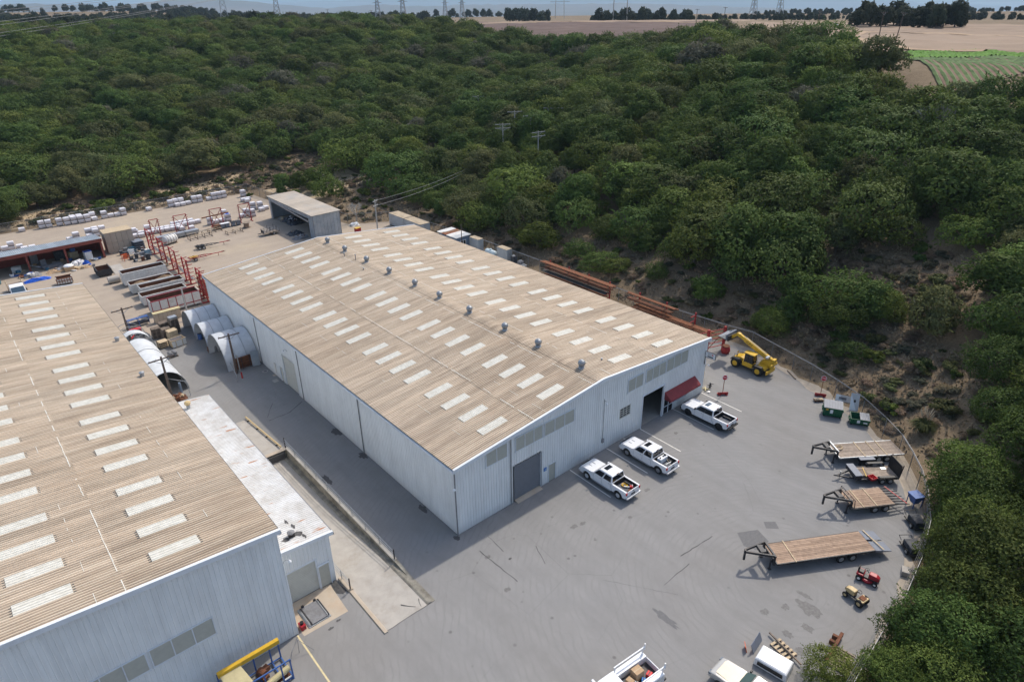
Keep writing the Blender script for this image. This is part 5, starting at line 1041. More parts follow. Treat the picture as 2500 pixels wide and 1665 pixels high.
# ------------------------------------------------------------ back yard
# wrapped pallets of pavers
ld = G(); ld.bx(-.56, -.5, .14, .56, .5, .8)
for k in range(1, 4):
    z = .14 + k * .165; ld.bx(-.567, -.507, z - .012, .567, .507, z + .012)
loadm = ld.mesh('load', 'paver'); 
wr = G().rings([[(-.575, -.515, .5), (.575, -.515, .5), (.575, .515, .5), (-.575, .515, .5)], [(-.57, -.51, .79), (.57, -.51, .79), (.57, .51, .79), (-.57, .51, .79)], [(-.5, -.44, .835), (.5, -.44, .835), (.5, .44, .835), (-.5, .44, .835)]]).mesh('wrap', 'wrap')
pb = G()
for sx in (-.52, 0, .52): pb.bx(sx - .05, -.5, .02, sx + .05, .5, .11)
for k in range(5): pb.bx(-.58, -.5 + k * .215, .11, .58, -.36 + k * .215, .135); pb.bx(-.58, -.5 + k * .215, 0, .58, -.36 + k * .215, .02)
palm = pb.mesh('pallet', 'oldwood')
def paver(label, x, y, z, rz, group, sy=1):
    t = thing('paver_pallet', label, 'pallet', (x, y, z), rz, group); t.scale = (sy, 1, 1)
    link('load', loadm, t); link('wrap', wr, t); link('pallet_base', palm, t)
def rows(lst, where, group):
    cols = sorted(set((x, y) for x, y, n in lst)); i = 0
    for x, y, n in sorted(lst, key=lambda p: (p[0], p[1])):
        for k in range(n):
            lv = '' if n == 1 else (', top' if k == n - 1 else ', bottom')
            paver('paver pallet, %s from left %s%s' % (nth(i), where, lv), x, y, k * .84, R(rnd.uniform(-5, 5)), group)
        i += 1
rows([(-14.6, 136.6, 1), (-10.9, 136.4, 2), (-9.6, 136.2, 2), (-7.6, 136, 2), (-6.2, 135.6, 2), (-4.9, 135.4, 2), (-3.6, 135.2, 2), (-2.3, 135.1, 2), (-.95, 135.2, 1), (1.2, 135.6, 2), (2.5, 135.6, 1), (3.8, 135.5, 1), (5.1, 135.4, 2), (10.5, 135.3, 1), (15.4, 135.2, 2), (16.7, 134.5, 1), (18, 134.4, 1), (19.3, 134.7, 1), (20.9, 135.2, 2), (22.15, 135.1, 2), (24.3, 135.1, 1), (25.6, 135.2, 2), (26.8, 135.2, 2), (28.05, 135.3, 2)], 'along the back fence', 'paver pallets along the back fence')
rows([(-4.9, 136.6, 2), (-3.6, 136.5, 2), (-1.0, 136.4, 2), (16.7, 135.75, 2), (18.0, 135.65, 2)], 'in second row at the back fence', 'paver pallets along the back fence')
rows([(-20.4, 121.5, 2), (-19.2, 120.6, 2), (-18, 123.4, 2), (-16.7, 123.3, 1), (-16.2, 120.9, 1), (-14.9, 120.9, 1)], 'behind the red shed', 'paver pallets behind the red shed')
rows([(-8.2, 121.6, 1), (-7, 121.5, 2), (-4.7, 121.2, 1), (-4.5, 122.8, 2), (-3.4, 121.4, 2), (-3.2, 123.1, 2), (-1.9, 122.9, 2)], 'behind the tan stack', 'paver pallets behind the tan stack')
rows([(2.2, 114.6, 1), (3.5, 114.2, 1), (2.6, 116.2, 2), (3.9, 116.0, 1), (3.2, 118, 1)], 'beside the red frames', 'paver pallets beside the red frames')
rows([(5.0 + 1.25 * i, 115.2 - .12 * i, 1) for i in range(6)] + [(5.4 + 1.25 * i, 116.6 - .1 * i, 1 + (i == 0)) for i in range(6)], 'in the double row behind red frames', 'double row of paver pallets')
rows([(11.0 + 1.2 * i, 118.3, 1) for i in range(4)] + [(12 + 1.2 * i, 116.3 + .1 * i, 1) for i in range(4)] + [(13, 112.6, 1), (11.3, 113.4, 1)], 'behind the second red frame', 'paver pallets behind the second red frame')
rows([(17.3, 113.4, 2), (18.5, 113.6, 1), (19.9, 113.6, 1), (21.2, 113.6, 2), (22.7, 120.6, 1), (24.6, 114.2, 1), (25.8, 114.8, 2), (26.7, 113.4, 2)], 'behind the third and fourth red frames', 'paver pallets behind the far red frames')
rows([(32, 132.8, 2), (30.2, 128, 1), (31.4, 128.1, 1), (30.6, 126.6, 1), (29.2, 119.4, 2), (30.6, 118.6, 2), (31.2, 120.3, 1), (30, 116.3, 1), (31.3, 117.1, 1)], 'in the corner beyond the grey shed', 'paver pallets beyond the grey shed')
t = thing('blue_cover', 'small blue sheet over a paver pallet behind the far red frames', 'tarp', (21.2, 113.5, 1.68)); G().rings([[(-.45, -.4, -.25), (.45, -.4, -.25), (.45, .4, -.25), (-.45, .4, -.25)], [(-.42, -.36, .02), (.42, -.36, .02), (.42, .36, .02), (-.42, .36, .02)]]).make('sheet', 'tarp', t)
# red storage frames
def xframe(label, x0, x1, y, h):
    t = thing('red_rack_frame', label, 'rack', (x0, y, 0), 0, 'red X-braced storage frames'); W = x1 - x0
    for x in (0, W):
        G().bar((x, 0, 0), (x, 0, h), .14).make('post', 'redpaint', t)
        for k in range(8): G().bar((x, 0, .5 + k * .45), (x + (.32 if x else -.32), 0, .56 + k * .45), .07).make('arm', 'redpaint', t)
        G().bar((x, -.7, .06), (x, .7, .06), .14).make('foot', 'redpaint', t)
    G().bar((0, 0, h - .06), (W, 0, h - .06), .12).make('top_bar', 'redpaint', t); G().bar((0, 0, .3), (W, 0, h - .2), .09).make('brace', 'redpaint', t); G().bar((W, .1, .3), (0, .1, h - .2), .09).make('brace', 'redpaint', t)
for i, (a, b, y) in enumerate(((4.9, 6.5, 111.2), (9.5, 12.0, 110.9), (16.8, 19.2, 110.8), (22.8, 25.2, 110.3))): xframe('red X-braced storage frame, %s from the left' % nth(i), a, b, y, 4.0)
t = thing('tan_beam', 'long tan timber beam resting on the third red X-braced frame', 'beam'); G().bar((14.9, 110.6, 2.5), (20.6, 110.6, 2.7), .28, .2).make('beam', 'rustlight', t)
def tallrack(label, x, y0, y1, h, load):
    t = thing('red_cantilever_rack', label, 'rack', (x, y0, 0), 0, 'tall red racks beside the white bins'); W = y1 - y0
    for y in (0, W):
        G().bar((0, y, 0), (0, y, h), .2).make('post', 'redpaint', t); G().bar((-.9, y, .08), (.9, y, .08), .18).make('foot', 'redpaint', t)
        for k in range(6):
            z = .7 + k * (h - 1) / 5
            G().bar((0, y, z), (.85, y, z + .05), .09).make('arm', 'redpaint', t)
    for z in (.9, h * .5, h - .08): G().bar((0, 0, z), (0, W, z), .1).make('tie_bar', 'redpaint', t)
    G().bar((0, 0, .9), (0, W, h * .5), .06).make('brace', 'redpaint', t); G().bar((0, W, h * .5), (0, 0, h - .1), .06).make('brace', 'redpaint', t)
    return t
for i, (y0, y1, h) in enumerate(((69.3, 71.2, 4.6), (72.6, 74.4, 4.4), (79.2, 81.6, 4.4), (85.7, 88.9, 4.4), (92.6, 96, 4.4), (100.6, 103.8, 4.4))): tallrack('tall red cantilever rack, %s from the warehouse corner' % nth(i), 2.3 - .5 * (i == 0), y0, y1, h, i)
for i, (y0, y1, x, z, n, m) in enumerate(((68.2, 75.5, 2.35, .75, 7, 'rustlight'), (68.2, 75.5, 2.35, 1.55, 7, 'oldwood'), (68.4, 75.2, 2.35, 2.3, 6, 'rustlight'), (68.4, 75.0, 2.35, 3.1, 5, 'palewood'), (79, 89, 2.8, .8, 5, 'leadgrey'), (85.5, 96.5, 2.8, 1.55, 5, 'palewood'), (92, 104, 2.8, .8, 5, 'leadgrey'))):
    t = thing('pipe_bundle', ['lowest bundle of rusty pipes on the rack by the warehouse corner', 'second layer of dark timbers on the rack by the warehouse corner', 'third layer of rusty pipes on the rack by the warehouse corner', 'topmost pale timbers on the rack by the warehouse corner', 'grey pipes on the low arms of the middle red racks', 'pale timbers on the arms of the farther red racks', 'grey pipes on the low arms of the farthest red racks'][i], 'pipes', (x, 0, z))
    for k in range(n): G().cyl((k * .11 - .2, y0 + rnd.uniform(-.5, .5), rnd.uniform(.06, .16)), (k * .11 - .2, y1 + rnd.uniform(-.5, .5), rnd.uniform(.06, .16)), .05, None, 6).make('pipe', m, t)
# open-topped roll-off bins
def rolloff(label, x, y, L, W, H, m, fill=None, panel=None, name='roll_off_bin'):
    t = thing(name, label, 'bin', (x, y, 0), 0, 'white open-topped bins beside the red racks' if m == 'offwhite' or panel else None)
    for s_ in (-1, 1):
        G().bx(-L / 2, s_ * W / 2, .25, L / 2, s_ * (W / 2 - .06), H).make('side_wall', m, t); G().bx(s_ * L / 2, -W / 2 + .06, .25, s_ * (L / 2 - .06), W / 2 - .06, H).make('end_wall', m, t)
        G().bx(-L / 2 - .05, s_ * (W / 2 + .05), H, L / 2 + .05, s_ * (W / 2 - .09), H + .1).make('rim', panel or m, t)
        if not panel:
            for k in range(int(L / .42)): G().bx(-L / 2 + .2 + k * .42, s_ * W / 2, .3, -L / 2 + .27 + k * .42, s_ * (W / 2 + .05), H).make('rib', m, t)
        else:
            for k in range(7): G().bx(-L / 2 + k * L / 6 - .05, s_ * W / 2, .3, -L / 2 + k * L / 6 + .05, s_ * (W / 2 + .05), H).make('rib', panel, t)
            G().bx(-L / 2, s_ * (W / 2 + .002), .7, L / 2, s_ * (W / 2 + .06), .82).make('belt_rail', panel, t)
        for e in (-1, 1): G().cyl((e * L * .4, s_ * (W / 2 - .3), .13), (e * L * .4, s_ * (W / 2 - .1), .13), .13, None, 10).make('roller', 'darksteel', t)
        G().bx(-L / 2, s_ * .5 - .06, .13, L / 2, s_ * .5 + .06, .25).make('skid_rail', 'darksteel', t)
    G().bx(-L / 2 + .06, -W / 2 + .06, .25, L / 2 - .06, W / 2 - .06, .3).make('floor', 'rustin', t)
    for s_ in (-1, 1): G().bx(-L / 2 + .065, s_ * (W / 2 - .064), .3, L / 2 - .065, s_ * (W / 2 - .07), H - .02).make('inner_face', 'rustin', t); G().bx(s_ * (L / 2 - .064), -W / 2 + .07, .3, s_ * (L / 2 - .07), W / 2 - .07, H - .02).make('inner_face', 'rustin', t)
    if fill:
        g = G(); nx, ny = 14, 6; r = random.Random(int(y)); vs = []
        for i in range(nx + 1):
            for j in range(ny + 1): u, v = i / nx, j / ny; vs.append((-L / 2 + .08 + u * (L - .16), -W / 2 + .08 + v * (W - .16), .3 + fill * (.35 + .65 * math.sin(math.pi * v) * (.45 + .55 * math.sin(u * 5.2 + y) ** 2)) + r.uniform(-.07, .07)))
        g.add(vs, [(i * (ny + 1) + j, (i + 1) * (ny + 1) + j, (i + 1) * (ny + 1) + j + 1, i * (ny + 1) + j + 1) for i in range(nx) for j in range(ny)]); o = g.make('soil_load', 'soil', t); o['kind'] = 'stuff'
    return t
rolloff('tall empty white ribbed bin, farthest of the five white bins', -3.0, 86.7, 6.9, 2.3, 2.3, 'offwhite')
rolloff('low white ribbed bin heaped with brown soil, second farthest of the five', -3.1, 82.0, 6.7, 2.3, 1.65, 'offwhite', 1.5)
rolloff('low white bin filled with soil, middle one of the five', -2.3, 79.0, 6.7, 2.3, 1.75, 'offwhite', 1.3)
rolloff('low white bin filled with soil, next to the red-framed bin', -3.1, 75.2, 6.7, 2.3, 1.7, 'offwhite', 1.15)
rolloff('white bin with dark red frame, nearest of the five bins', -2.75, 70.4, 7.2, 2.3, 2.3, 'offwhite', None, 'mowred')
t = rolloff('small dark steel bin standing open before the tan stack', -7.7, 95.2, 2.9, 2.2, 1.25, 'darksteel', None, 'junkdark', 'steel_bin'); t.rotation_euler = (0, 0, R(90)); del t['group']
t = rolloff('small rusty off-white bin in front of the red shed', -13.8, 94.9, 2.3, 1.6, 1.15, 'offwhite', None, 'rustlight', 'rusty_bin'); t.rotation_euler = (0, 0, R(-4)); del t['group']
t = thing('white_slab', 'pale concrete slab leaning beside the dark steel bin', 'slab', (-5.3, 95.5, 0)); t.rotation_euler = (R(8), 0, 0); G().bx(-.9, -2.2, .1, .9, 2.2, .25).make('slab', 'concrete', t)
t = thing('grey_trough', 'long grey ribbed steel trough behind the tallest white bin', 'trough', (-2.6, 89.6, 0)); G().ext([(-.5, .0), (.5, 0), (.5, 1.2), (.42, 1.2), (.42, .1), (-.42, .1), (-.42, 1.2), (-.5, 1.2)], -3.2, 3.2, 'x').make('channel', 'galv', t)
for k in range(20): G().bx(-3.1 + k * .32, -.58, .05, -3.0 + k * .32, -.5, 1.2).make('rib', 'galv', t)
t = thing('concrete_pipe', 'short pale concrete pipe beside the tallest white bin', 'pipe', (-7.3, 89.4, 0)); G().lathe([(.45, -.9), (.6, -.9), (.6, .9), (.45, .9)], (0, 0, .6), 16, 'x').make('ring', 'concrete', t)
# red open-fronted shed
t = thing('red_open_shed', 'long open-fronted red steel shed with grey ribbed roof', 'shed'); RS = t
for i in range(5): x = -29.3 + i * 5.97; G().bar((x, 105.3, 0), (x, 105.3, 3.5), .3).make('post', 'redshed', t); G().bar((x, 111.6, 0), (x, 111.6, 2.7), .25).make('post', 'redshed', t)
G().bx(-29.6, 105.0, 3.15, -5.1, 105.25, 3.75).make('fascia', 'redshed', t); G().bx(-29.5, 111.7, 0, -5.2, 111.8, 2.75).make('rear_wall', 'redshed', t); G().bx(-5.25, 105.5, 0, -5.15, 111.6, 2.8).make('end_wall', 'redshed', t)
rm_ = sheetmesh('s', 7.0, 0, .6, 'sheetmetal', ribs=2, h=.05)
for i in range(41): o = link('roof_sheet', rm_, t, (-29.6 + (i + 1) * .6, 105.0, 3.78)); o.rotation_euler = (0, R(7), R(90))
# junk in and before the shed, each piece its own thing
def crate(name, label, cat, x, y, sx, sy, sz, m, rz=0, z=0, lid=None):
    t = thing(name, label, cat, (x, y, z), R(rz)); G().bx(-sx / 2, -sy / 2, 0, sx / 2, sy / 2, sz).make('body', m, t, False, min(sx, sy, sz) * .06); G().bx(-sx / 2 - .02, -sy / 2 - .02, sz, sx / 2 + .02, sy / 2 + .02, sz + .06).make('top', lid or m, t); return t
crate('blue_topped_bin', 'white bin with bright blue lid at the mouth of the red shed', 'bin', -7.9, 105.9, 1.2, 1.1, 1.7, 'offwhite', 10, 0, 'tarp')
crate('dark_cabinet', 'dark cabinet at the back of the red shed', 'cabinet', -12, 110, 1.6, 1, 1.6, 'junkdark'); crate('wood_crate', 'wooden crate stored deep in the red shed', 'crate', -9.8, 109.6, 1.5, 1.2, 1.1, 'palewood', 8); crate('grey_locker', 'grey locker standing deep in the red shed', 'locker', -16, 110.3, 1.2, .8, 2, 'leadgrey'); crate('blue_barrel_box', 'blue box on top of the wooden crate in the red shed', 'box', -9.7, 109.6, .8, .7, .6, 'blue', 0, 1.17); crate('white_chest', 'white chest inside the red shed near its left post', 'chest', -19.2, 107.5, 1.4, .9, .9, 'offwhite', -15); crate('grey_board', 'upright grey board leaning inside the red shed', 'board', -15.0, 107.4, 1.0, .12, 1.3, 'leadgrey', 20)
t = thing('timber_stack', 'stack of grey timbers in front of the red shed', 'timber stack', (-13.9, 106.0, 0), R(12))
for k in range(4):
    for j in range(5): G().bx(-1.5 + rnd.uniform(-.2, .2), -.6 + j * .25, k * .14, 1.5 + rnd.uniform(-.2, .2), -.4 + j * .25, k * .14 + .12).make('board', 'leadgrey', t)
def heap(name, label, cat, x, y, rx, ry, h, m, seed, n=9, bits=None):
    """a loose pile: crumpled mound with some pieces on it"""
    r = random.Random(seed); t = thing(name, label, cat, (x, y, 0)); g = G(); k = 9; vs = []
    for i in range(k + 1):
        for j in range(k + 1):
            u, v = i / k * 2 - 1, j / k * 2 - 1; d = max(0, 1 - (u * u + v * v) * .9); vs.append((u * rx * r.uniform(.9, 1.1), v * ry * r.uniform(.9, 1.1), h * d ** .7 * r.uniform(.5, 1.2) + .01))
    g.add(vs, [(i * (k + 1) + j, (i + 1) * (k + 1) + j, (i + 1) * (k + 1) + j + 1, i * (k + 1) + j + 1) for i in range(k) for j in range(k)]); g.make('mound', m, t)
    for i in range(n):
        a = r.uniform(0, 6.3); q = r.uniform(0, .7); s_ = r.uniform(.15, .4); o = G().bx(-s_, -s_ * r.uniform(.3, .8), 0, s_, s_ * r.uniform(.3, .8), s_ * r.uniform(.2, .7)).make('piece', (bits or [m])[i % len(bits or [m])], t); o.location = (q * rx * math.cos(a), q * ry * math.sin(a), h * (1 - q * q * .9) * .8); o.rotation_euler = (r.uniform(-.4, .4), r.uniform(-.4, .4), a)
    return t
heap('bag_heap', 'heap of white plastic sacks in front of the red shed', 'sacks', -10.0, 104.0, 1.6, 1.2, .9, 'offwhite', 1, 30, ['white', 'wrap', 'wrap'])
heap('blue_tarp', 'crumpled bright blue tarp lying before the red shed', 'tarp', -17.2, 100.0, 2.0, .75, .55, 'tarp', 2, 0); heap('blue_sheet', 'small blue plastic sheet on the sack heap', 'tarp', -8.9, 103.0, .7, .45, .9, 'tarp', 12, 0)
heap('cardboard_heap', 'heap of flattened cardboard before the red shed', 'cardboard', -13.7, 102.7, 1.7, .9, .5, 'cardboard', 3, 14, ['cardboard', 'palewood', 'leadgrey']); heap('board_heap', 'pile of tan boards beside the rusty bin', 'boards', -9.6, 101.6, 1.1, .6, .35, 'cardboard', 4, 8, ['palewood'])
t = thing('covered_stack', 'rounded stack under a white sheet beside the sack heap', 'stack', (-11.9, 101.9, 0)); G().rings([[(-.8, -.7, 0), (.8, -.7, 0), (.8, .7, 0), (-.8, .7, 0)], [(-.8, -.7, .8), (.8, -.7, .8), (.8, .7, .8), (-.8, .7, .8)]]).make('stack_body', 'cardboard', t); G().sph((0, 0, .8), .85, 14, 8, (1, .85, .45)).make('sheet', 'white', t)
heap('scrap_heap', 'mixed white and grey scrap beside the blue tarp', 'scrap', -17.5, 103.2, 1.4, 1.0, .6, 'leadgrey', 5, 16, ['white', 'offwhite', 'blue', 'rust'])
r6 = random.Random(16); jn = [('plastic_tub', 'tub'), ('timber_offcut', 'timber'), ('scrap_box', 'box'), ('steel_pipe', 'pipe'), ('folded_sheet', 'sheet')]; jc = [('white', 'white'), ('palewood', 'pale wooden'), ('leadgrey', 'grey'), ('blue', 'blue'), ('rust', 'rusty'), ('cardboard', 'brown'), ('tealtank', 'teal'), ('offwhite', 'cream')]
jp = sorted([(-20.2 + i * .55 + r6.uniform(-.2, .2), 104.6 + r6.uniform(-3.2, 4.6)) for i in range(26)])
for i, (x, y) in enumerate(jp):
    nm, ct = jn[i % 5]; m, cn = jc[(i * 3) % 8]; t = thing(nm, '%s %s, item %s from left among the shed clutter' % (cn, ct, nth(i)), ct, (x, y, 0), r6.uniform(0, 3)); s_ = r6.uniform(.7, 1.3)
    if ct == 'tub': G().rings([[(.28 * s_ * math.cos(a * .79), .28 * s_ * math.sin(a * .79), 0) for a in range(8)], [(.36 * s_ * math.cos(a * .79), .36 * s_ * math.sin(a * .79), .5 * s_) for a in range(8)]]).make('tub', m, t); G().c(0, 0, .5 * s_, .3, .3, .1).make('contents', 'junkdark', t)
    elif ct == 'timber': [G().bar((-.9 * s_, k * .16, .06 + .05 * k), (.9 * s_, k * .16 + r6.uniform(-.2, .2), .06), .12, .08).make('board', m, t) for k in range(4)]
    elif ct == 'box': G().bx(-.35 * s_, -.3 * s_, 0, .35 * s_, .3 * s_, .55 * s_).make('box', m, t, False, .02); G().bx(-.37 * s_, -.32 * s_, .55 * s_, .1, .32 * s_, .58 * s_).make('flap', m, t)
    elif ct == 'pipe': [G().cyl((-1.2 * s_, k * .14, .07), (1.2 * s_, k * .14 + .1, .07 + .04 * k), .06, None, 8).make('pipe', m, t) for k in range(4)]
    else: G().add([(u * .5 * s_, v * .4 * s_, .05 + .25 * abs(math.sin(u * 2 + v * 3 + i))) for u in range(-2, 3) for v in range(-2, 3)], [(a * 5 + b, a * 5 + 5 + b, a * 5 + 6 + b, a * 5 + 1 + b) for a in range(4) for b in range(4)]).make('sheet', m, t)
t = thing('flatbed_truck', 'white flatbed truck with stake bed seen over the left roof', 'truck', (-20.7, 92.8, 0)); cb_ = G().rings([[(-1.05, -2.4, .7), (1.05, -2.4, .7), (1.05, 0, .7), (-1.05, 0, .7)], [(-1.05, -2.4, 1.55), (1.05, -2.4, 1.55), (1.05, 0, 1.55), (-1.05, 0, 1.55)], [(-.95, -1.7, 2.45), (.95, -1.7, 2.45), (.95, -.1, 2.45), (-.95, -.1, 2.45)]]).make('cab', 'white', t, False, .05, True)
G().quad((-.92, -2.36, 1.62), (.92, -2.36, 1.62), (.84, -1.78, 2.36), (-.84, -1.78, 2.36)).make('windshield', 'glassblue', cb_).location = (0, -.03, .02); G().bx(-1.02, -3.6, .7, 1.02, -2.4, 1.5).make('hood', 'white', t, False, .1); G().bx(-1.1, .2, .95, 1.1, 5.2, 1.1).make('bed', 'oldwood', t); G().bx(-.4, -3.4, .4, .4, 5, .75).make('chassis', 'darksteel', t)
for s_ in (-1, 1):
    for k in range(4): G().bar((s_ * 1.05, .5 + k * 1.4, 1.1), (s_ * 1.05, .5 + k * 1.4, 2.0), .07).make('stake', 'oldwood', t)
    for zz in (1.4, 1.9): G().bar((s_ * 1.05, .3, zz), (s_ * 1.05, 5.1, zz), .06).make('stake_rail', 'palewood', t)
    for yy in (-2.6, 3.6): wheel(t, s_ * .95, yy, .45, .28, 'offwhite', s_)
    G().bx(s_ * 1.0, -1.75, 1.5, s_ * 1.25, -1.6, 1.85).make('mirror', 'black', t)
t = thing('teal_tank', 'teal cylindrical tank at the left edge beside the red shed', 'tank', (-23.2, 102.6, 0)); G().lathe([(.1, 0), (1.0, 0), (1.05, .3), (1.05, 1.6), (.8, 2.0), (.1, 2.1)], n=18).make('tank_body', 'tealtank', t, True); G().cyl((0, 0, 2.05), (0, 0, 2.2), .25).make('lid', 'black', t)
# tan stack of panelled units
t = thing('tan_stack', 'tall block of tan panelled units two high behind the red shed', 'stack', (-1.8, 108.6, 0))
for k in range(2):
    for j in range(5): G().bx(-2.45 + j * .98 + .015, -1.7, k * 2.0 + .02, -2.45 + (j + 1) * .98 - .015, 1.7, (k + 1) * 2.0 - .02).make('unit', 'tanbox', t)
G().bx(-2.5, -1.75, 4.0, 2.5, 1.75, 4.05).make('top_sheet', 'palewood', t)
# dark cluster between the tan stack and the racks
r5 = random.Random(5); kinds = [('drum', 'steel drum'), ('cabinet', 'metal cabinet'), ('shelf', 'steel shelf'), ('pail', 'pail')]
spots = [(-2.6, 104.6), (-1.6, 105.2), (-.7, 104.4), (.2, 105), (1.1, 104.2), (-2.2, 102.6), (-1.2, 102.9), (-.2, 102.4), (.8, 102.8), (1.3, 101.4), (-2.8, 100.6), (-1.9, 100.2), (-.9, 100.7), (.1, 100.2), (1.0, 99.8), (-1.5, 98.4), (-.4, 98.2), (.6, 98.4), (1.2, 107.2), (1.4, 109.4), (1.0, 111)]
cols_ = ['junkdark', 'leadgrey', 'tealtank', 'steel', 'rust', 'junkdark', 'white', 'galv', 'junkdark', 'offwhite', 'orange', 'darksteel']
for i, (x, y) in enumerate(spots):
    k = i % 4; m = cols_[i % len(cols_)]; row = 'front' if y < 101 else ('middle' if y < 104 else 'back'); cn = {'junkdark': 'dark', 'leadgrey': 'grey', 'tealtank': 'teal', 'steel': 'silver', 'rust': 'rusty', 'white': 'white', 'galv': 'galvanised', 'offwhite': 'cream', 'orange': 'orange', 'darksteel': 'black'}[m]
    lb = '%s %s, %s from left in the %s clutter beside the red racks' % (cn, kinds[k][1], nth(sum(1 for p in spots if p[0] < x and (p[1] < 101) == (y < 101))), row)
    t = thing(['oil_drum', 'metal_cabinet', 'shelf_unit', 'paint_pail'][k], lb, kinds[k][0], (x, y, 0), R(r5.uniform(-20, 20)))
    if k == 0: G().cyl((0, 0, 0), (0, 0, .88), .3, None, 14).make('drum_body', m, t); [G().lathe([(.3, z - .02), (.32, z), (.3, z + .02)], n=14).make('hoop', m, t) for z in (.3, .6)]; G().cyl((0, 0, .88), (0, 0, .9), .26, None, 12).make('lid', 'leadgrey', t)
    elif k == 1: G().bx(-.4, -.35, 0, .4, .35, 1.1).make('carcass', m, t, False, .02); G().bx(-.36, -.37, .08, -.01, -.35, 1.04).make('door', m, t); G().bx(.01, -.37, .08, .36, -.35, 1.04).make('door', m, t)
    elif k == 2:
        for sx in (-.5, .5):
            for sy in (-.4, .4): G().bar((sx, sy, 0), (sx, sy, 1.2), .06).make('leg', m, t)
        for z in (.4, .8, 1.18): [G().bar((-.5, sy, z), (.5, sy, z), .05).make('shelf_bar', m, t) for sy in (-.4, -.13, .13, .4)]
    else: G().lathe([(.02, 0), (.2, 0), (.24, .4), (.02, .42)], n=12).make('pail_body', m, t); G().bx(-.35, .2, 0, .3, .7, .5).make('crate', 'junkdark', t)
t = thing('ribbed_stack', 'tall stack of dark ribbed racks left of the red racks', 'rack stack', (.9, 106.4, 0), R(8))
for k in range(12): G().bx(-.9, -1.2 + .02 * k, .1 + k * .14, .9, 1.2, .16 + k * .14).make('tray', 'lidgrey' if k % 3 else 'junkdark', t)
t = thing('chipboard_sheet', 'orange-tan chipboard sheet lying behind the grey trough', 'board', (.2, 92.3, 0)); t.rotation_euler = (R(14), 0, R(4)); G().bx(-2.2, -.6, .3, 2.2, .6, .36).make('sheet', 'cardboard', t)
# trailers, racks and tanks in the open yard
t = thing('tank_cylinder', 'white and rusty steel tank lying on its side by the red frames', 'tank', (6.7, 105.6, 0), R(20)); G().lathe([(.05, -1.4), (.7, -1.3), (.85, -1.1), (.85, 1.1), (.7, 1.3), (.05, 1.4)], (0, 0, .9), 18, 'x').make('shell', 'offwhite', t, True)
for k in (-.9, -.3, .3, .9): G().lathe([(.86, k - .03), (.9, k), (.86, k + .03)], (0, 0, .9), 18, 'x').make('band', 'rust', t)
for s_ in (-1, 1): G().bar((s_ * .9, -.8, .06), (s_ * .9, .8, .06), .15).make('cradle', 'rust', t)
for i, x in enumerate((6.2, 9.0, 11.8)):
    t = thing('steel_trough', 'long grey steel trough in front of the red frames, %s from the left' % nth(i), 'trough', (x, 108.4 + .1 * i, 0), R(3)); G().ext([(-.55, .3), (.55, .3), (.6, 1.0), (.52, 1.0), (.47, .38), (-.47, .38), (-.52, 1.0), (-.6, 1.0)], -1.35, 1.35, 'x').make('channel', 'galv', t, fix=True); G().bx(-1.35, -.6, 1.0, 1.35, .6, 1.04).make('cover', 'steel', t)
    for e in (-1, 1): G().bx(e * 1.1 - .06, -.4, 0, e * 1.1 + .06, .4, .3).make('stand', 'darksteel', t)
def bench(name, label, x, y, rz, L, W, h, m, legs=4, deck=True):
    t = thing(name, label, 'rack', (x, y, 0), R(rz))
    for k in range(legs):
        xx = -L / 2 + L * k / (legs - 1)
        for s_ in (-1, 1): G().bar((xx, s_ * W / 2, 0), (xx, s_ * W / 2, h), .09).make('leg', m, t)
        G().bar((xx, -W / 2 - .4, .05), (xx, W / 2 + .2, .05), .09).make('foot', m, t); G().bar((xx, -W / 2, h), (xx, W / 2, h), .08).make('cross_bar', m, t)
    for s_ in (-1, 1): G().bar((-L / 2, s_ * W / 2, h + .05), (L / 2, s_ * W / 2, h + .05), .1, .06).make('long_bar', 'palewood' if deck else m, t); G().bar((-L / 2, s_ * W / 2, .3), (L / 2, s_ * W / 2, .3), .06).make('lower_bar', m, t)
    return t
bench('trestle_rack', 'long dark trestle rack with pale top rails in the open yard', 12.4, 105.4, 2, 4.4, 1.5, .95, 'oldwood')
bench('trestle_rack', 'low wooden trestle left of the wooden spool', 18.9, 103.9, 2, 3.2, 1.3, .6, 'oldwood', 3); bench('trestle_rack', 'low trestle behind the long trestle rack', 16.2, 107.8, 4, 2.6, 1.2, .6, 'oldwood', 3)
t = thing('cable_spool', 'wooden cable spool standing on end beside the far red frame', 'spool', (22.3, 105.8, 0)); [G().cyl((0, 0, z), (0, 0, z + .1), .8, None, 18).make('flange', 'oldwood', t) for z in (0, 1.0)]; G().cyl((0, 0, .1), (0, 0, 1.0), .55, None, 14).make('drum', 'plankwarm', t)
for i, x in enumerate((18.3, 19.3, 20.6, 21.7)):
    t = thing('wheeled_bin', 'grey bin in front of the far red frames, %s from the left' % nth(i), 'bin', (x, 108.9, 0)); G().rings([[(-.36, -.36, .1), (.36, -.36, .1), (.36, .36, .1), (-.36, .36, .1)], [(-.44, -.44, .95), (.44, -.44, .95), (.44, .44, .95), (-.44, .44, .95)]]).make('tub', 'lidgrey', t); G().bx(-.47, -.47, .95, .47, .47, 1.02).make('lid', 'white' if i < 2 else 'junkdark', t); G().bx(-.4, -.4, 0, .4, .4, .1).make('base', 'black', t)
t = thing('rusty_basket', 'rusty wire basket full of scrap under the tan beam', 'basket', (17.2, 109.0, 0)); G().bx(-.6, -.5, .1, .6, .5, .9).make('scrap_fill', 'rust', t); [G().bar((x, y, 0), (x, y, 1.2), .06).make('corner_post', 'rustlight', t) for x in (-.6, .6) for y in (-.5, .5)]
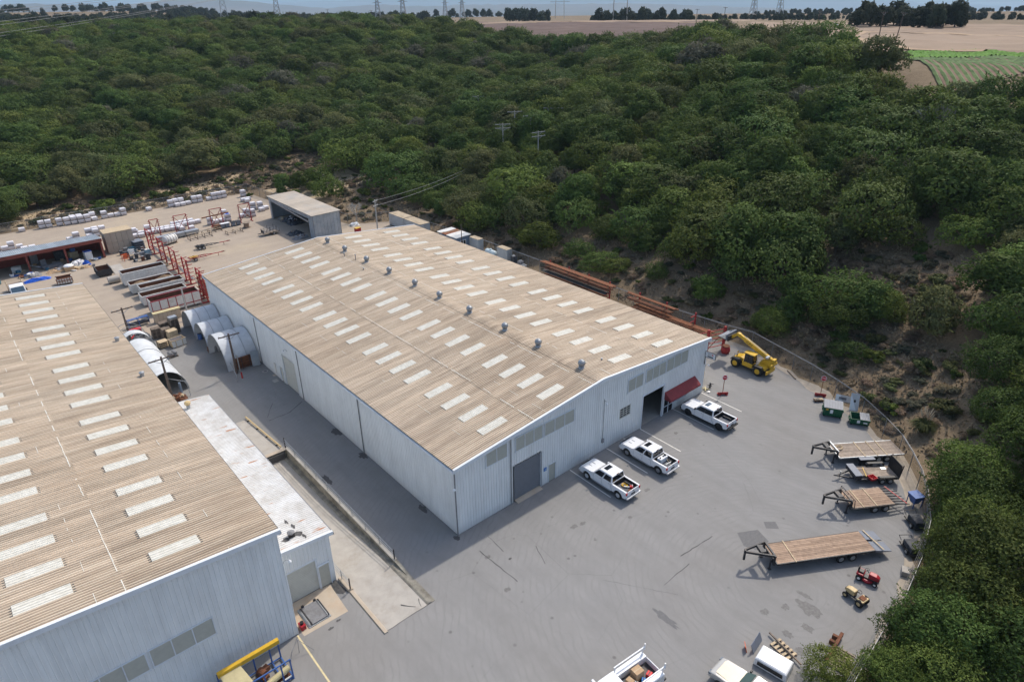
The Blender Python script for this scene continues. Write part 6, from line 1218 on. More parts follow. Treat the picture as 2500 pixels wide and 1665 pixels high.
def poletrailer(label, x, y, rz, m, tandem, wood):
    t = thing('pole_trailer', label, 'trailer', (x, y, 0), R(rz))
    for s_ in (-1, 1): G().bar((-2.2, s_ * .5, .6), (1.0, s_ * .5, .6), .1, .14).make('side_beam', m, t); G().bar((1.0, s_ * .5, .6), (2.4, 0, .6), .08, .1).make('draw_beam', m, t)
    for xx in (-2.1, -1, 0, .95): G().bar((xx, -.5, .6), (xx, .5, .6), .08).make('cross_bar', m, t)
    G().bar((2.4, 0, .6), (4.3, 0, .6), .1, .12).make('drawbar', 'redpaint', t); G().bar((3.2, 0, 0), (3.2, 0, .6), .07).make('prop_leg', m, t); [G().bar((3.9, s_ * .25, .65), (4.5, s_ * .25, .65), .06).make('coupler_bar', 'rust', t) for s_ in (-1, 1)]
    for xx in ((-1.5, -.75) if tandem else (-1.1,)):
        G().cyl((xx, -.8, .36), (xx, .8, .36), .05).make('axle', 'darksteel', t)
        for s_ in (-1, 1): o = wheel(t, 0, 0, .36, .22, 'galv', s_); o.location = (xx, s_ * .8, 0); o.rotation_euler = (0, 0, R(90))
    if wood: [G().bx(-1.9 + .22 * k, -.45, .68, -1.8 + .22 * k, .45, .8).make('load_bar', wood, t) for k in range(7)]
    return t
poletrailer('black tandem pole trailer with red drawbar in the middle of the yard', 11.2, 97.6, -5, 'darksteel', True, 'junkdark'); poletrailer('red single-axle pole trailer with yellow frames, nearest the warehouse', 8.0, 91.5, -3, 'redpaint', False, 'catyellow')
t = thing('mesh_trailer', 'small utility trailer with tall wire sides before the grey shed', 'trailer', (24.1, 97.5, 0), R(-2)); G().bx(-1.6, -.75, .5, 1.7, .75, .58).make('deck', 'oldwood', t); axles(t, (.5,), 2.0, .33, 'galv')
for s_ in (-1, 1):
    for z in (.8, 1.05, 1.3): G().bar((-1.6, s_ * .75, z), (1.7, s_ * .75, z), .05).make('side_bar', 'galv', t)
    for k in range(6): G().bar((-1.6 + k * .66, s_ * .75, .5), (-1.6 + k * .66, s_ * .75, 1.32 + .5 * (k in (2, 4))), .06).make('side_post', 'darksteel', t)
    G().bar((-1.6, s_ * .5, .5), (-2.6, 0, .5), .08).make('tongue', 'darksteel', t)
G().bx(-1.65, -.75, .55, -1.55, .75, 1.2).make('front_board', 'junkdark', t)
# grey open shed
t = thing('grey_open_shed', 'weathered grey metal shed with long open side and pale flat roof', 'shed')
def vwall(x0, y0, x1, y1, z0, z1, n, m='sheetmetal'):
    for k in range(n): a, b = k / n, (k + 1) / n; G().bar((x0 + (x1 - x0) * (a + b) / 2, y0 + (y1 - y0) * (a + b) / 2, z0), (x0 + (x1 - x0) * (a + b) / 2, y0 + (y1 - y0) * (a + b) / 2, z1), .06 if abs(x1 - x0) < .01 else abs(x1 - x0) / n * .97, .06 if abs(y1 - y0) < .01 else abs(y1 - y0) / n * .97).make('wall_sheet', m, t)
for k in range(8): G().bx(29.4 + k * .74, 87.4, 0, 29.4 + (k + .96) * .74, 87.46 + .03 * (k % 2), 4.9).make('wall_sheet', 'sheetmetal', t)
for k in range(24): G().bx(29.3 - .03 * (k % 2), 87.5 + k * .9, 4.0 if 2 <= k < 23 else 0, 29.36, 87.5 + (k + .96) * .9, 4.95).make('wall_sheet', 'sheetmetal', t)
G().bx(35.2, 87.4, 0, 35.26, 109.1, 4.9).make('rear_wall', 'sheetmetal', t); G().bx(29.4, 109.1, 0, 35.2, 109.16, 4.9).make('end_wall', 'sheetmetal', t); G().bar((29.5, 90, 3.2), (29.5, 108, 4.1), .2, .35).make('brace_beam', 'galv', t)
for y in (89.4, 108.3): G().bar((29.45, y, 0), (29.45, y, 4.2), .25).make('post', 'galv', t)
for k in range(22): G().add([(29.0, 87.1 + k * 1.01, 5.0), (35.5, 87.1 + k * 1.01, 5.05), (35.5, 88.1 + k * 1.01, 5.05), (29.0, 88.1 + k * 1.01, 5.0), (29.0, 87.1 + k * 1.01, 4.92), (35.5, 87.1 + k * 1.01, 4.97), (35.5, 88.1 + k * 1.01, 4.97), (29, 88.1 + k * 1.01, 4.92)], [(0, 1, 2, 3), (4, 7, 6, 5), (0, 4, 5, 1), (3, 2, 6, 7), (0, 3, 7, 4)]).make('roof_sheet', 'shedroof', t)
heap('scrap_pile', 'grey scrap metal pile at the mouth of the grey shed', 'scrap', 27.6, 90.6, 1.7, .9, .7, 'leadgrey', 21, 24, ['galv', 'leadgrey', 'steel', 'rust']); heap('branch_pile', 'dark pile of tangled frames beside the open grey shed', 'frames', 28.0, 94.2, 1.6, 1.2, .7, 'junkdark', 22, 22, ['leadgrey', 'darksteel', 'oldwood']); heap('shed_clutter', 'dark clutter inside the open grey shed', 'clutter', 31.5, 103, 1.8, 3, 1.1, 'junkdark', 23, 22, ['leadgrey', 'rust', 'white']); heap('shed_boards', 'boards and pipes on the ground under the grey shed', 'boards', 30.5, 106.3, 1.0, 1.6, .4, 'oldwood', 24, 14, ['leadgrey', 'palewood'])
heap('white_rubble', 'small heap of white rubble beyond the grey shed', 'rubble', 40.2, 91.2, 1.0, .8, .5, 'offwhite', 25, 12, ['white']); crate('red_box', 'red and yellow box between the grey shed and the power pole', 'box', 38.4, 86.4, 1.2, .8, .8, 'redpaint', 12, 0, 'catyellow')
t = thing('rail_timbers', 'stack of dark timbers lying on the bank behind the grey shed', 'timbers', (47.2, 128.5, hz(47.2, 128.5)), R(-68)); [G().bx(-4, -.9 + .45 * k, .0, 4 - .6 * (k % 2), -.55 + .45 * k, .35).make('timber', 'tar', t) for k in range(4)]
# hoop houses against the warehouse
def hoop(label, x0, x1, yc, r, h, frame=False, axis='x', m='hoop'):
    t = thing('hoop_house', label, 'hoop house', (0, 0, 0), 0, 'white plastic hoop houses'); n = 14
    def P(a, s_, k=1.): u, v = r * k * math.cos(a), h * k * math.sin(a); return (s_, yc + u, v) if axis == 'x' else (yc + u, s_, v)
    seg = 3
    for s_ in range(seg):
        a0, a1 = x0 + (x1 - x0) * s_ / seg, x0 + (x1 - x0) * (s_ + 1) / seg; g = G(); vs = [P(math.pi * i / n, a, 1 + .006 * (i % 2)) for a in (a0, a1) for i in range(n + 1)]
        if not frame or s_ == 0: g.add(vs, [(i, i + 1, n + 2 + i, n + 1 + i) for i in range(n)]); g.make('cover', m, t, True)
    for s_ in range(seg + 1):
        a = x0 + (x1 - x0) * s_ / seg; G().tube([P(math.pi * i / n, a, 1.012) for i in range(n + 1)], .035, 6).make('hoop_rib', 'galv', t)
    return t
hoop('farthest of the three hoop houses against the warehouse wall', -4.2, -.15, 59.5, 2.6, 3.3); hoop('middle hoop house against the warehouse wall', -4.2, -.15, 53.9, 2.6, 3.3); hoop('nearest and largest hoop house, behind the T-shaped pole', -4.3, -.15, 47.3, 3.5, 3.9)
hoop('long white hoop tunnel beside the left hall', 43, 55.5, -11.8, 2.35, 3.0, False, 'y'); hoop('bare hoop frame with part of its sheet behind the hoop tunnel', 57.2, 61.5, -11.6, 2.3, 3.1, True, 'y')
t = thing('rusty_gate', 'rusty red steel gate leaning on the nearest hoop house', 'gate', (-2.0, 43.35, 0)); G().bx(-1.5, .1, .1, 1.5, .16, 1.7).make('panel', 'rust', t)
for k in range(5): G().bar((-1.5, .05, .2 + k * .36), (1.5, .05, .2 + k * .36), .06).make('bar', 'rustlight', t)
for k in range(4): G().bar((-1.5 + k, .02, 0), (-1.5 + k, .02, 1.8), .06).make('upright', 'darksteel', t)
t = thing('corrugated_sheet', 'blue-grey corrugated sheet standing at the hoop house end', 'sheet', (-.35, 43.0, 0), R(80)); link('sheet', sheetmesh('s', 2.1, 0, 1.0, 'sheetmetal', ribs=6, h=.04), t, (0, 0, 0)).rotation_euler = (0, R(-86), 0)
t = thing('red_bollard', 'short dark red bollard in the alley', 'bollard', (-3.55, 41.0, 0)); G().cyl((0, 0, 0), (0, 0, .8), .1, None, 10).make('post', 'redpaint', t); G().sph((0, 0, .8), .1, 10, 5).make('cap', 'redpaint', t)
t = thing('pipe_barrier', 'bent galvanised pipe barrier in front of the nearest hoop house', 'barrier'); G().tube([(-4.4, 40.3, 0), (-4.4, 40.3, 1.1), (-3.2, 47.6, 1.1), (-3.2, 47.6, 0)], .045, 8).make('top_rail', 'galv', t); G().bar((-3.05, 43.1, 0), (-3.05, 43.1, 2.3), .12).make('post', 'greypole', t)
t = thing('gate_frame', 'open pipe gate at the end of the hoop tunnel', 'gate'); G().tube([(-9.9, 41, 0), (-10, 41, 2.0), (-11.5, 43.4, 2.0)], .045, 8).make('frame', 'galv', t); G().tube([(-10.5, 42.5, 0), (-10.5, 42.5, 1.4)], .15, 8).make('grey_post', 'bluewall', t)
blob('manhole_ring', -.65, 40.8, .35, .35, 'concrete', .006, 77, 0, 20, .02); sheet('manhole_cover', [[(-.65 + .24 * math.cos(a * .4), 40.8 + .24 * math.sin(a * .4)) for a in range(15)]], .009, 'patch'); sheet('utility_lid', [[(-1.0, 37.1), (-.35, 37.1), (-.35, 37.9), (-1.0, 37.9)]], .006, 'concrete'); sheet('utility_lid', [[(-.4, 38.7), (0, 38.7), (0, 39.2), (-.4, 39.2)]], .006, 'pad')
heap('kindling_pile', 'pile of reddish scrap wood beside the annex end', 'wood', -11.2, 41.2, .9, .7, .5, 'rust', 31, 20, ['rustlight', 'palewood', 'rust'])
def tpole(label, x, y, h, arm, m='polewood', rz=0, arms=1, z=None):
    z = 0 if z is None else z
    t = thing('utility_pole', label, 'utility pole', (x, y, z), rz); G().cyl((0, 0, 0), (0, 0, h), .16, .11, 10).make('pole', m, t)
    for k in range(arms):
        a = G().bar((-arm, -.1, h - .25 - k * .9), (arm, -.1, h - .25 - k * .9), .1, .13).make('cross_arm', m, t); [G().lathe([(.03, 0), (.05, .05), (.03, .14), (.01, .16)], (sx, -.1, h - .18 - k * .9), 8).make('insulator', 'galv', a) for sx in (-arm * .9, -arm * .4, arm * .4, arm * .9)]
        for s_ in (-1, 1): G().bar((s_ * arm * .6, -.12, h - .3 - k * .9), (0, -.12, h - .85 - k * .9), .05).make('arm_brace', 'galv', t)
    return t
tpole('dark T-shaped pole in the gap behind the left hall roof', -11.5, 61.2, 5.6, 1.4, rz=R(4)); tpole('dark T-shaped pole between the hoop tunnel and the left hall', -11.8, 41.8, 5.7, 1.5, rz=R(4)); tpole('dark T-shaped pole in front of the nearest hoop house', -3.6, 42.7, 5.7, 1.3, rz=R(-4))
t = thing('plain_pole', 'plain grey wooden pole rising before the red-framed bin', 'pole', (-2.7, 64.6, 0)); G().cyl((0, 0, 0), (0, 0, 5), .14, .11, 8).make('shaft', 'greypole', t)
tp = thing('tan_tank_wall', 'low pale yellow panel wall in front of the red-framed bin', 'wall', (-5.1, 66.5, 0)); [G().bx(-1.9 + k * .63, -.4, 0, -1.3 + k * .63, .4, 1.5).make('panel', 'pad', tp) for k in range(6)]; G().bx(-1.95, -.45, 1.5, 1.95, .45, 1.58).make('cap', 'paleyellow', tp)
t = thing('blue_rack', 'blue slatted steel rack behind the crates in the alley', 'rack', (-9.0, 67.2, 0), R(4)); [G().bx(-1.4 + k * .22, -.35, 1.2, -1.25 + k * .22, .35, 1.28).make('slat', 'blue', t) for k in range(13)]; [G().bar((sx, sy, 0), (sx, sy, 1.25), .08).make('leg', 'blue', t) for sx in (-1.4, 0, 1.4) for sy in (-.35, .35)]; G().bx(-1.4, -.3, .3, 1.4, .3, .7).make('stored_goods', 'junkdark', t)
def flatpal(label, x, y, n, rz=0, top=None, m='oldwood'):
    t = thing('pallet_stack', label, 'pallets', (x, y, 0), R(rz), 'stacks of empty pallets in the alley')
    for k in range(n): o = link('pallet', palm, t, (rnd.uniform(-.05, .05), rnd.uniform(-.05, .05), k * .145)); o.rotation_euler = (0, 0, rnd.uniform(-.05, .05))
    if top: G().bx(-.55, -.45, n * .145, .55, .45, n * .145 + .3).make('top_tray', top, t)
    return t
flatpal('tallest stack of empty pallets with a grey tray on top', -5.6, 61.2, 15, 6, 'galv'); flatpal('stack of weathered pallets left of the tallest stack', -6.9, 61.9, 12, 3); flatpal('leftmost stack of weathered pallets in the alley', -8.2, 61.0, 11, -4); flatpal('stack of weathered pallets in front of the other stacks', -7.1, 60.2, 10, 8)
crate('plywood_crate', 'tan plywood crate among the pallet stacks', 'crate', -6.6, 58.9, 1.25, 1.1, 1.4, 'palewood', 8); t = thing('white_crate', 'open white-sided crate at the edge of the alley', 'crate', (-6.7, 56.4, 0), R(8))
for s_ in (-1, 1): G().bx(-.95, s_ * .6, .1, .95, s_ * .55, 1.05).make('side', 'offwhite', t); G().bx(s_ * .95, -.55, .1, s_ * .9, .55, 1.05).make('end', 'palewood', t); G().bar((-1, s_ * .6, 1.08), (1, s_ * .6, 1.08), .08).make('rim', 'palewood', t); G().bx(s_ * .45 - .05, -.63, .05, s_ * .45 + .05, -.6, 1.05).make('batten', 'palewood', t)
G().bx(-.9, -.55, .05, .9, .55, .5).make('contents', 'rustin', t)
t = thing('slat_crate', 'open slatted wooden crate left of the white crate', 'crate', (-8.4, 57.2, 0), R(6)); [G().bx(-.6, -.55, .15 + .25 * k, .6, .55, .22 + .25 * k).make('slat_layer', 'palewood', t) for k in range(4)]; [G().c(sx, sy, .5, .1, .1, 1.0).make('corner_post', 'oldwood', t) for sx in (-.58, .58) for sy in (-.52, .52)]
t = thing('grey_sacks', 'pallet of stacked grey sacks on the alley edge', 'sacks', (-8.3, 53.4, 0), R(4)); link('pallet_base', palm, t)
for k in range(3):
    for j in range(2):
        for i in range(2): G().sph((-.28 + i * .56, -.25 + j * .5, .24 + k * .2), .33, 10, 6, (.95, .75, .36)).make('sack', 'leadgrey', t, True)
crate('red_pipe_box', 'red gas cylinder rack in the gap behind the left hall', 'rack', -10.2, 64.3, 1.6, .7, .8, 'signred', 5); heap('alley_scrap', 'dark scrap and pipes behind the bare hoop frame', 'scrap', -10.4, 63.0, 1.6, 1.0, .7, 'junkdark', 33, 18, ['leadgrey', 'steel', 'white', 'signred']); t = thing('white_tank', 'small white upright tank in the gap behind the left hall', 'tank', (-12.6, 64.5, 0)); G().lathe([(.1, 0), (.5, 0), (.5, 1.3), (.3, 1.6), (.1, 1.65)], n=14).make('tank_body', 'white', t, True); G().cyl((0, 0, 1.6), (0, 0, 1.75), .12).make('cap', 'leadgrey', t)
for i, (x, y, m, lb) in enumerate(((-2.9, 56.9, 'blue', 'dark blue barrel between the hoop houses'), (-2.6, 51.6, 'leadgrey', 'grey barrel between the two nearer hoop houses'))): t = thing('barrel', lb, 'barrel', (x - .8, y - .6, 0)); G().cyl((0, 0, 0), (0, 0, .88), .3, None, 14).make('drum', m, t); G().cyl((0, 0, .88), (0, 0, .91), .27, None, 12).make('lid', 'junkdark', t)
t = thing('rusty_stool', 'rusty wooden stool between the hoop houses', 'stool', (-4.0, 51.4, 0)); G().bx(-.3, -.25, .7, .3, .25, .76).make('seat', 'rust', t); [G().bar((sx, sy, 0), (sx * .8, sy * .8, .7), .06).make('leg', 'rustlight', t) for sx in (-.3, .3) for sy in (-.25, .25)]
# right side of the warehouse
def container(label, x, y0, y1, W, h, m, roof, name='shipping_container', n=None):
    t = thing(name, label, 'container', (x, y0, 0)); L = y1 - y0; n = n or int(L / .4)
    for s_ in (-1, 1):
        g = G(); k = 0; vs = []
        for i in range(n + 1): vs += [(s_ * (W / 2 - (.03 if i % 2 else 0)), L * i / n, .12), (s_ * (W / 2 - (.03 if i % 2 else 0)), L * i / n, h)]
        g.add(vs, [(2 * i, 2 * i + 2, 2 * i + 3, 2 * i + 1) for i in range(n)]); g.make('side_wall', m, t)
    G().bx(-W / 2, L - .05, .12, W / 2, L, h).make('end_wall', m, t)
    for s_ in (-1, 1): G().bx(s_ * .02, 0, .14, s_ * (W / 2 - .02), .05, h - .04).make('door', m, t); G().bx(s_ * .2, -.03, .2, s_ * .24, 0, h - .1).make('lock_bar', 'galv', t)
    G().bx(-W / 2, 0, h, W / 2, L, h + .05).make('roof', roof, t); G().bx(-W / 2, .0, .0, W / 2, L, .12).make('base_frame', 'darksteel', t)
    return t
container('farther weathered white container behind the warehouse with tan rusty roof', 47.1, 80.2, 86.0, 2.4, 2.6, 'contgrey', 'controof'); container('nearer weathered white container behind the warehouse', 47.1, 74.0, 80.0, 2.4, 2.58, 'contgrey', 'controof')
container('narrow grey storage box next to the blue hut', 49.0, 58.2, 60.9, 1.3, 2.6, 'contgrey', 'controof', 'storage_box'); container('narrow grey storage box beyond the propane tank', 49.1, 50.0, 52.8, 1.3, 2.6, 'contgrey', 'controof', 'storage_box')
t = thing('blue_hut', 'small dark blue hut with white-framed window behind the warehouse', 'hut', (47.0, 64.0, 0)); [G().bx(s_ * 1.6, -2.9, 0, s_ * 1.54, 2.9, 2.85).make('side_wall', 'bluewall', t) for s_ in (-1, 1)]; G().bx(-1.54, -2.9, 0, 1.54, -2.84, 2.85).make('front_wall', 'bluewall', t); G().bx(-1.54, 2.84, 0, 1.54, 2.9, 2.85).make('rear_wall', 'bluewall', t)
for k in range(4): G().add([(-1.8, -3.15 + k * 1.58, 3.0), (1.8, -3.15 + k * 1.58, 3.1), (1.8, -1.6 + k * 1.58, 3.1), (-1.8, -1.6 + k * 1.58, 3.0), (-1.8, -3.15 + k * 1.58, 2.88), (1.8, -3.15 + k * 1.58, 2.98), (1.8, -1.6 + k * 1.58, 2.98), (-1.8, -1.6 + k * 1.58, 2.88)], [(0, 1, 2, 3), (4, 7, 6, 5), (0, 4, 5, 1), (3, 2, 6, 7), (1, 5, 6, 2), (0, 3, 7, 4)]).make('roof_sheet', 'offwhite' if k % 2 else 'rustlight' if k == 2 else 'contgrey', t)
window(t, -.6, .6, 1.0, 2.2, 2, 1, -2.95, 'white')
t = thing('propane_tank', 'pale blue propane tank lying between the grey storage boxes', 'tank', (48.8, 55.0, 0)); G().lathe([(.05, -1.5), (.4, -1.4), (.6, -1.1), (.6, 1.1), (.4, 1.4), (.05, 1.5)], (0, 0, .85), 16, 'y').make('shell', 'tank', t, True); G().cyl((0, 0, 1.4), (0, 0, 1.62), .22, None, 12).make('valve_dome', 'tank', t); [G().bx(-.4, s_ * .8 - .08, 0, .4, s_ * .8 + .08, .4).make('saddle', 'concrete', t) for s_ in (-1, 1)]
for i, (x, y, z) in enumerate(((48.9, 48.6, 1.8), (49.4, 47.3, 1.1), (49.0, 46.0, .8))): t = thing('compressor_unit', ['tall stacked compressor beyond the grey box', 'grey compressor beside the fence behind the warehouse', 'small pump in front of the compressors behind the warehouse'][i], 'compressor', (x, y, 0)); G().bx(-.4, -.4, .1, .4, .4, z).make('housing', ['junkdark', 'leadgrey', 'galv'][i], t, False, .03); G().bx(-.45, -.45, 0, .45, .45, .1).make('base', 'black', t); G().cyl((0, 0, z), (0, 0, z + .12), .25, None, 12).make('fan_guard', 'steel', t)
tpole('power pole with insulators and white guard pipe behind the warehouse', 38.0, 77.2, 8.6, .9, 'greypole', R(30), 2); t = thing('wood_mast', 'thin wooden mast with slanting boom behind the warehouse', 'mast', (46.9, 64.6, 0)); G().cyl((-1, -4.6, 0), (-1, -4.6, 5.8), .09, .07, 8).make('mast', 'polewood', t); G().cyl((-1, -4.6, 4.7), (-6.5, 2.5, 3.2), .05, None, 6).make('boom', 'palewood', t)
def beams(label, y0, y1, x, zs, per, m, posts, L=None):
    t = thing('beam_rack', label, 'rack', (x, 0, 0), 0, 'steel racks along the fence')
    for y in posts:
        G().bar((.55, y, 0), (.55, y, 3.0), .18).make('post', 'redpaint', t)
        for z in zs: G().bar((.55, y, z - .1), (-.6, y, z - .1), .1).make('arm', 'redpaint', t)
    return t
def steelbundle(label, x, y0, y1, z, n, m, w_=.16, h=.14):
    t = thing('steel_bundle', label, 'steel beams', (x, 0, z), 0, 'steel lengths on the racks')
    for k in range(n): a, b = y0 + rnd.uniform(-.3, .3), y1 + rnd.uniform(-.3, .3); G().bar((-.5 + k * w_ * 1.15, a, h / 2), (-.5 + k * w_ * 1.15, b, h / 2), w_, h).make('beam', m, t)
beams('long red cantilever rack holding rusty beams along the fence, farther one', 25, 41, 49.2, (.5, 1.2, 1.9, 2.7), 3, 'rust', (26.5, 31, 35.5, 40)); beams('red cantilever rack holding rusty beams, nearer the telehandler', 8, 22, 49.2, (.5, 1.2, 1.9, 2.7), 3, 'rust', (10.5, 15.5, 20.5))
for i, a in enumerate(((49.3, 25, 41.4, 2.65, 5, 'rustlight', 'topmost orange rusty beams on the farther rack'), (49.2, 26, 40.5, 1.85, 6, 'rust', 'dark rusty beams on the upper arms of the farther rack'), (49.1, 26.5, 41, 1.15, 6, 'tar', 'black pipes on the middle arms of the farther rack'), (49.1, 27, 41, .45, 6, 'rust', 'dark beams on the lowest arms of the farther rack'), (49.4, 13.2, 22.4, 2.65, 3, 'rustlight', 'topmost orange rusty beams on the nearer rack'), (49.2, 14, 22, 1.85, 5, 'rust', 'dark rusty beams on the upper arms of the nearer rack'), (49.2, 7.2, 20.5, 1.15, 5, 'rustlight', 'long orange beams reaching past the end of the nearer rack'), (49.1, 9, 21.5, .45, 6, 'rust', 'dark beams on the lowest arms of the nearer rack'))): steelbundle(a[6], *a[:6])
tr = thing('red_rail_gate', 'red steel rail gate at the right corner of the warehouse', 'gate', (46.6, 5.2, 0), R(-18))
for x in (-1.1, 1.6): G().bar((x, 0, 0), (x, 0, 3.4), .28).make('post', 'redpaint', tr)
for z in (.7, 1.3, 1.9, 2.5, 3.1): G().bar((-2.6, 0, z), (1.6, 0, z), .08).make('rail', 'redpaint', tr)
G().bar((-1.1, .05, .3), (1.6, .05, 2.8), .07).make('brace', 'rustlight', tr)
t = thing('red_pot', 'squat red and rusty metal pot in front of the red rail gate', 'pot', (47.5, 3.9, 0)); G().lathe([(.05, 0), (.5, 0), (.62, .35), (.55, .8), (.42, .95), (.05, .9)], n=14).make('vessel', 'redpaint', t); G().lathe([(.05, .9), (.5, .95), (.5, 1.05), (.05, 1.05)], n=14).make('lid', 'rust', t)
# ------------------------------------------------------------ chain link fences
def resample(pts, step):
    out = [Vector(pts[0])]; acc = 0
    for a, b in zip(pts, pts[1:]):
        a, b = Vector(a), Vector(b); L = (b - a).length; n = max(1, round(L / step)); out += [a + (b - a) * k / n for k in range(1, n + 1)]
    return out
def fence(label, pts, step, arms=True, h=2.15):
    t = thing('chain_link_fence', label, 'fence'); P = [Vector((p.x, p.y, max(0, hz(p.x, p.y)))) for p in resample(pts, step)]
    up = Vector((0, 0, h)); prev = None
    for i, p in enumerate(P):
        G().cyl(p, p + up, .04, None, 7).make('post', 'fencesteel', t)
        d = (P[min(i + 1, len(P) - 1)] - P[max(i - 1, 0)]); d.z = 0; nrm = Vector((-d.y, d.x, 0)).normalized() * (-1 if arms == 1 else 1)
        if arms: G().cyl(p + up, p + up + nrm * .32 + Vector((0, 0, .32)), .025, None, 5).make('barb_arm', 'fencesteel', t)
        if i:
            q = P[i - 1]; G().quad(q + Vector((0, 0, .03)), p + Vector((0, 0, .03)), p + up, q + up).make('mesh_panel', 'chainlink', t); G().cyl(q + up, p + up, .032, None, 6).make('top_rail', 'railsteel', t)
            if arms and prev is not None:
                for k in (.35, .68, 1.0): G().cyl(q + up + prev * .32 * k + Vector((0, 0, .32 * k)), p + up + nrm * .32 * k + Vector((0, 0, .32 * k)), .012, None, 4).make('barbed_wire', 'fencesteel', t)
        prev = nrm
fence('chain link fence with barbed wire curving round the right side of the lot', FENCE, 3.0, 1)
fence('chain link fence along the back of the pallet yard', [(-45, 138.3), (-7, 137.4), (11, 136.5), (34.4, 136.4), (36.4, 112.5), (39.8, 93.2), (48.9, 87.4), (50, 58)], 3.2, 0)

# ------------------------------------------------------------ trees
def leaves(rng, ctr, nrm, size, asp=1.4):
    n = len(ctr); a = rng.normal(size=(n, 3)); nrm = nrm / np.linalg.norm(nrm, axis=1)[:, None]; u = np.cross(nrm, a); u /= np.linalg.norm(u, axis=1)[:, None] + 1e-9; v = np.cross(nrm, u)
    s = size * rng.uniform(.65, 1.35, n)[:, None]; u = u * s * asp * .5; v = v * s * .5
    V = np.stack([ctr - u, ctr - v * .8 + nrm * s * .1, ctr + u, ctr + v * .8 + nrm * s * .1], 1).reshape(-1, 3); F = np.arange(4 * n).reshape(-1, 4)
    return V, F
def quadmesh(name, V, F, m):
    me = bpy.data.meshes.new(name); me.vertices.add(len(V)); me.vertices.foreach_set('co', V.astype(np.float32).ravel()); me.loops.add(F.size); me.loops.foreach_set('vertex_index', F.astype(np.int32).ravel())
    me.polygons.add(len(F)); me.polygons.foreach_set('loop_start', np.arange(0, F.size, 4, dtype=np.int32)); me.polygons.foreach_set('loop_total', np.full(len(F), 4, np.int32)); me.update(calc_edges=True); me.materials.append(MT[m]); return me
def crown(seed, R0, H0, base, nl, nleaf, size, m, flat=.8, droop=.0, fill=.15, jit=.35):
    """lobed crown: leaf-sized faces on many overlapping clumps, some inside"""
    rng = np.random.default_rng(seed); c = []; r = []
    for i in range(nl):
        a = rng.uniform(0, 2 * np.pi); e = rng.uniform(-.28, 1) ** 1; e = np.arcsin(np.clip(e, -1, 1)); q = rng.uniform(.55, .82) if i > nl * .2 else rng.uniform(.1, .5)
        c.append((np.cos(a) * np.cos(e) * q * R0 * rng.uniform(.85, 1.15), np.sin(a) * np.cos(e) * q * R0 * rng.uniform(.85, 1.15), base + H0 * .45 + np.sin(e) * q * H0 * .62)); r.append(R0 * rng.uniform(.17, .34) * (1.5 if rng.random() < .25 else 1))
    c = np.array(c); r = np.array(r); p = r ** 2 / (r ** 2).sum(); k = rng.choice(nl, nleaf, p=p); d = rng.normal(size=(nleaf, 3)); d[:, 2] += .25; d /= np.linalg.norm(d, axis=1)[:, None]
    rad = r[k] * np.where(rng.random(nleaf) < fill, rng.uniform(.3, .85, nleaf), rng.uniform(.86, 1.08, nleaf)); P = c[k] + d * rad[:, None] * np.array([1, 1, flat])
    inside = np.zeros(nleaf, bool)
    for j in range(nl): inside |= (k != j) & (np.linalg.norm((P - c[j]) / np.array([1, 1, flat]), axis=1) < r[j] * .72)
    P, d = P[~inside], d[~inside]; w_ = 5.5 / R0; gapn = np.sin(P[:, 0] * w_ * 1.3 + seed) * np.sin(P[:, 1] * w_ * 1.1 + 2 * seed) + np.sin(P[:, 2] * w_ * 1.7 + P[:, 0] * w_ * .8); kp = gapn > -1.3; P, d = P[kp], d[kp]
    nsp = len(P) // 40; si = rng.integers(0, len(P), nsp); st = P[si]; sdv = d[si] + rng.normal(size=(nsp, 3)) * .5 + np.array([0, 0, .25]); sdv /= np.linalg.norm(sdv, axis=1)[:, None]; ns = 6
    P = np.concatenate([P] + [st + sdv * (R0 * .035 * (q + 1)) for q in range(ns)]); d = np.concatenate([d] + [sdv + rng.normal(size=sdv.shape) * .8 for q in range(ns)]); o = P - np.array([0, 0, base + H0 * .25]); o /= np.linalg.norm(o, axis=1)[:, None]
    N = d * .75 + o * .45 + rng.normal(size=P.shape) * jit
    return quadmesh('crown', *leaves(rng, P, N, size), m)
def trunkmesh(seed, h, r, R0, m='trunk'):
    g = G(); q = random.Random(seed); g.cyl((0, 0, -.6), (q.uniform(-.2, .2), q.uniform(-.2, .2), h), r, r * .6, 8, False)
    for i in range(5):
        a = i * 1.26 + q.uniform(-.4, .4); p0 = Vector((0, 0, h * q.uniform(.6, .98))); p1 = p0 + Vector((math.cos(a) * R0 * .35, math.sin(a) * R0 * .35, R0 * .25)); p2 = p1 + Vector((math.cos(a + .3) * R0 * .3, math.sin(a + .3) * R0 * .3, R0 * .35)); g.cyl(p0, p1, r * .5, r * .32, 6, False); g.cyl(p1, p2, r * .32, r * .12, 5, False)
    return g.mesh('trunk', m)
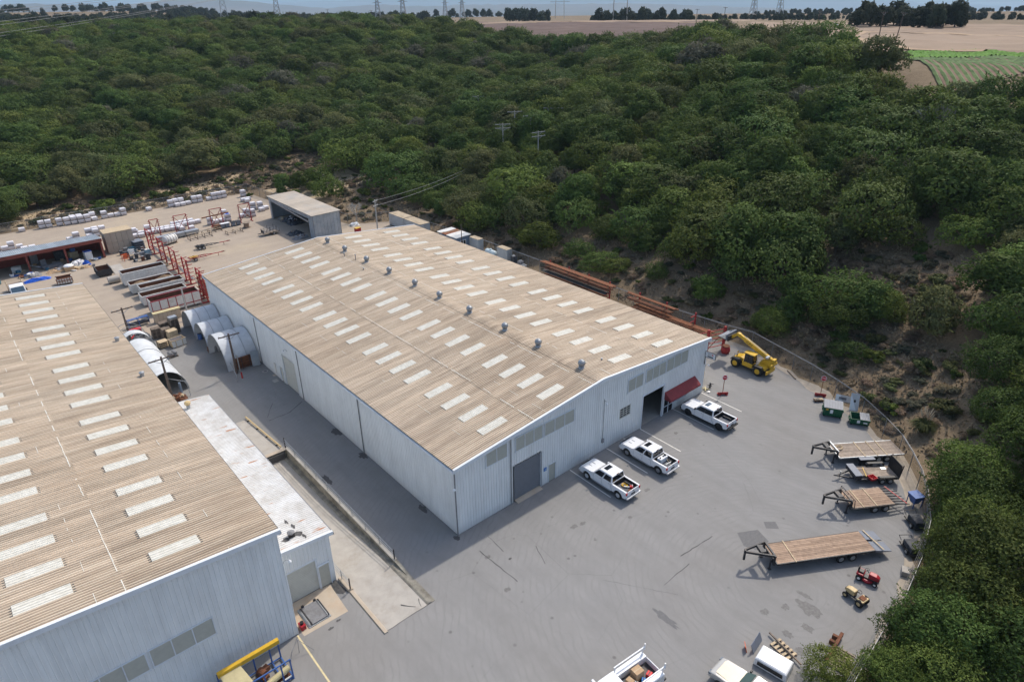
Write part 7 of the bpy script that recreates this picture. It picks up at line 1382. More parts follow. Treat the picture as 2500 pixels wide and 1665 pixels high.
# ten kinds of tree form; metres, standing at the origin
PROTO = []
def proto(seed, R0, H0, base, nl, nleaf, size, mats, tr, tone):
    cm = None
    for m, tn in zip(mats, tone):
        if cm is None: cm = crown(seed, R0, H0, base, nl, nleaf, size, m); me = cm
        else: me = cm.copy(); me.materials.clear(); me.materials.append(MT[m])
        PROTO.append((me, tr, R0, tn))
MATS = ['leaf_oak', 'leaf_oak', 'leaf_bright', 'leaf_olive', 'leaf_grey', 'leaf_yellow']
for sd_i, (R0, H0, b, nl) in enumerate(((4.7, 6.2, .6, 52), (5.4, 5.6, .7, 70), (4.3, 6.9, .6, 46), (5.1, 6.3, .4, 80))):
    tr = trunkmesh(sd_i, b + H0 * .35, .28, R0)
    proto(50 + sd_i, R0, H0, b, nl, 12500, .30, ['leaf_oak', 'leaf_bright', 'leaf_olive', 'leaf_grey'], tr, ['dark green', 'fresh green', 'olive green', 'greyish'])
NP = len(PROTO)
near_tr = trunkmesh(91, 3, .22, 4.5)
NEAR = [crown(70 + i, 4.4, 6.2, .8, 76, 34000, .185, m, .85, 0, .3, .6) for i, m in enumerate(('leaf_bright', 'leaf_oak', 'leaf_oak'))]
SHRUB = [(crown(90 + i, 1.6, 1.9, .05, 14, 2600, .2, m), n) for i, (m, n) in enumerate((('leaf_bright', 'bright green'), ('leaf_oak', 'dark green'), ('leaf_olive', 'olive'), ('leaf_brush', 'dry brown'), ('leaf_grey', 'greyish')))]
shr_tr = trunkmesh(95, .7, .06, 1.2)
# camera projection, to leave out what the frame never sees
_M = np.array(cam.rotation_euler.to_matrix()); _cl = np.array(cam.location)
def pix(P):
    q = (np.asarray(P, float) - _cl) @ _M; d = -q[:, 2]; return np.c_[1250 + 1629.57 * q[:, 0] / d, 832.5 - 1629.57 * q[:, 1] / d, d]
AZ = [4, 20, 30, 36, 40, 44, 48, 52, 56, 60, 63, 66, 70, 80]; RM = [520, 490, 450, 400, 350, 322, 312, 300, 280, 240, 220, 196, 163, 168]
CLEAR = [(71, -10, 7, 10), (54, -16.5, 5.5, 5), (82, 131, 9, 3.2), (98, 135, 10, 3), (28, 146, 30, 8), (52, 142, 14, 13), (66, 134, 10, 5), (0, 145, 15, 7.5), (187, 184, 9, 6), (53, 112, 7, 12), (46, 98, 7, 9)]
rg = np.random.default_rng(11); gx, gy = np.meshgrid(np.arange(-60, 350, 5.5), np.arange(-75, 480, 5.5)); P2 = np.c_[gx.ravel(), gy.ravel()] + rg.uniform(-2.4, 2.4, (gx.size, 2))
rel = P2 - _cl[:2]; rr = np.hypot(*rel.T); az = np.degrees(np.arctan2(rel[:, 0], rel[:, 1])); ydist = yard_dist(P2)
keep = (ydist > 3.6) & (rr < np.interp(az, AZ, RM)) & (az > 0) & (az < 86)
for cx, cy, ax_r, ay_r in CLEAR: keep &= ((P2[:, 0] - cx) / ax_r) ** 2 + ((P2[:, 1] - cy) / ay_r) ** 2 > 1
keep &= ~((P2[:, 1] < -20) & (rr < 82)); keep &= ~((np.abs(P2[:, 0] - 20) < 30) & (P2[:, 1] > 137) & (P2[:, 1] < 146))
P2 = P2[keep]; z2 = heights_far(P2); px_ = pix(np.c_[P2, z2 + 5]); vis = (px_[:, 2] > 0) & (px_[:, 0] > -130) & (px_[:, 0] < 2630) & (px_[:, 1] > -60) & (px_[:, 1] < 1800)
P2, z2, px_ = P2[vis], z2[vis], px_[vis]; dd = px_[:, 2]
kind = rg.choice(4, len(P2), p=[.27, .25, .24, .24]); tonei = rg.choice(4, len(P2), p=[.62, .18, .16, .04])
# clumps of one tone, as oak woods have
blobn = np.array([mnoise.noise((x * .022, y * .022, 3.1)) for x, y in P2]); tonei = np.where((blobn > .28) & (rg.random(len(P2)) < .6), 1, tonei); tonei = np.where((blobn < -.32) & (rg.random(len(P2)) < .55), 2, tonei)
scl = np.where(rg.random(len(P2)) < .2, rg.uniform(1.05, 1.45, len(P2)), rg.uniform(.55, 1.02, len(P2))); asp = rg.uniform(.8, 1.25, len(P2)); scl *= np.clip(.42 + yard_dist(P2) / 30, .45, 1); rot = rg.uniform(0, 6.28, len(P2)); order = np.argsort(dd)
NIND = 262
SECT = [(-200, 330, 'behind the pallet yard'), (330, 760, 'behind the grey shed'), (760, 1150, 'behind the containers'), (1150, 1500, 'behind the blue hut'), (1500, 1800, 'above the beam racks'), (1800, 2060, 'behind the telehandler'), (2060, 2800, 'on the right slope')]
def sector(u):
    for a, b, n in SECT:
        if a <= u < b: return n
    return SECT[-1][2]
ind = sorted(order[:NIND], key=lambda i: px_[i, 0]); bysec = {}
for i in ind: bysec.setdefault(sector(px_[i, 0]), []).append(i)
crown_of = {}
for sec, L in bysec.items():
    L = sorted(L, key=lambda i: dd[i]); nrow = max(1, round(len(L) / 9)); per = -(-len(L) // nrow)
    for rI in range(nrow):
        row = sorted(L[rI * per:(rI + 1) * per], key=lambda i: px_[i, 0])
        for j, i in enumerate(row):
            k = int(kind[i] * 4 + tonei[i]); me, tr, R0, tn = PROTO[k]; s_ = float(scl[i])
            t = thing('oak_tree', '%s oak, %s from left in the %s row %s' % (tn, nth(j), nth(rI), sec), 'tree', (float(P2[i, 0]), float(P2[i, 1]), float(z2[i]) - .2), float(rot[i]), 'oaks ' + sec); t.scale = (s_ * asp[i], s_ / asp[i], min(s_, .45 + .55 * s_) * rnd.uniform(.85, 1.12))
            o = link('crown', me, t); link('trunk', tr, t); crown_of.setdefault(k, o)
# the wood beyond: one mass
def scatter(name, label, cat, pts, ks, rots, scs, objs):
    me = bpy.data.meshes.new(name); me.from_pydata([tuple(map(float, p)) for p in pts], [], [])
    for nm, dt, val in (('kidx', 'INT', ks), ('krot', 'FLOAT', rots), ('kscl', 'FLOAT_VECTOR', scs)):
        at = me.attributes.new(nm, dt, 'POINT'); at.data.foreach_set('vector' if dt == 'FLOAT_VECTOR' else 'value', np.asarray(val, np.int32 if dt == 'INT' else np.float32).ravel())
    o = link(name, me); gn = bpy.data.node_groups.new(name, 'GeometryNodeTree'); gn.interface.new_socket('Geometry', in_out='INPUT', socket_type='NodeSocketGeometry'); gn.interface.new_socket('Geometry', in_out='OUTPUT', socket_type='NodeSocketGeometry')
    N_ = gn.nodes; Lk = gn.links.new; gi = N_.new('NodeGroupInput'); go = N_.new('NodeGroupOutput'); jn = N_.new('GeometryNodeJoinGeometry')
    def attr(nm, dt): q = N_.new('GeometryNodeInputNamedAttribute'); q.data_type = dt; q.inputs['Name'].default_value = nm; return q
    ai, ar, asc = attr('kidx', 'INT'), attr('krot', 'FLOAT'), attr('kscl', 'FLOAT_VECTOR'); cx = N_.new('ShaderNodeCombineXYZ'); Lk(ar.outputs[0], cx.inputs['Z'])
    for k, ob in objs.items():
        cp = N_.new('FunctionNodeCompare'); cp.data_type = 'INT'; cp.operation = 'EQUAL'; Lk(ai.outputs[0], [s for s in cp.inputs if s.type == 'INT'][0]); [s for s in cp.inputs if s.type == 'INT'][1].default_value = k
        oi = N_.new('GeometryNodeObjectInfo'); oi.inputs['Object'].default_value = ob; oi.inputs['As Instance'].default_value = True
        ip = N_.new('GeometryNodeInstanceOnPoints'); Lk(gi.outputs[0], ip.inputs['Points']); Lk(cp.outputs[0], ip.inputs['Selection']); Lk(oi.outputs['Geometry'], ip.inputs['Instance']); Lk(cx.outputs[0], ip.inputs['Rotation']); Lk(asc.outputs[0], ip.inputs['Scale']); Lk(ip.outputs[0], jn.inputs[0])
    Lk(jn.outputs[0], go.inputs[0]); o.modifiers.new('scatter', 'NODES').node_group = gn; tag(o, label, cat); o['kind'] = 'stuff'; return o
for k in range(NP):
    if k not in crown_of:   # every form stands at least once as a tree of its own
        j = next((int(i) for i in order[NIND:] if int(kind[i] * 4 + tonei[i]) == k), None)
        if j is None: continue
        me, tr, R0, tn = PROTO[k]; t = thing('oak_tree', '%s oak standing a little beyond the front rows %s' % (tn, sector(px_[j, 0])), 'tree', (float(P2[j, 0]), float(P2[j, 1]), float(z2[j]) - .2), 0, 'oaks ' + sector(px_[j, 0])); crown_of[k] = link('crown', me, t); link('trunk', tr, t)
rest = order[NIND:]
scatter('oak_woodland', 'dense dark green oak wood covering the hills beyond the yard', 'woodland', np.c_[P2[rest], z2[rest] - .2], kind[rest] * 4 + tonei[rest], rot[rest], np.c_[scl * asp, scl / asp, np.minimum(scl, .45 + .55 * scl)][rest] * 1.03, crown_of)
# near trees over the fence at the lower right
for i, (x, y, s_, k, lb) in enumerate([(37.6, -28.0, .82, 0, 'bright green tree over the fence behind the brown gooseneck trailer'), (33.6, -29.6, .85, 1, 'bright green tree overhanging the blue hopper'), (41.6, -31.5, .95, 2, 'dark green tree behind the tree over the blue hopper'), (29.6, -31.4, .8, 0, 'bright tree overhanging the equipment carts'), (46.5, -27.6, .75, 1, 'tree on the bank behind the pampas grass'), (49.5, -31, .95, 0, 'tree high on the right edge of the picture beside the pampas slope'),
        (25.5, -33.4, .95, 2, 'dark tree behind the leafy tree at the red mower'), (36.5, -36, 1.0, 2, 'dark tree in the second row at the lower right'), (30.8, -37.6, 1.0, 1, 'tree in the second row at the lower right, left of the dark one'), (21.4, -33.6, .85, 1, 'bright tree over the fence beside the tan tractor'), (17.4, -33.0, .78, 2, 'feathery tree over the fence right of the harrow'), (24.4, -39.5, 1.0, 0, 'tree in the lower right corner of the picture'), (44, -37.5, 1.05, 1, 'tree at the right edge below the pampas slope'), (31.2, -29.3, .5, 0, 'small leafy tree pushing through the fence beside the equipment carts'), (26.8, -30.4, .62, 1, 'leafy tree leaning over the fence behind the red mower'), (22.6, -31.2, .55, 0, 'small tree pushing through the fence by the tan tractor'), (17.0, -31.2, .55, 1, 'small tree over the fence right beside the harrow'), (35.8, -27.6, .5, 1, 'small tree pushing through the fence beside the blue hopper'), (8.2, -31.6, .5, 1, 'leafy bush at the bottom edge below the silver pickup'), (12.6, -31.2, .5, 0, 'leafy bush between the harrow and the bottom edge'), (13.6, -33.6, .66, 0, 'low tree at the bottom edge right of the camper shell'), (18.6, -38.5, .9, 2, 'dark tree at the bottom edge of the lower right corner'), (53.5, -24.5, .8, 2, 'dark tree on the bank above the low dumpster'), (57.5, -28, 1.0, 0, 'tree at the far right edge behind the bank')]):
    t = thing('live_oak', lb, 'tree', (x, y, hz(x, y) - .3), i * 1.7, 'trees over the fence at the lower right'); t.scale = (s_, s_, s_ * .95); link('crown', NEAR[k], t); link('trunk', near_tr, t)
for x, y, s_, k, lb in ((10.1, -28.7, .42, 0, 'small leafy bush at the bottom edge beside the harrow'), (57.3, -5.5, .78, 1, 'bright bushy tree behind the fence above the far stop sign'), (54.8, 1.5, .55, 0, 'small bright tree behind the fence at the telehandler boom'), (61.5, -9.5, .6, 0, 'bushy tree on the slope right of the far stop sign'), (-17.5, 143, .95, 1, 'bright green tree at the left edge behind the pallet yard')):
    t = thing('live_oak', lb, 'tree', (x, y, hz(x, y) - .3), x, 'single bright trees'); t.scale = (s_, s_, s_); link('crown', NEAR[k], t); link('trunk', near_tr, t)
# shrubs in the clearings
rs = np.random.default_rng(5); sp = []
for cx, cy, ax_r, ay_r in CLEAR + [(56, 20, 5, 40), (50, -14, 6, 12), (20, 144, 30, 6), (56, 70, 6, 20), (76, -18, 14, 10), (60, -6, 6, 8)]:
    n = int(ax_r * ay_r * .13) + 2
    for _ in range(n):
        a, q = rs.uniform(0, 6.28), rs.uniform(0, 1) ** .5; x, y = cx + ax_r * q * math.cos(a), cy + ay_r * q * math.sin(a)
        if yard_dist(np.array([[x, y]]))[0] > 2.2: sp.append((x, y))
sp = np.array(sp); spx = pix(np.c_[sp, heights_far(sp) + 1]); ok = (spx[:, 0] > -20) & (spx[:, 0] < 2520) & (spx[:, 1] < 1680); sp, spx = sp[ok], spx[ok]; cnt = {}
for i in np.argsort(spx[:, 0]):
    x, y = sp[i]; k = int(rs.choice(5, p=[.2, .13, .2, .33, .14])); me, tn = SHRUB[k]; sc_ = rs.uniform(.35, 1.0) * (.75 if k >= 3 else 1); sec = sector(spx[i, 0]).replace('behind', 'out behind').replace('out behind', 'in the dry grass behind') if 'behind' in sector(spx[i, 0]) else 'in the dry grass ' + sector(spx[i, 0])
    c_ = cnt[(tn, sec)] = cnt.get((tn, sec), 0) + 1
    t = thing('shrub', '%s shrub, %s from left %s' % (tn, nth(c_ - 1), sec), 'shrub', (float(x), float(y), hz(x, y) - .05), rs.uniform(0, 6), 'shrubs in the clearings'); t.scale = (sc_, sc_, sc_ * rs.uniform(.7, 1.05)); link('foliage', me, t); link('stem', shr_tr, t)
for x, y, s_, k, lb in ((3, 141, 1.75, 0, 'wide bright bush behind the back fence above the pallets'), (17, 143.5, .95, 1, 'small round bush behind the back fence'), (21, 143.2, 1.0, 0, 'small yellow-green bush behind the back fence'), (33.2, 131.5, .6, 0, 'little bright bush inside the yard corner')):
    t = thing('shrub', lb, 'shrub', (x, y, hz(x, y) - .05), x, 'bushes near the back fence'); t.scale = (s_, s_ * .8, s_ * .85); link('foliage', SHRUB[k][0], t); link('stem', shr_tr, t)
# low dry scrub, too thick to count
rb = np.random.default_rng(17); bp_ = []
for cx, cy, ax_r, ay_r, n in [(c[0], c[1], c[2] * 1.1, c[3] * 1.1, int(c[2] * c[3] * .9)) for c in CLEAR] + [(56, 25, 5.5, 40, 220), (49, -15, 9, 14, 110), (25, -31.5, 22, 3, 80), (56, 80, 7, 30, 110), (64, -4, 13, 12, 150), (15, 141.5, 32, 4.5, 50)]:
    a = rb.uniform(0, 6.28, n); q = rb.uniform(0, 1, n) ** .5; bp_.append(np.c_[cx + ax_r * q * np.cos(a), cy + ay_r * q * np.sin(a)])
bp_ = np.concatenate(bp_); bp_ = bp_[yard_dist(bp_) > .9]; sk = rb.choice(3, len(bp_), p=[.2, .55, .25]); ss = rb.uniform(.14, .42, len(bp_))
so_ = {}
for o in C.objects:
    if o.name.startswith('foliage'):
        for j, q in enumerate((2, 3, 4)):
            if o.data == SHRUB[q][0]: so_.setdefault(j, o)
scatter('scrub', 'low dry olive-brown scrub covering the banks', 'scrub', np.c_[bp_, heights_far(bp_) - .05], sk, rb.uniform(0, 6, len(bp_)), np.c_[ss * 1.3, ss * 1.3, ss * .8], so_)
# dry grass and leaf litter as one ground cover
rg2 = np.random.default_rng(8); gp = []
for cx, cy, ax_r, ay_r, n in [(c[0], c[1], c[2] * 1.15, c[3] * 1.15, int(c[2] * c[3] * 9)) for c in CLEAR] + [(57, 25, 7, 45, 3200), (50, -16, 9, 16, 2600), (30, -32, 22, 5, 1600), (15, 143, 34, 8, 3000), (56, 85, 8, 30, 1800), (66, -5, 14, 14, 2600)]:
    a = rg2.uniform(0, 6.28, n); q = rg2.uniform(0, 1, n) ** .5; gp.append(np.c_[cx + ax_r * q * np.cos(a), cy + ay_r * q * np.sin(a)])
gp = np.concatenate(gp); gp = gp[yard_dist(gp) > .25]; gz = heights_far(gp); n = len(gp); hgt = rg2.uniform(.12, .5, n); C3 = np.c_[gp, gz + hgt * .45]
V, F = leaves(rg2, C3, np.c_[rg2.normal(size=(n, 2)), rg2.uniform(-.2, .4, n)], .22, 2.2); gm = quadmesh('dry_grass', V, F, 'straw'); go_ = link('dry_grass', gm); tag(go_, 'dry straw-coloured grass tufts on the banks and clearings', 'grass'); go_['kind'] = 'stuff'
# pampas grass and the bare tree
t = thing('pampas_grass', 'big tuft of pampas grass with pale plumes behind the curved fence', 'grass', (45.4, -21.2, hz(45.4, -21.2)))
g = G(); q_ = random.Random(4)
for i in range(420):
    a = q_.uniform(0, 6.28); o1 = q_.uniform(.5, 1.0); p0 = Vector((.25 * math.cos(a) * q_.random(), .25 * math.sin(a) * q_.random(), 0)); p1 = p0 + Vector((math.cos(a) * .7 * o1, math.sin(a) * .7 * o1, 1.3 * q_.uniform(.7, 1.1))); p2 = p1 + Vector((math.cos(a) * .8 * o1, math.sin(a) * .8 * o1, -.5 * o1)); s_ = Vector((-math.sin(a), math.cos(a), 0)) * .035; g.add([p0 - s_, p0 + s_, p1 + s_, p1 - s_, p2], [(0, 1, 2, 3), (3, 2, 4)])
g = g.make('blades', 'leaf_olive', t); g['kind'] = 'stuff'
for i in range(8): a = -.9 + i * .3; G().lathe([(.01, 0), (.05, .15), (.07, .4), (.04, .7), (.005, .85)], (0, 0, 0), 7).make('plume', 'palewood', t).matrix_local = Matrix.Translation((.5 * math.cos(a), .5 * math.sin(a), 1.5 + .25 * (i % 3))) @ Matrix.Rotation(R(18 + 4 * (i % 3)), 4, Vector((-math.sin(a), math.cos(a), 0)))
def bare(label, x, y, h, seed):
    t = thing('bare_tree', label, 'tree', (x, y, hz(x, y))); q = random.Random(seed); g = G(); g.cyl((0, 0, -.3), (.1, 0, h * .35), .16, .11, 7).make('trunk', 'greypole', t); b = G()
    def br(p, d, L, r, dep):
        e = p + d * L; b.cyl(p, e, r, r * .55, 4, False)
        if dep: [br(e, (d + Vector((q.uniform(-.7, .7), q.uniform(-.7, .7), q.uniform(-.2, .5)))).normalized(), L * q.uniform(.6, .85), r * .55, dep - 1) for _ in range(4)]
    for i in range(5): br(Vector((.1, 0, h * .33)), Vector((math.cos(i * 1.26) * .6, math.sin(i * 1.26) * .6, .9)).normalized(), h * .25, .09, 3)
    o = b.make('branches', 'greypole', t); o['kind'] = 'stuff'
bare('bare grey tree at the edge of the green crop field', 112.5, 6.5, 8.5, 1); bare('bare grey branches among the oaks by the dirt track', 92, 118, 6, 2); bare('bare twiggy tree beside the power pole', 41.5, 92.5, 4.5, 3)
# ------------------------------------------------------------ fields, far trees, pylons, hills
def polar(az, r): return (_cl[0] + r * math.sin(R(az)), _cl[1] + r * math.cos(R(az)))
def drape(name, quad, nu, nv, m, dz):
    a, b, c, d = [np.array(p, float) for p in quad]; U, V_ = np.meshgrid(np.linspace(0, 1, nu + 1), np.linspace(0, 1, nv + 1), indexing='ij'); P = (a[None] * ((1 - U) * (1 - V_)).ravel()[:, None] + b[None] * (U * (1 - V_)).ravel()[:, None] + c[None] * (U * V_).ravel()[:, None] + d[None] * ((1 - U) * V_).ravel()[:, None])
    z = heights_far(P) + np.where((U.ravel() < 1e-6) | (U.ravel() > 1 - 1e-6) | (V_.ravel() < 1e-6) | (V_.ravel() > 1 - 1e-6), -1.2, dz); f = [(i * (nv + 1) + j, (i + 1) * (nv + 1) + j, (i + 1) * (nv + 1) + j + 1, i * (nv + 1) + j + 1) for i in range(nu) for j in range(nv)]
    o = G().add(np.c_[P, z].tolist(), f).make(name, m); return struct(o)
def track(name, pts, w_, m, dz):
    L = []; 
    for i, (x, y) in enumerate(pts):
        a, b = pts[max(0, i - 1)], pts[min(len(pts) - 1, i + 1)]; d = Vector((b[0] - a[0], b[1] - a[1])).normalized(); L += [(x - d.y * w_, y + d.x * w_), (x, y), (x + d.y * w_, y - d.x * w_)]
    P = np.array(L); z = heights_far(P) + np.tile([dz - .25, dz, dz - .25], len(pts)); return struct(G().add(np.c_[P, z].tolist(), [(3 * i + a, 3 * i + 1 + a, 3 * i + 4 + a, 3 * i + 3 + a) for i in range(len(pts) - 1) for a in (0, 1)]).make(name, m))
drape('plowed_field', [polar(37, 345), polar(58, 270), polar(58, 480), polar(37, 540)], 40, 30, 'plowed', .7)
drape('stubble_field', [polar(22, 500), polar(58, 482), polar(60, 640), polar(22, 660)], 40, 12, 'tanfield', .75)
drape('bare_field', [polar(58.3, 228), polar(86, 262), polar(86, 430), polar(58.3, 470)], 40, 24, 'tanfield', .7)
drape('dry_bank', [(-24, 137.8), (33, 136.9), (42, 153), (-24, 152)], 24, 8, 'drybank', .07)
drape('dry_bank', [(37.5, 113), (60, 112), (62, 134), (35.5, 136.8)], 12, 12, 'drybank', .07)
drape('crop_bed', [(132, 12), (182, 46), (214, 40), (194, -8)], 30, 24, 'cropsoil', .22)
track('dirt_road', resample([(*polar(60, 330),), (*polar(64, 330),), (*polar(68, 322),), (*polar(72, 312),), (*polar(80, 300),)], 8), 3.2, 'road', .95)
track('dirt_road', resample([(*polar(66.5, 326),), (*polar(65.5, 290),), (*polar(66.3, 262),), (*polar(68.5, 246),), (*polar(74, 238),)], 6), 2.6, 'road', 1.0)
track('dirt_road', resample([(*polar(40, 500),), (*polar(50, 470),), (*polar(57, 440),)], 12), 3, 'road', 1.1)
# rows of crop
g = G(); rj = random.Random(2); ed = Vector((182 - 143, 46 - 20, 0)); dn = ed.normalized()
def inq(x, y, poly):
    c = False
    for (x0, y0), (x1, y1) in zip(poly, poly[1:] + poly[:1]):
        if (y0 > y) != (y1 > y) and x < x0 + (y - y0) * (x1 - x0) / (y1 - y0): c = not c
    return c
CQ = [(133, 12.5), (182, 45.5), (213, 40), (193, -7)]; DQ = [(168, 33), (183, 45), (213, 39.6), (200, 10), (196, 12)]
def croprows(name, label, poly, step, w_, h, m, direction):
    g = G(); d = Vector(direction).normalized(); nrm = Vector((-d.y, d.x)); cx = sum(p[0] for p in poly) / len(poly); cy = sum(p[1] for p in poly) / len(poly)
    for k in range(-60, 61):
        run = []
        for s_ in np.arange(-60, 60.1, 1.5):
            x, y = cx + nrm.x * k * step + d.x * s_, cy + nrm.y * k * step + d.y * s_
            if inq(x, y, poly): run.append((x, y))
        if len(run) < 2: continue
        zs = heights_far(np.array(run)) + .25; vs = []
        for (x, y), z in zip(run, zs):
            hh = h * rj.uniform(.7, 1.25); ww = w_ * rj.uniform(.8, 1.2); vs += [(x - nrm.x * ww, y - nrm.y * ww, z), (x, y, z + hh), (x + nrm.x * ww, y + nrm.y * ww, z)]
        g.add(vs, [(3 * i + a, 3 * i + 3 + a, 3 * i + 4 + a, 3 * i + 1 + a) for i in range(len(run) - 1) for a in (0, 1)])
    o = g.make(name, m); tag(o, label, 'crop'); o['kind'] = 'stuff'
croprows('crop_rows', 'rows of low green crop on brown soil above the right hillside', CQ, 1.5, .42, .3, 'crop', (.83, .55)); croprows('dense_crop', 'bright green strip of dense crop behind the crop rows', DQ, .95, .6, .5, 'cropdense', (.83, .55))
# eucalyptus groves: tall trees one by one, then the far tree line as one mass
def euc(seed, m): return crown(seed, 5.0, 14, -1.0, 36, 3800, .75, m, 1.0, 0, .1)
EU = [euc(200, 'leaf_far'), euc(201, 'leaf_far'), euc(202, 'leaf_far')]; eu_tr = trunkmesh(203, 7, .35, 5)
grv = [('right', 'in the big grove beyond the bare field', [(az_, 392 + (i % 3) * 9) for i, az_ in enumerate(np.linspace(66.0, 72.0, 20))], (.75, 1.0)), ('centre', 'in the grove on the skyline above the plowed field', [(az_, 760 + (i % 2) * 12) for i, az_ in enumerate(np.linspace(41.0, 43.6, 8))], (.95, 1.2)), ('mid', 'in the tree line right of the wooden H-frame pole', [(az_, 640 + (i % 3) * 15) for i, az_ in enumerate(np.linspace(47.4, 54.5, 20))], (.6, .95)), ('left', 'on the ridge beside the left pylon', [(az_, 470 + (i % 3) * 14) for i, az_ in enumerate(np.linspace(8.5, 23, 26))], (.45, .85))]
r9 = random.Random(9)
for nm, wh, L, (s0, s1) in grv:
    for i, (a, r_) in enumerate(L):
        x, y = polar(a + r9.uniform(-.3, .3), r_ + r9.uniform(-14, 22)); s_ = r9.uniform(s0, s1); t = thing('eucalyptus_tree', 'tall dark tree, %s from left %s' % (nth(i), wh), 'tree', (x, y, hz(x, y) - .5), r9.uniform(0, 6), 'tall trees ' + wh); t.scale = (s_, s_, s_ * r9.uniform(.85, 1.15)); c_ = link('crown', EU[i % 3], t); link('trunk', eu_tr, t)
eo = {k: c.children[0] for k, c in enumerate([o for o in C.objects if o.name.startswith('eucalyptus_tree')][:3])}
rf_ = np.random.default_rng(21); m_ = 5200; a_ = np.radians(rf_.uniform(0, 82, m_)); r_ = rf_.uniform(0, 1, m_); rr_ = np.where(rf_.random(m_) < .3, 560 + 500 * r_, 950 + 1500 * r_ ** 1.2)
fx, fy = _cl[0] + rr_ * np.sin(a_), _cl[1] + rr_ * np.cos(a_); nzv = np.array([mnoise.noise((x * .0045, y * .0045, 7.7)) for x, y in zip(fx, fy)]); dg = np.degrees(a_); kp = ((nzv > .02) | (dg < 30) & (nzv > -.3)) & ~((dg > 24) & (dg < 59) & (rr_ < 650)) & ~((dg > 54) & (rr_ < 640)); fp = np.c_[fx, fy][kp]
scatter('distant_woods', 'hazy blue-green tree lines far beyond the fields', 'woodland', np.c_[fp, heights_far(fp) - .5], rf_.integers(0, 3, len(fp)), rf_.uniform(0, 6, len(fp)), np.repeat((rf_.uniform(.5, 1.1, len(fp)) * np.where(np.degrees(np.arctan2(fp[:, 0] - _cl[0], fp[:, 1] - _cl[1])) > 42, .55, 1))[:, None], 3, 1), eo)
# roadside details on the bare field
x, y = polar(64.6, 368); t = thing('parked_car', 'tiny white car on the far edge of the bare field', 'car', (x, y, hz(x, y) + .9), R(30)); G().bx(-2.1, -.85, .3, 2.1, .85, .85).make('body', 'carpaint', t, False, .1); G().rings([[(-1.3, -.8, .85), (1.1, -.8, .85), (1.1, .8, .85), (-1.3, .8, .85)], [(-.9, -.65, 1.4), (.6, -.65, 1.4), (.6, .65, 1.4), (-.9, .65, 1.4)]]).make('cabin', 'glassblue', t); [G().cyl((sx, s_ * .7, .32), (sx, s_ * .9, .32), .32, None, 10).make('wheel', 'rubber', t) for sx in (-1.3, 1.3) for s_ in (-1, 1)]
# poles in the wood
for i, (x, y, zt, arm, lb) in enumerate(((107, 131.5, 13.6, 1.7, 'farthest T-pole standing in the oak wood'), (83.8, 92.5, 10.2, 1.9, 'leftmost near T-pole in the middle of the oak wood'), (92.6, 98.1, 10.8, 2.0, 'tall T-pole behind the leftmost near one in the wood'), (90.3, 89.5, 9.8, 2.1, 'T-pole with braced arm beside the H-frame in the wood'), (83.5, 79.4, 9.4, 1.9, 'lowest T-pole peeping over the oak crowns'))):
    z_ = hz(x, y); tpole(lb, x, y, max(9, zt - z_ + 4.2), arm, 'greypole', R(-40 + 8 * i), 1 + (i in (1, 4)), z_)
z_ = hz(102.6, 94.2); t = thing('h_frame_pole', 'two-legged wooden H-frame pole in the oak wood', 'utility pole', (102.6, 94.2, z_), R(-50)); hh = 18.0 - z_; [G().cyl((sx, 0, 0), (sx, 0, hh), .26, .2, 9).make('pole', 'greypole', t) for sx in (-1.35, 1.35)]; G().bar((-2.6, 0, hh - .1), (2.6, 0, hh - .1), .22, .28).make('cross_arm', 'greypole', t)
for i, (a, r_, h_, lb) in enumerate(((68.55, 250, 9.6, 'leaning wooden pole beside the green crop'), (67.5, 262, 9.0, 'wooden pole at the bend of the dirt road'), (63.4, 352, 8.2, 'thin wooden pole beyond the right hilltop'), (56.9, 400, 9, 'thin pole at the edge of the plowed field'), (54.9, 420, 8, 'thin pole on the plowed field'), (27, 560, 11, 'wooden pole near the left pylons'), (23.2, 470, 10, 'wooden pole in the dark ridge trees on the left'), (30.2, 620, 11, 'thin pole between the pylons'))): x, y = polar(a, r_); tpole(lb, x, y, h_ + .5, 1.3, 'polewood', R(-20), 1, hz(x, y) - .4).rotation_euler[1] = R(7 if i == 0 else 0)
def pylon(label, az_, r_, h, bw, rz=0):
    x, y = polar(az_, r_); t = thing('lattice_pylon', label, 'pylon', (x, y, hz(x, y) - .5), rz, 'steel lattice pylons'); w = lambda z: bw * (1 - z / h) ** 1.15 * .9 + .55; k = .34
    lv = [h * q for q in (0, .18, .34, .48, .6, .7, .79, .87, .94, 1)]
    for sx in (-1, 1):
        for sy in (-1, 1): g = G(); [g.bar((sx * w(a), sy * w(a), a), (sx * w(b), sy * w(b), b), k) for a, b in zip(lv, lv[1:])]; g.make('leg', 'galv', t)
    g = G()
    for a, b in zip(lv, lv[1:]):
        for s_ in (-1, 1): g.bar((-w(a), s_ * w(a), a), (w(b), s_ * w(b), b), k * .7); g.bar((w(a), s_ * w(a), a), (-w(b), s_ * w(b), b), k * .7); g.bar((s_ * w(a), -w(a), a), (s_ * w(b), w(b), b), k * .7); g.bar((s_ * w(a), w(a), a), (s_ * w(b), -w(b), b), k * .7)
    o = g.make('lattice', 'galv', t); o['kind'] = 'stuff'
    for z in (h * .7, h * .82, h * .94): [G().add([(s_ * .6, -.5, z), (s_ * .6, .5, z), (s_ * 5.5, 0, z + .3), (s_ * .6, 0, z + 1.2)], [(0, 1, 2), (0, 2, 3), (1, 3, 2), (0, 3, 1)]).make('cross_arm', 'galv', t) for s_ in (-1, 1)]
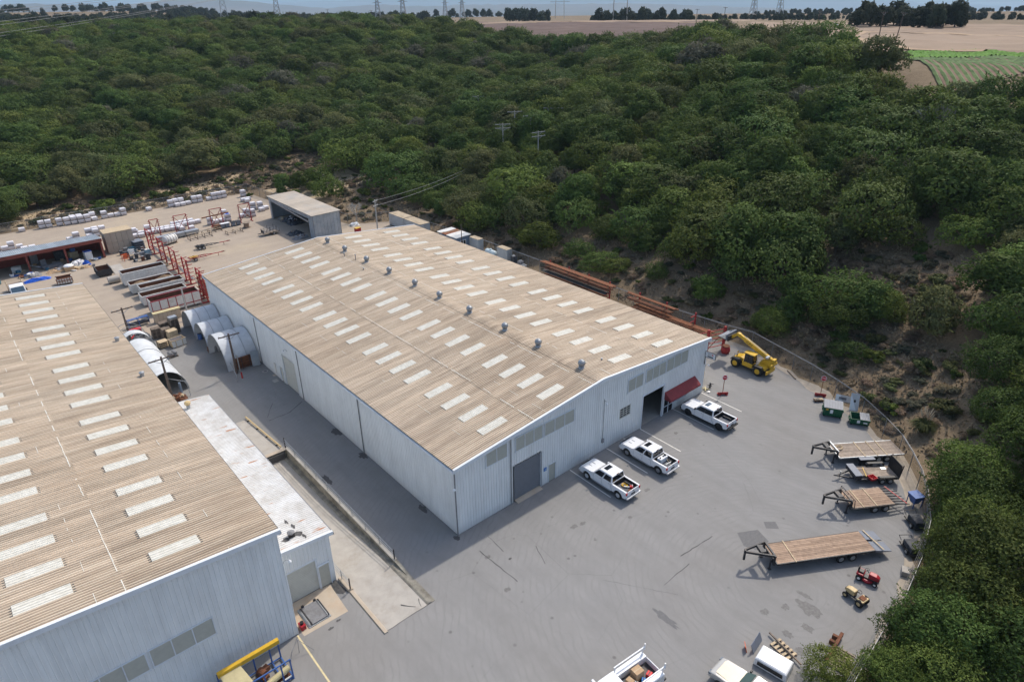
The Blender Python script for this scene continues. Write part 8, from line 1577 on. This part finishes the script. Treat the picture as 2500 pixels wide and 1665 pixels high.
for lb, a, r_, h in (('steel lattice pylon, leftmost on the left ridge', 19.75, 600, 30, ), ('steel lattice pylon, second from the left', 23.4, 640, 30), ('steel lattice pylon, third from the left on the skyline', 30.7, 760, 30), ('steel lattice pylon, fourth from the left on the skyline', 32.6, 720, 30), ('distant steel pylon left of the skyline grove', 35.8, 980, 30), ('distant steel pylon just left of the skyline grove', 37.1, 930, 30), ('steel lattice pylon, left one above the right hilltop', 58.9, 900, 36), ('steel lattice pylon, right one above the right hilltop', 60.7, 900, 36)): pylon(lb, a, r_, h, 3.4, R(-20))
x, y = polar(49.2, 640); t = thing('h_frame_pole', 'tall two-legged pole standing above the plowed field', 'utility pole', (x, y, hz(x, y) - 1), R(-45)); [G().cyl((sx, 0, 0), (sx * .9, 0, 27), .45, .3, 8).make('pole', 'greypole', t) for sx in (-6, 6)]; G().bar((-9, 0, 25.5), (9, 0, 25.5), .5).make('cross_arm', 'greypole', t)
x, y = polar(44.6, 1000); t = thing('h_frame_pole', 'distant two-legged pole right of the skyline grove', 'utility pole', (x, y, hz(x, y) - 1), R(-45)); [G().cyl((sx, 0, 0), (sx * .9, 0, 24), .4, .3, 8).make('pole', 'greypole', t) for sx in (-6, 6)]; G().bar((-13, 0, 21), (13, 0, 21), .5).make('cross_arm', 'greypole', t)
def cable(label, p, q, sag, r=.06, n=14):
    p, q = Vector(p), Vector(q); g = G(); pts = [p + (q - p) * k / n - Vector((0, 0, 4 * sag * (k / n) * (1 - k / n))) for k in range(n + 1)]; g.tube(pts, r, 4); tag(g.make('power_cable', 'leadgrey'), label, 'cable', 'overhead power cables')
X1, Y1 = polar(19.75, 600); Z1 = hz(X1, Y1)
for i in range(6):
    dx = -5 + 2 * i; cable('overhead power cable sweeping to the leftmost pylon, %s from the top' % nth(i), (X1 + dx, Y1 - dx * .4, Z1 + 28 - 3.6 * (i // 2)), (-150 + dx, 190 + i * 6, 33 - 2.4 * i), 3, .07)
cable('thin power cable from the yard pole into the wood, upper one', (38.0, 77.2, 8.4), (83.8, 92.5, 10.0), 1.2, .03); cable('thin power cable from the yard pole into the wood, lower one', (38.3, 77.0, 7.5), (83.0, 92.5, 9.8), 1.4, .03); cable('thin power cable between the two left T-poles in the wood', (83.8, 92.5, 10.0), (107, 131.5, 13.2), 1.2, .03)
# far hills
def hills(name, pts, d0, d1, base, seed, rough=14, k=9):
    """ridge at distance d1 whose crest follows (azimuth, height), foot at d0"""
    azs = np.linspace(pts[0][0], pts[-1][0], 160); hs = np.interp(azs, [p[0] for p in pts], [p[1] for p in pts]); g = G(); vs = []
    for i, (a, h) in enumerate(zip(azs, hs)):
        for j in range(k + 1):
            u = j / k; d = d0 + (d1 - d0) * u; x, y = polar(a, d); n_ = mnoise.fractal((x * .0011 + seed, y * .0011, .3), .9, 2.1, 5); crest = h + rough * mnoise.fractal((a * 1.3 + seed, 2.2, 0), .8, 2, 4)
            b_ = base - d0 * .0; vs.append((x, y, b_ + (crest - b_) * (u ** .8) * (1 + .22 * n_ * (1 - u)) if u else b_ - 60))
        x, y = polar(a, d1 * 1.2); vs.append((x, y, base - 60))
    m = k + 2; g.add(vs, [(i * m + j, (i + 1) * m + j, (i + 1) * m + j + 1, i * m + j + 1) for i in range(159) for j in range(m - 1)]); return struct(g.make(name, 'hillmat', None, True))
def el(v, az_): # height at distance d of native row v in that direction
    return None
HORI = lambda a: np.interp(a, [6.4, 21.3, 40.9, 60.5, 75.3], [36, 27, 18, 8, -1])
def crest(lst, d): return [(a, 41.8 + d * (HORI(a) - v) / 1629 / math.sqrt(1 + ((a - 40.9) / 57.3) ** 2 * .8)) for a, v in lst]
hills('hills_near', crest([(0, 30), (8, 16), (13, 20), (17, 4), (21, 8), (24, 16), (27, 22), (31, 14), (34, 18), (38, 14), (44, 12), (50, 10), (55, 14), (60, 18), (64, 22), (68, 28), (72, 22), (76, 26), (84, 30)], 11000), 7600, 11000, -190, 1.7, 14)
hills('hills_far', crest([(-4, 30), (10, 14), (20, 14), (28, 8), (33, -4), (38, -16), (46, -34), (52, -40), (58, -36), (63, -18), (67, -4), (69, 4), (71, 14), (73, 10), (75, 16), (84, 22)], 26000), 17000, 26000, -400, 5.1, 36)
# ------------------------------------------------------------ the air
hz_o = G().bx(-36000, -36000, -900, 36000, 36000, 1300).make('haze', 'white'); a = bpy.data.materials.new('haze'); a.use_nodes = True; a.node_tree.nodes.clear(); pv = a.node_tree.nodes.new('ShaderNodeVolumePrincipled'); mo = a.node_tree.nodes.new('ShaderNodeOutputMaterial')
pv.inputs['Color'].default_value = (.55, .78, 1, 1); pv.inputs['Density'].default_value = 8e-5; pv.inputs['Anisotropy'].default_value = .1; a.node_tree.links.new(pv.outputs[0], mo.inputs['Volume']); hz_o.data.materials.clear(); hz_o.data.materials.append(a); hz_o['kind'] = 'stuff'; hz_o['label'] = 'pale blue haze over the whole landscape'
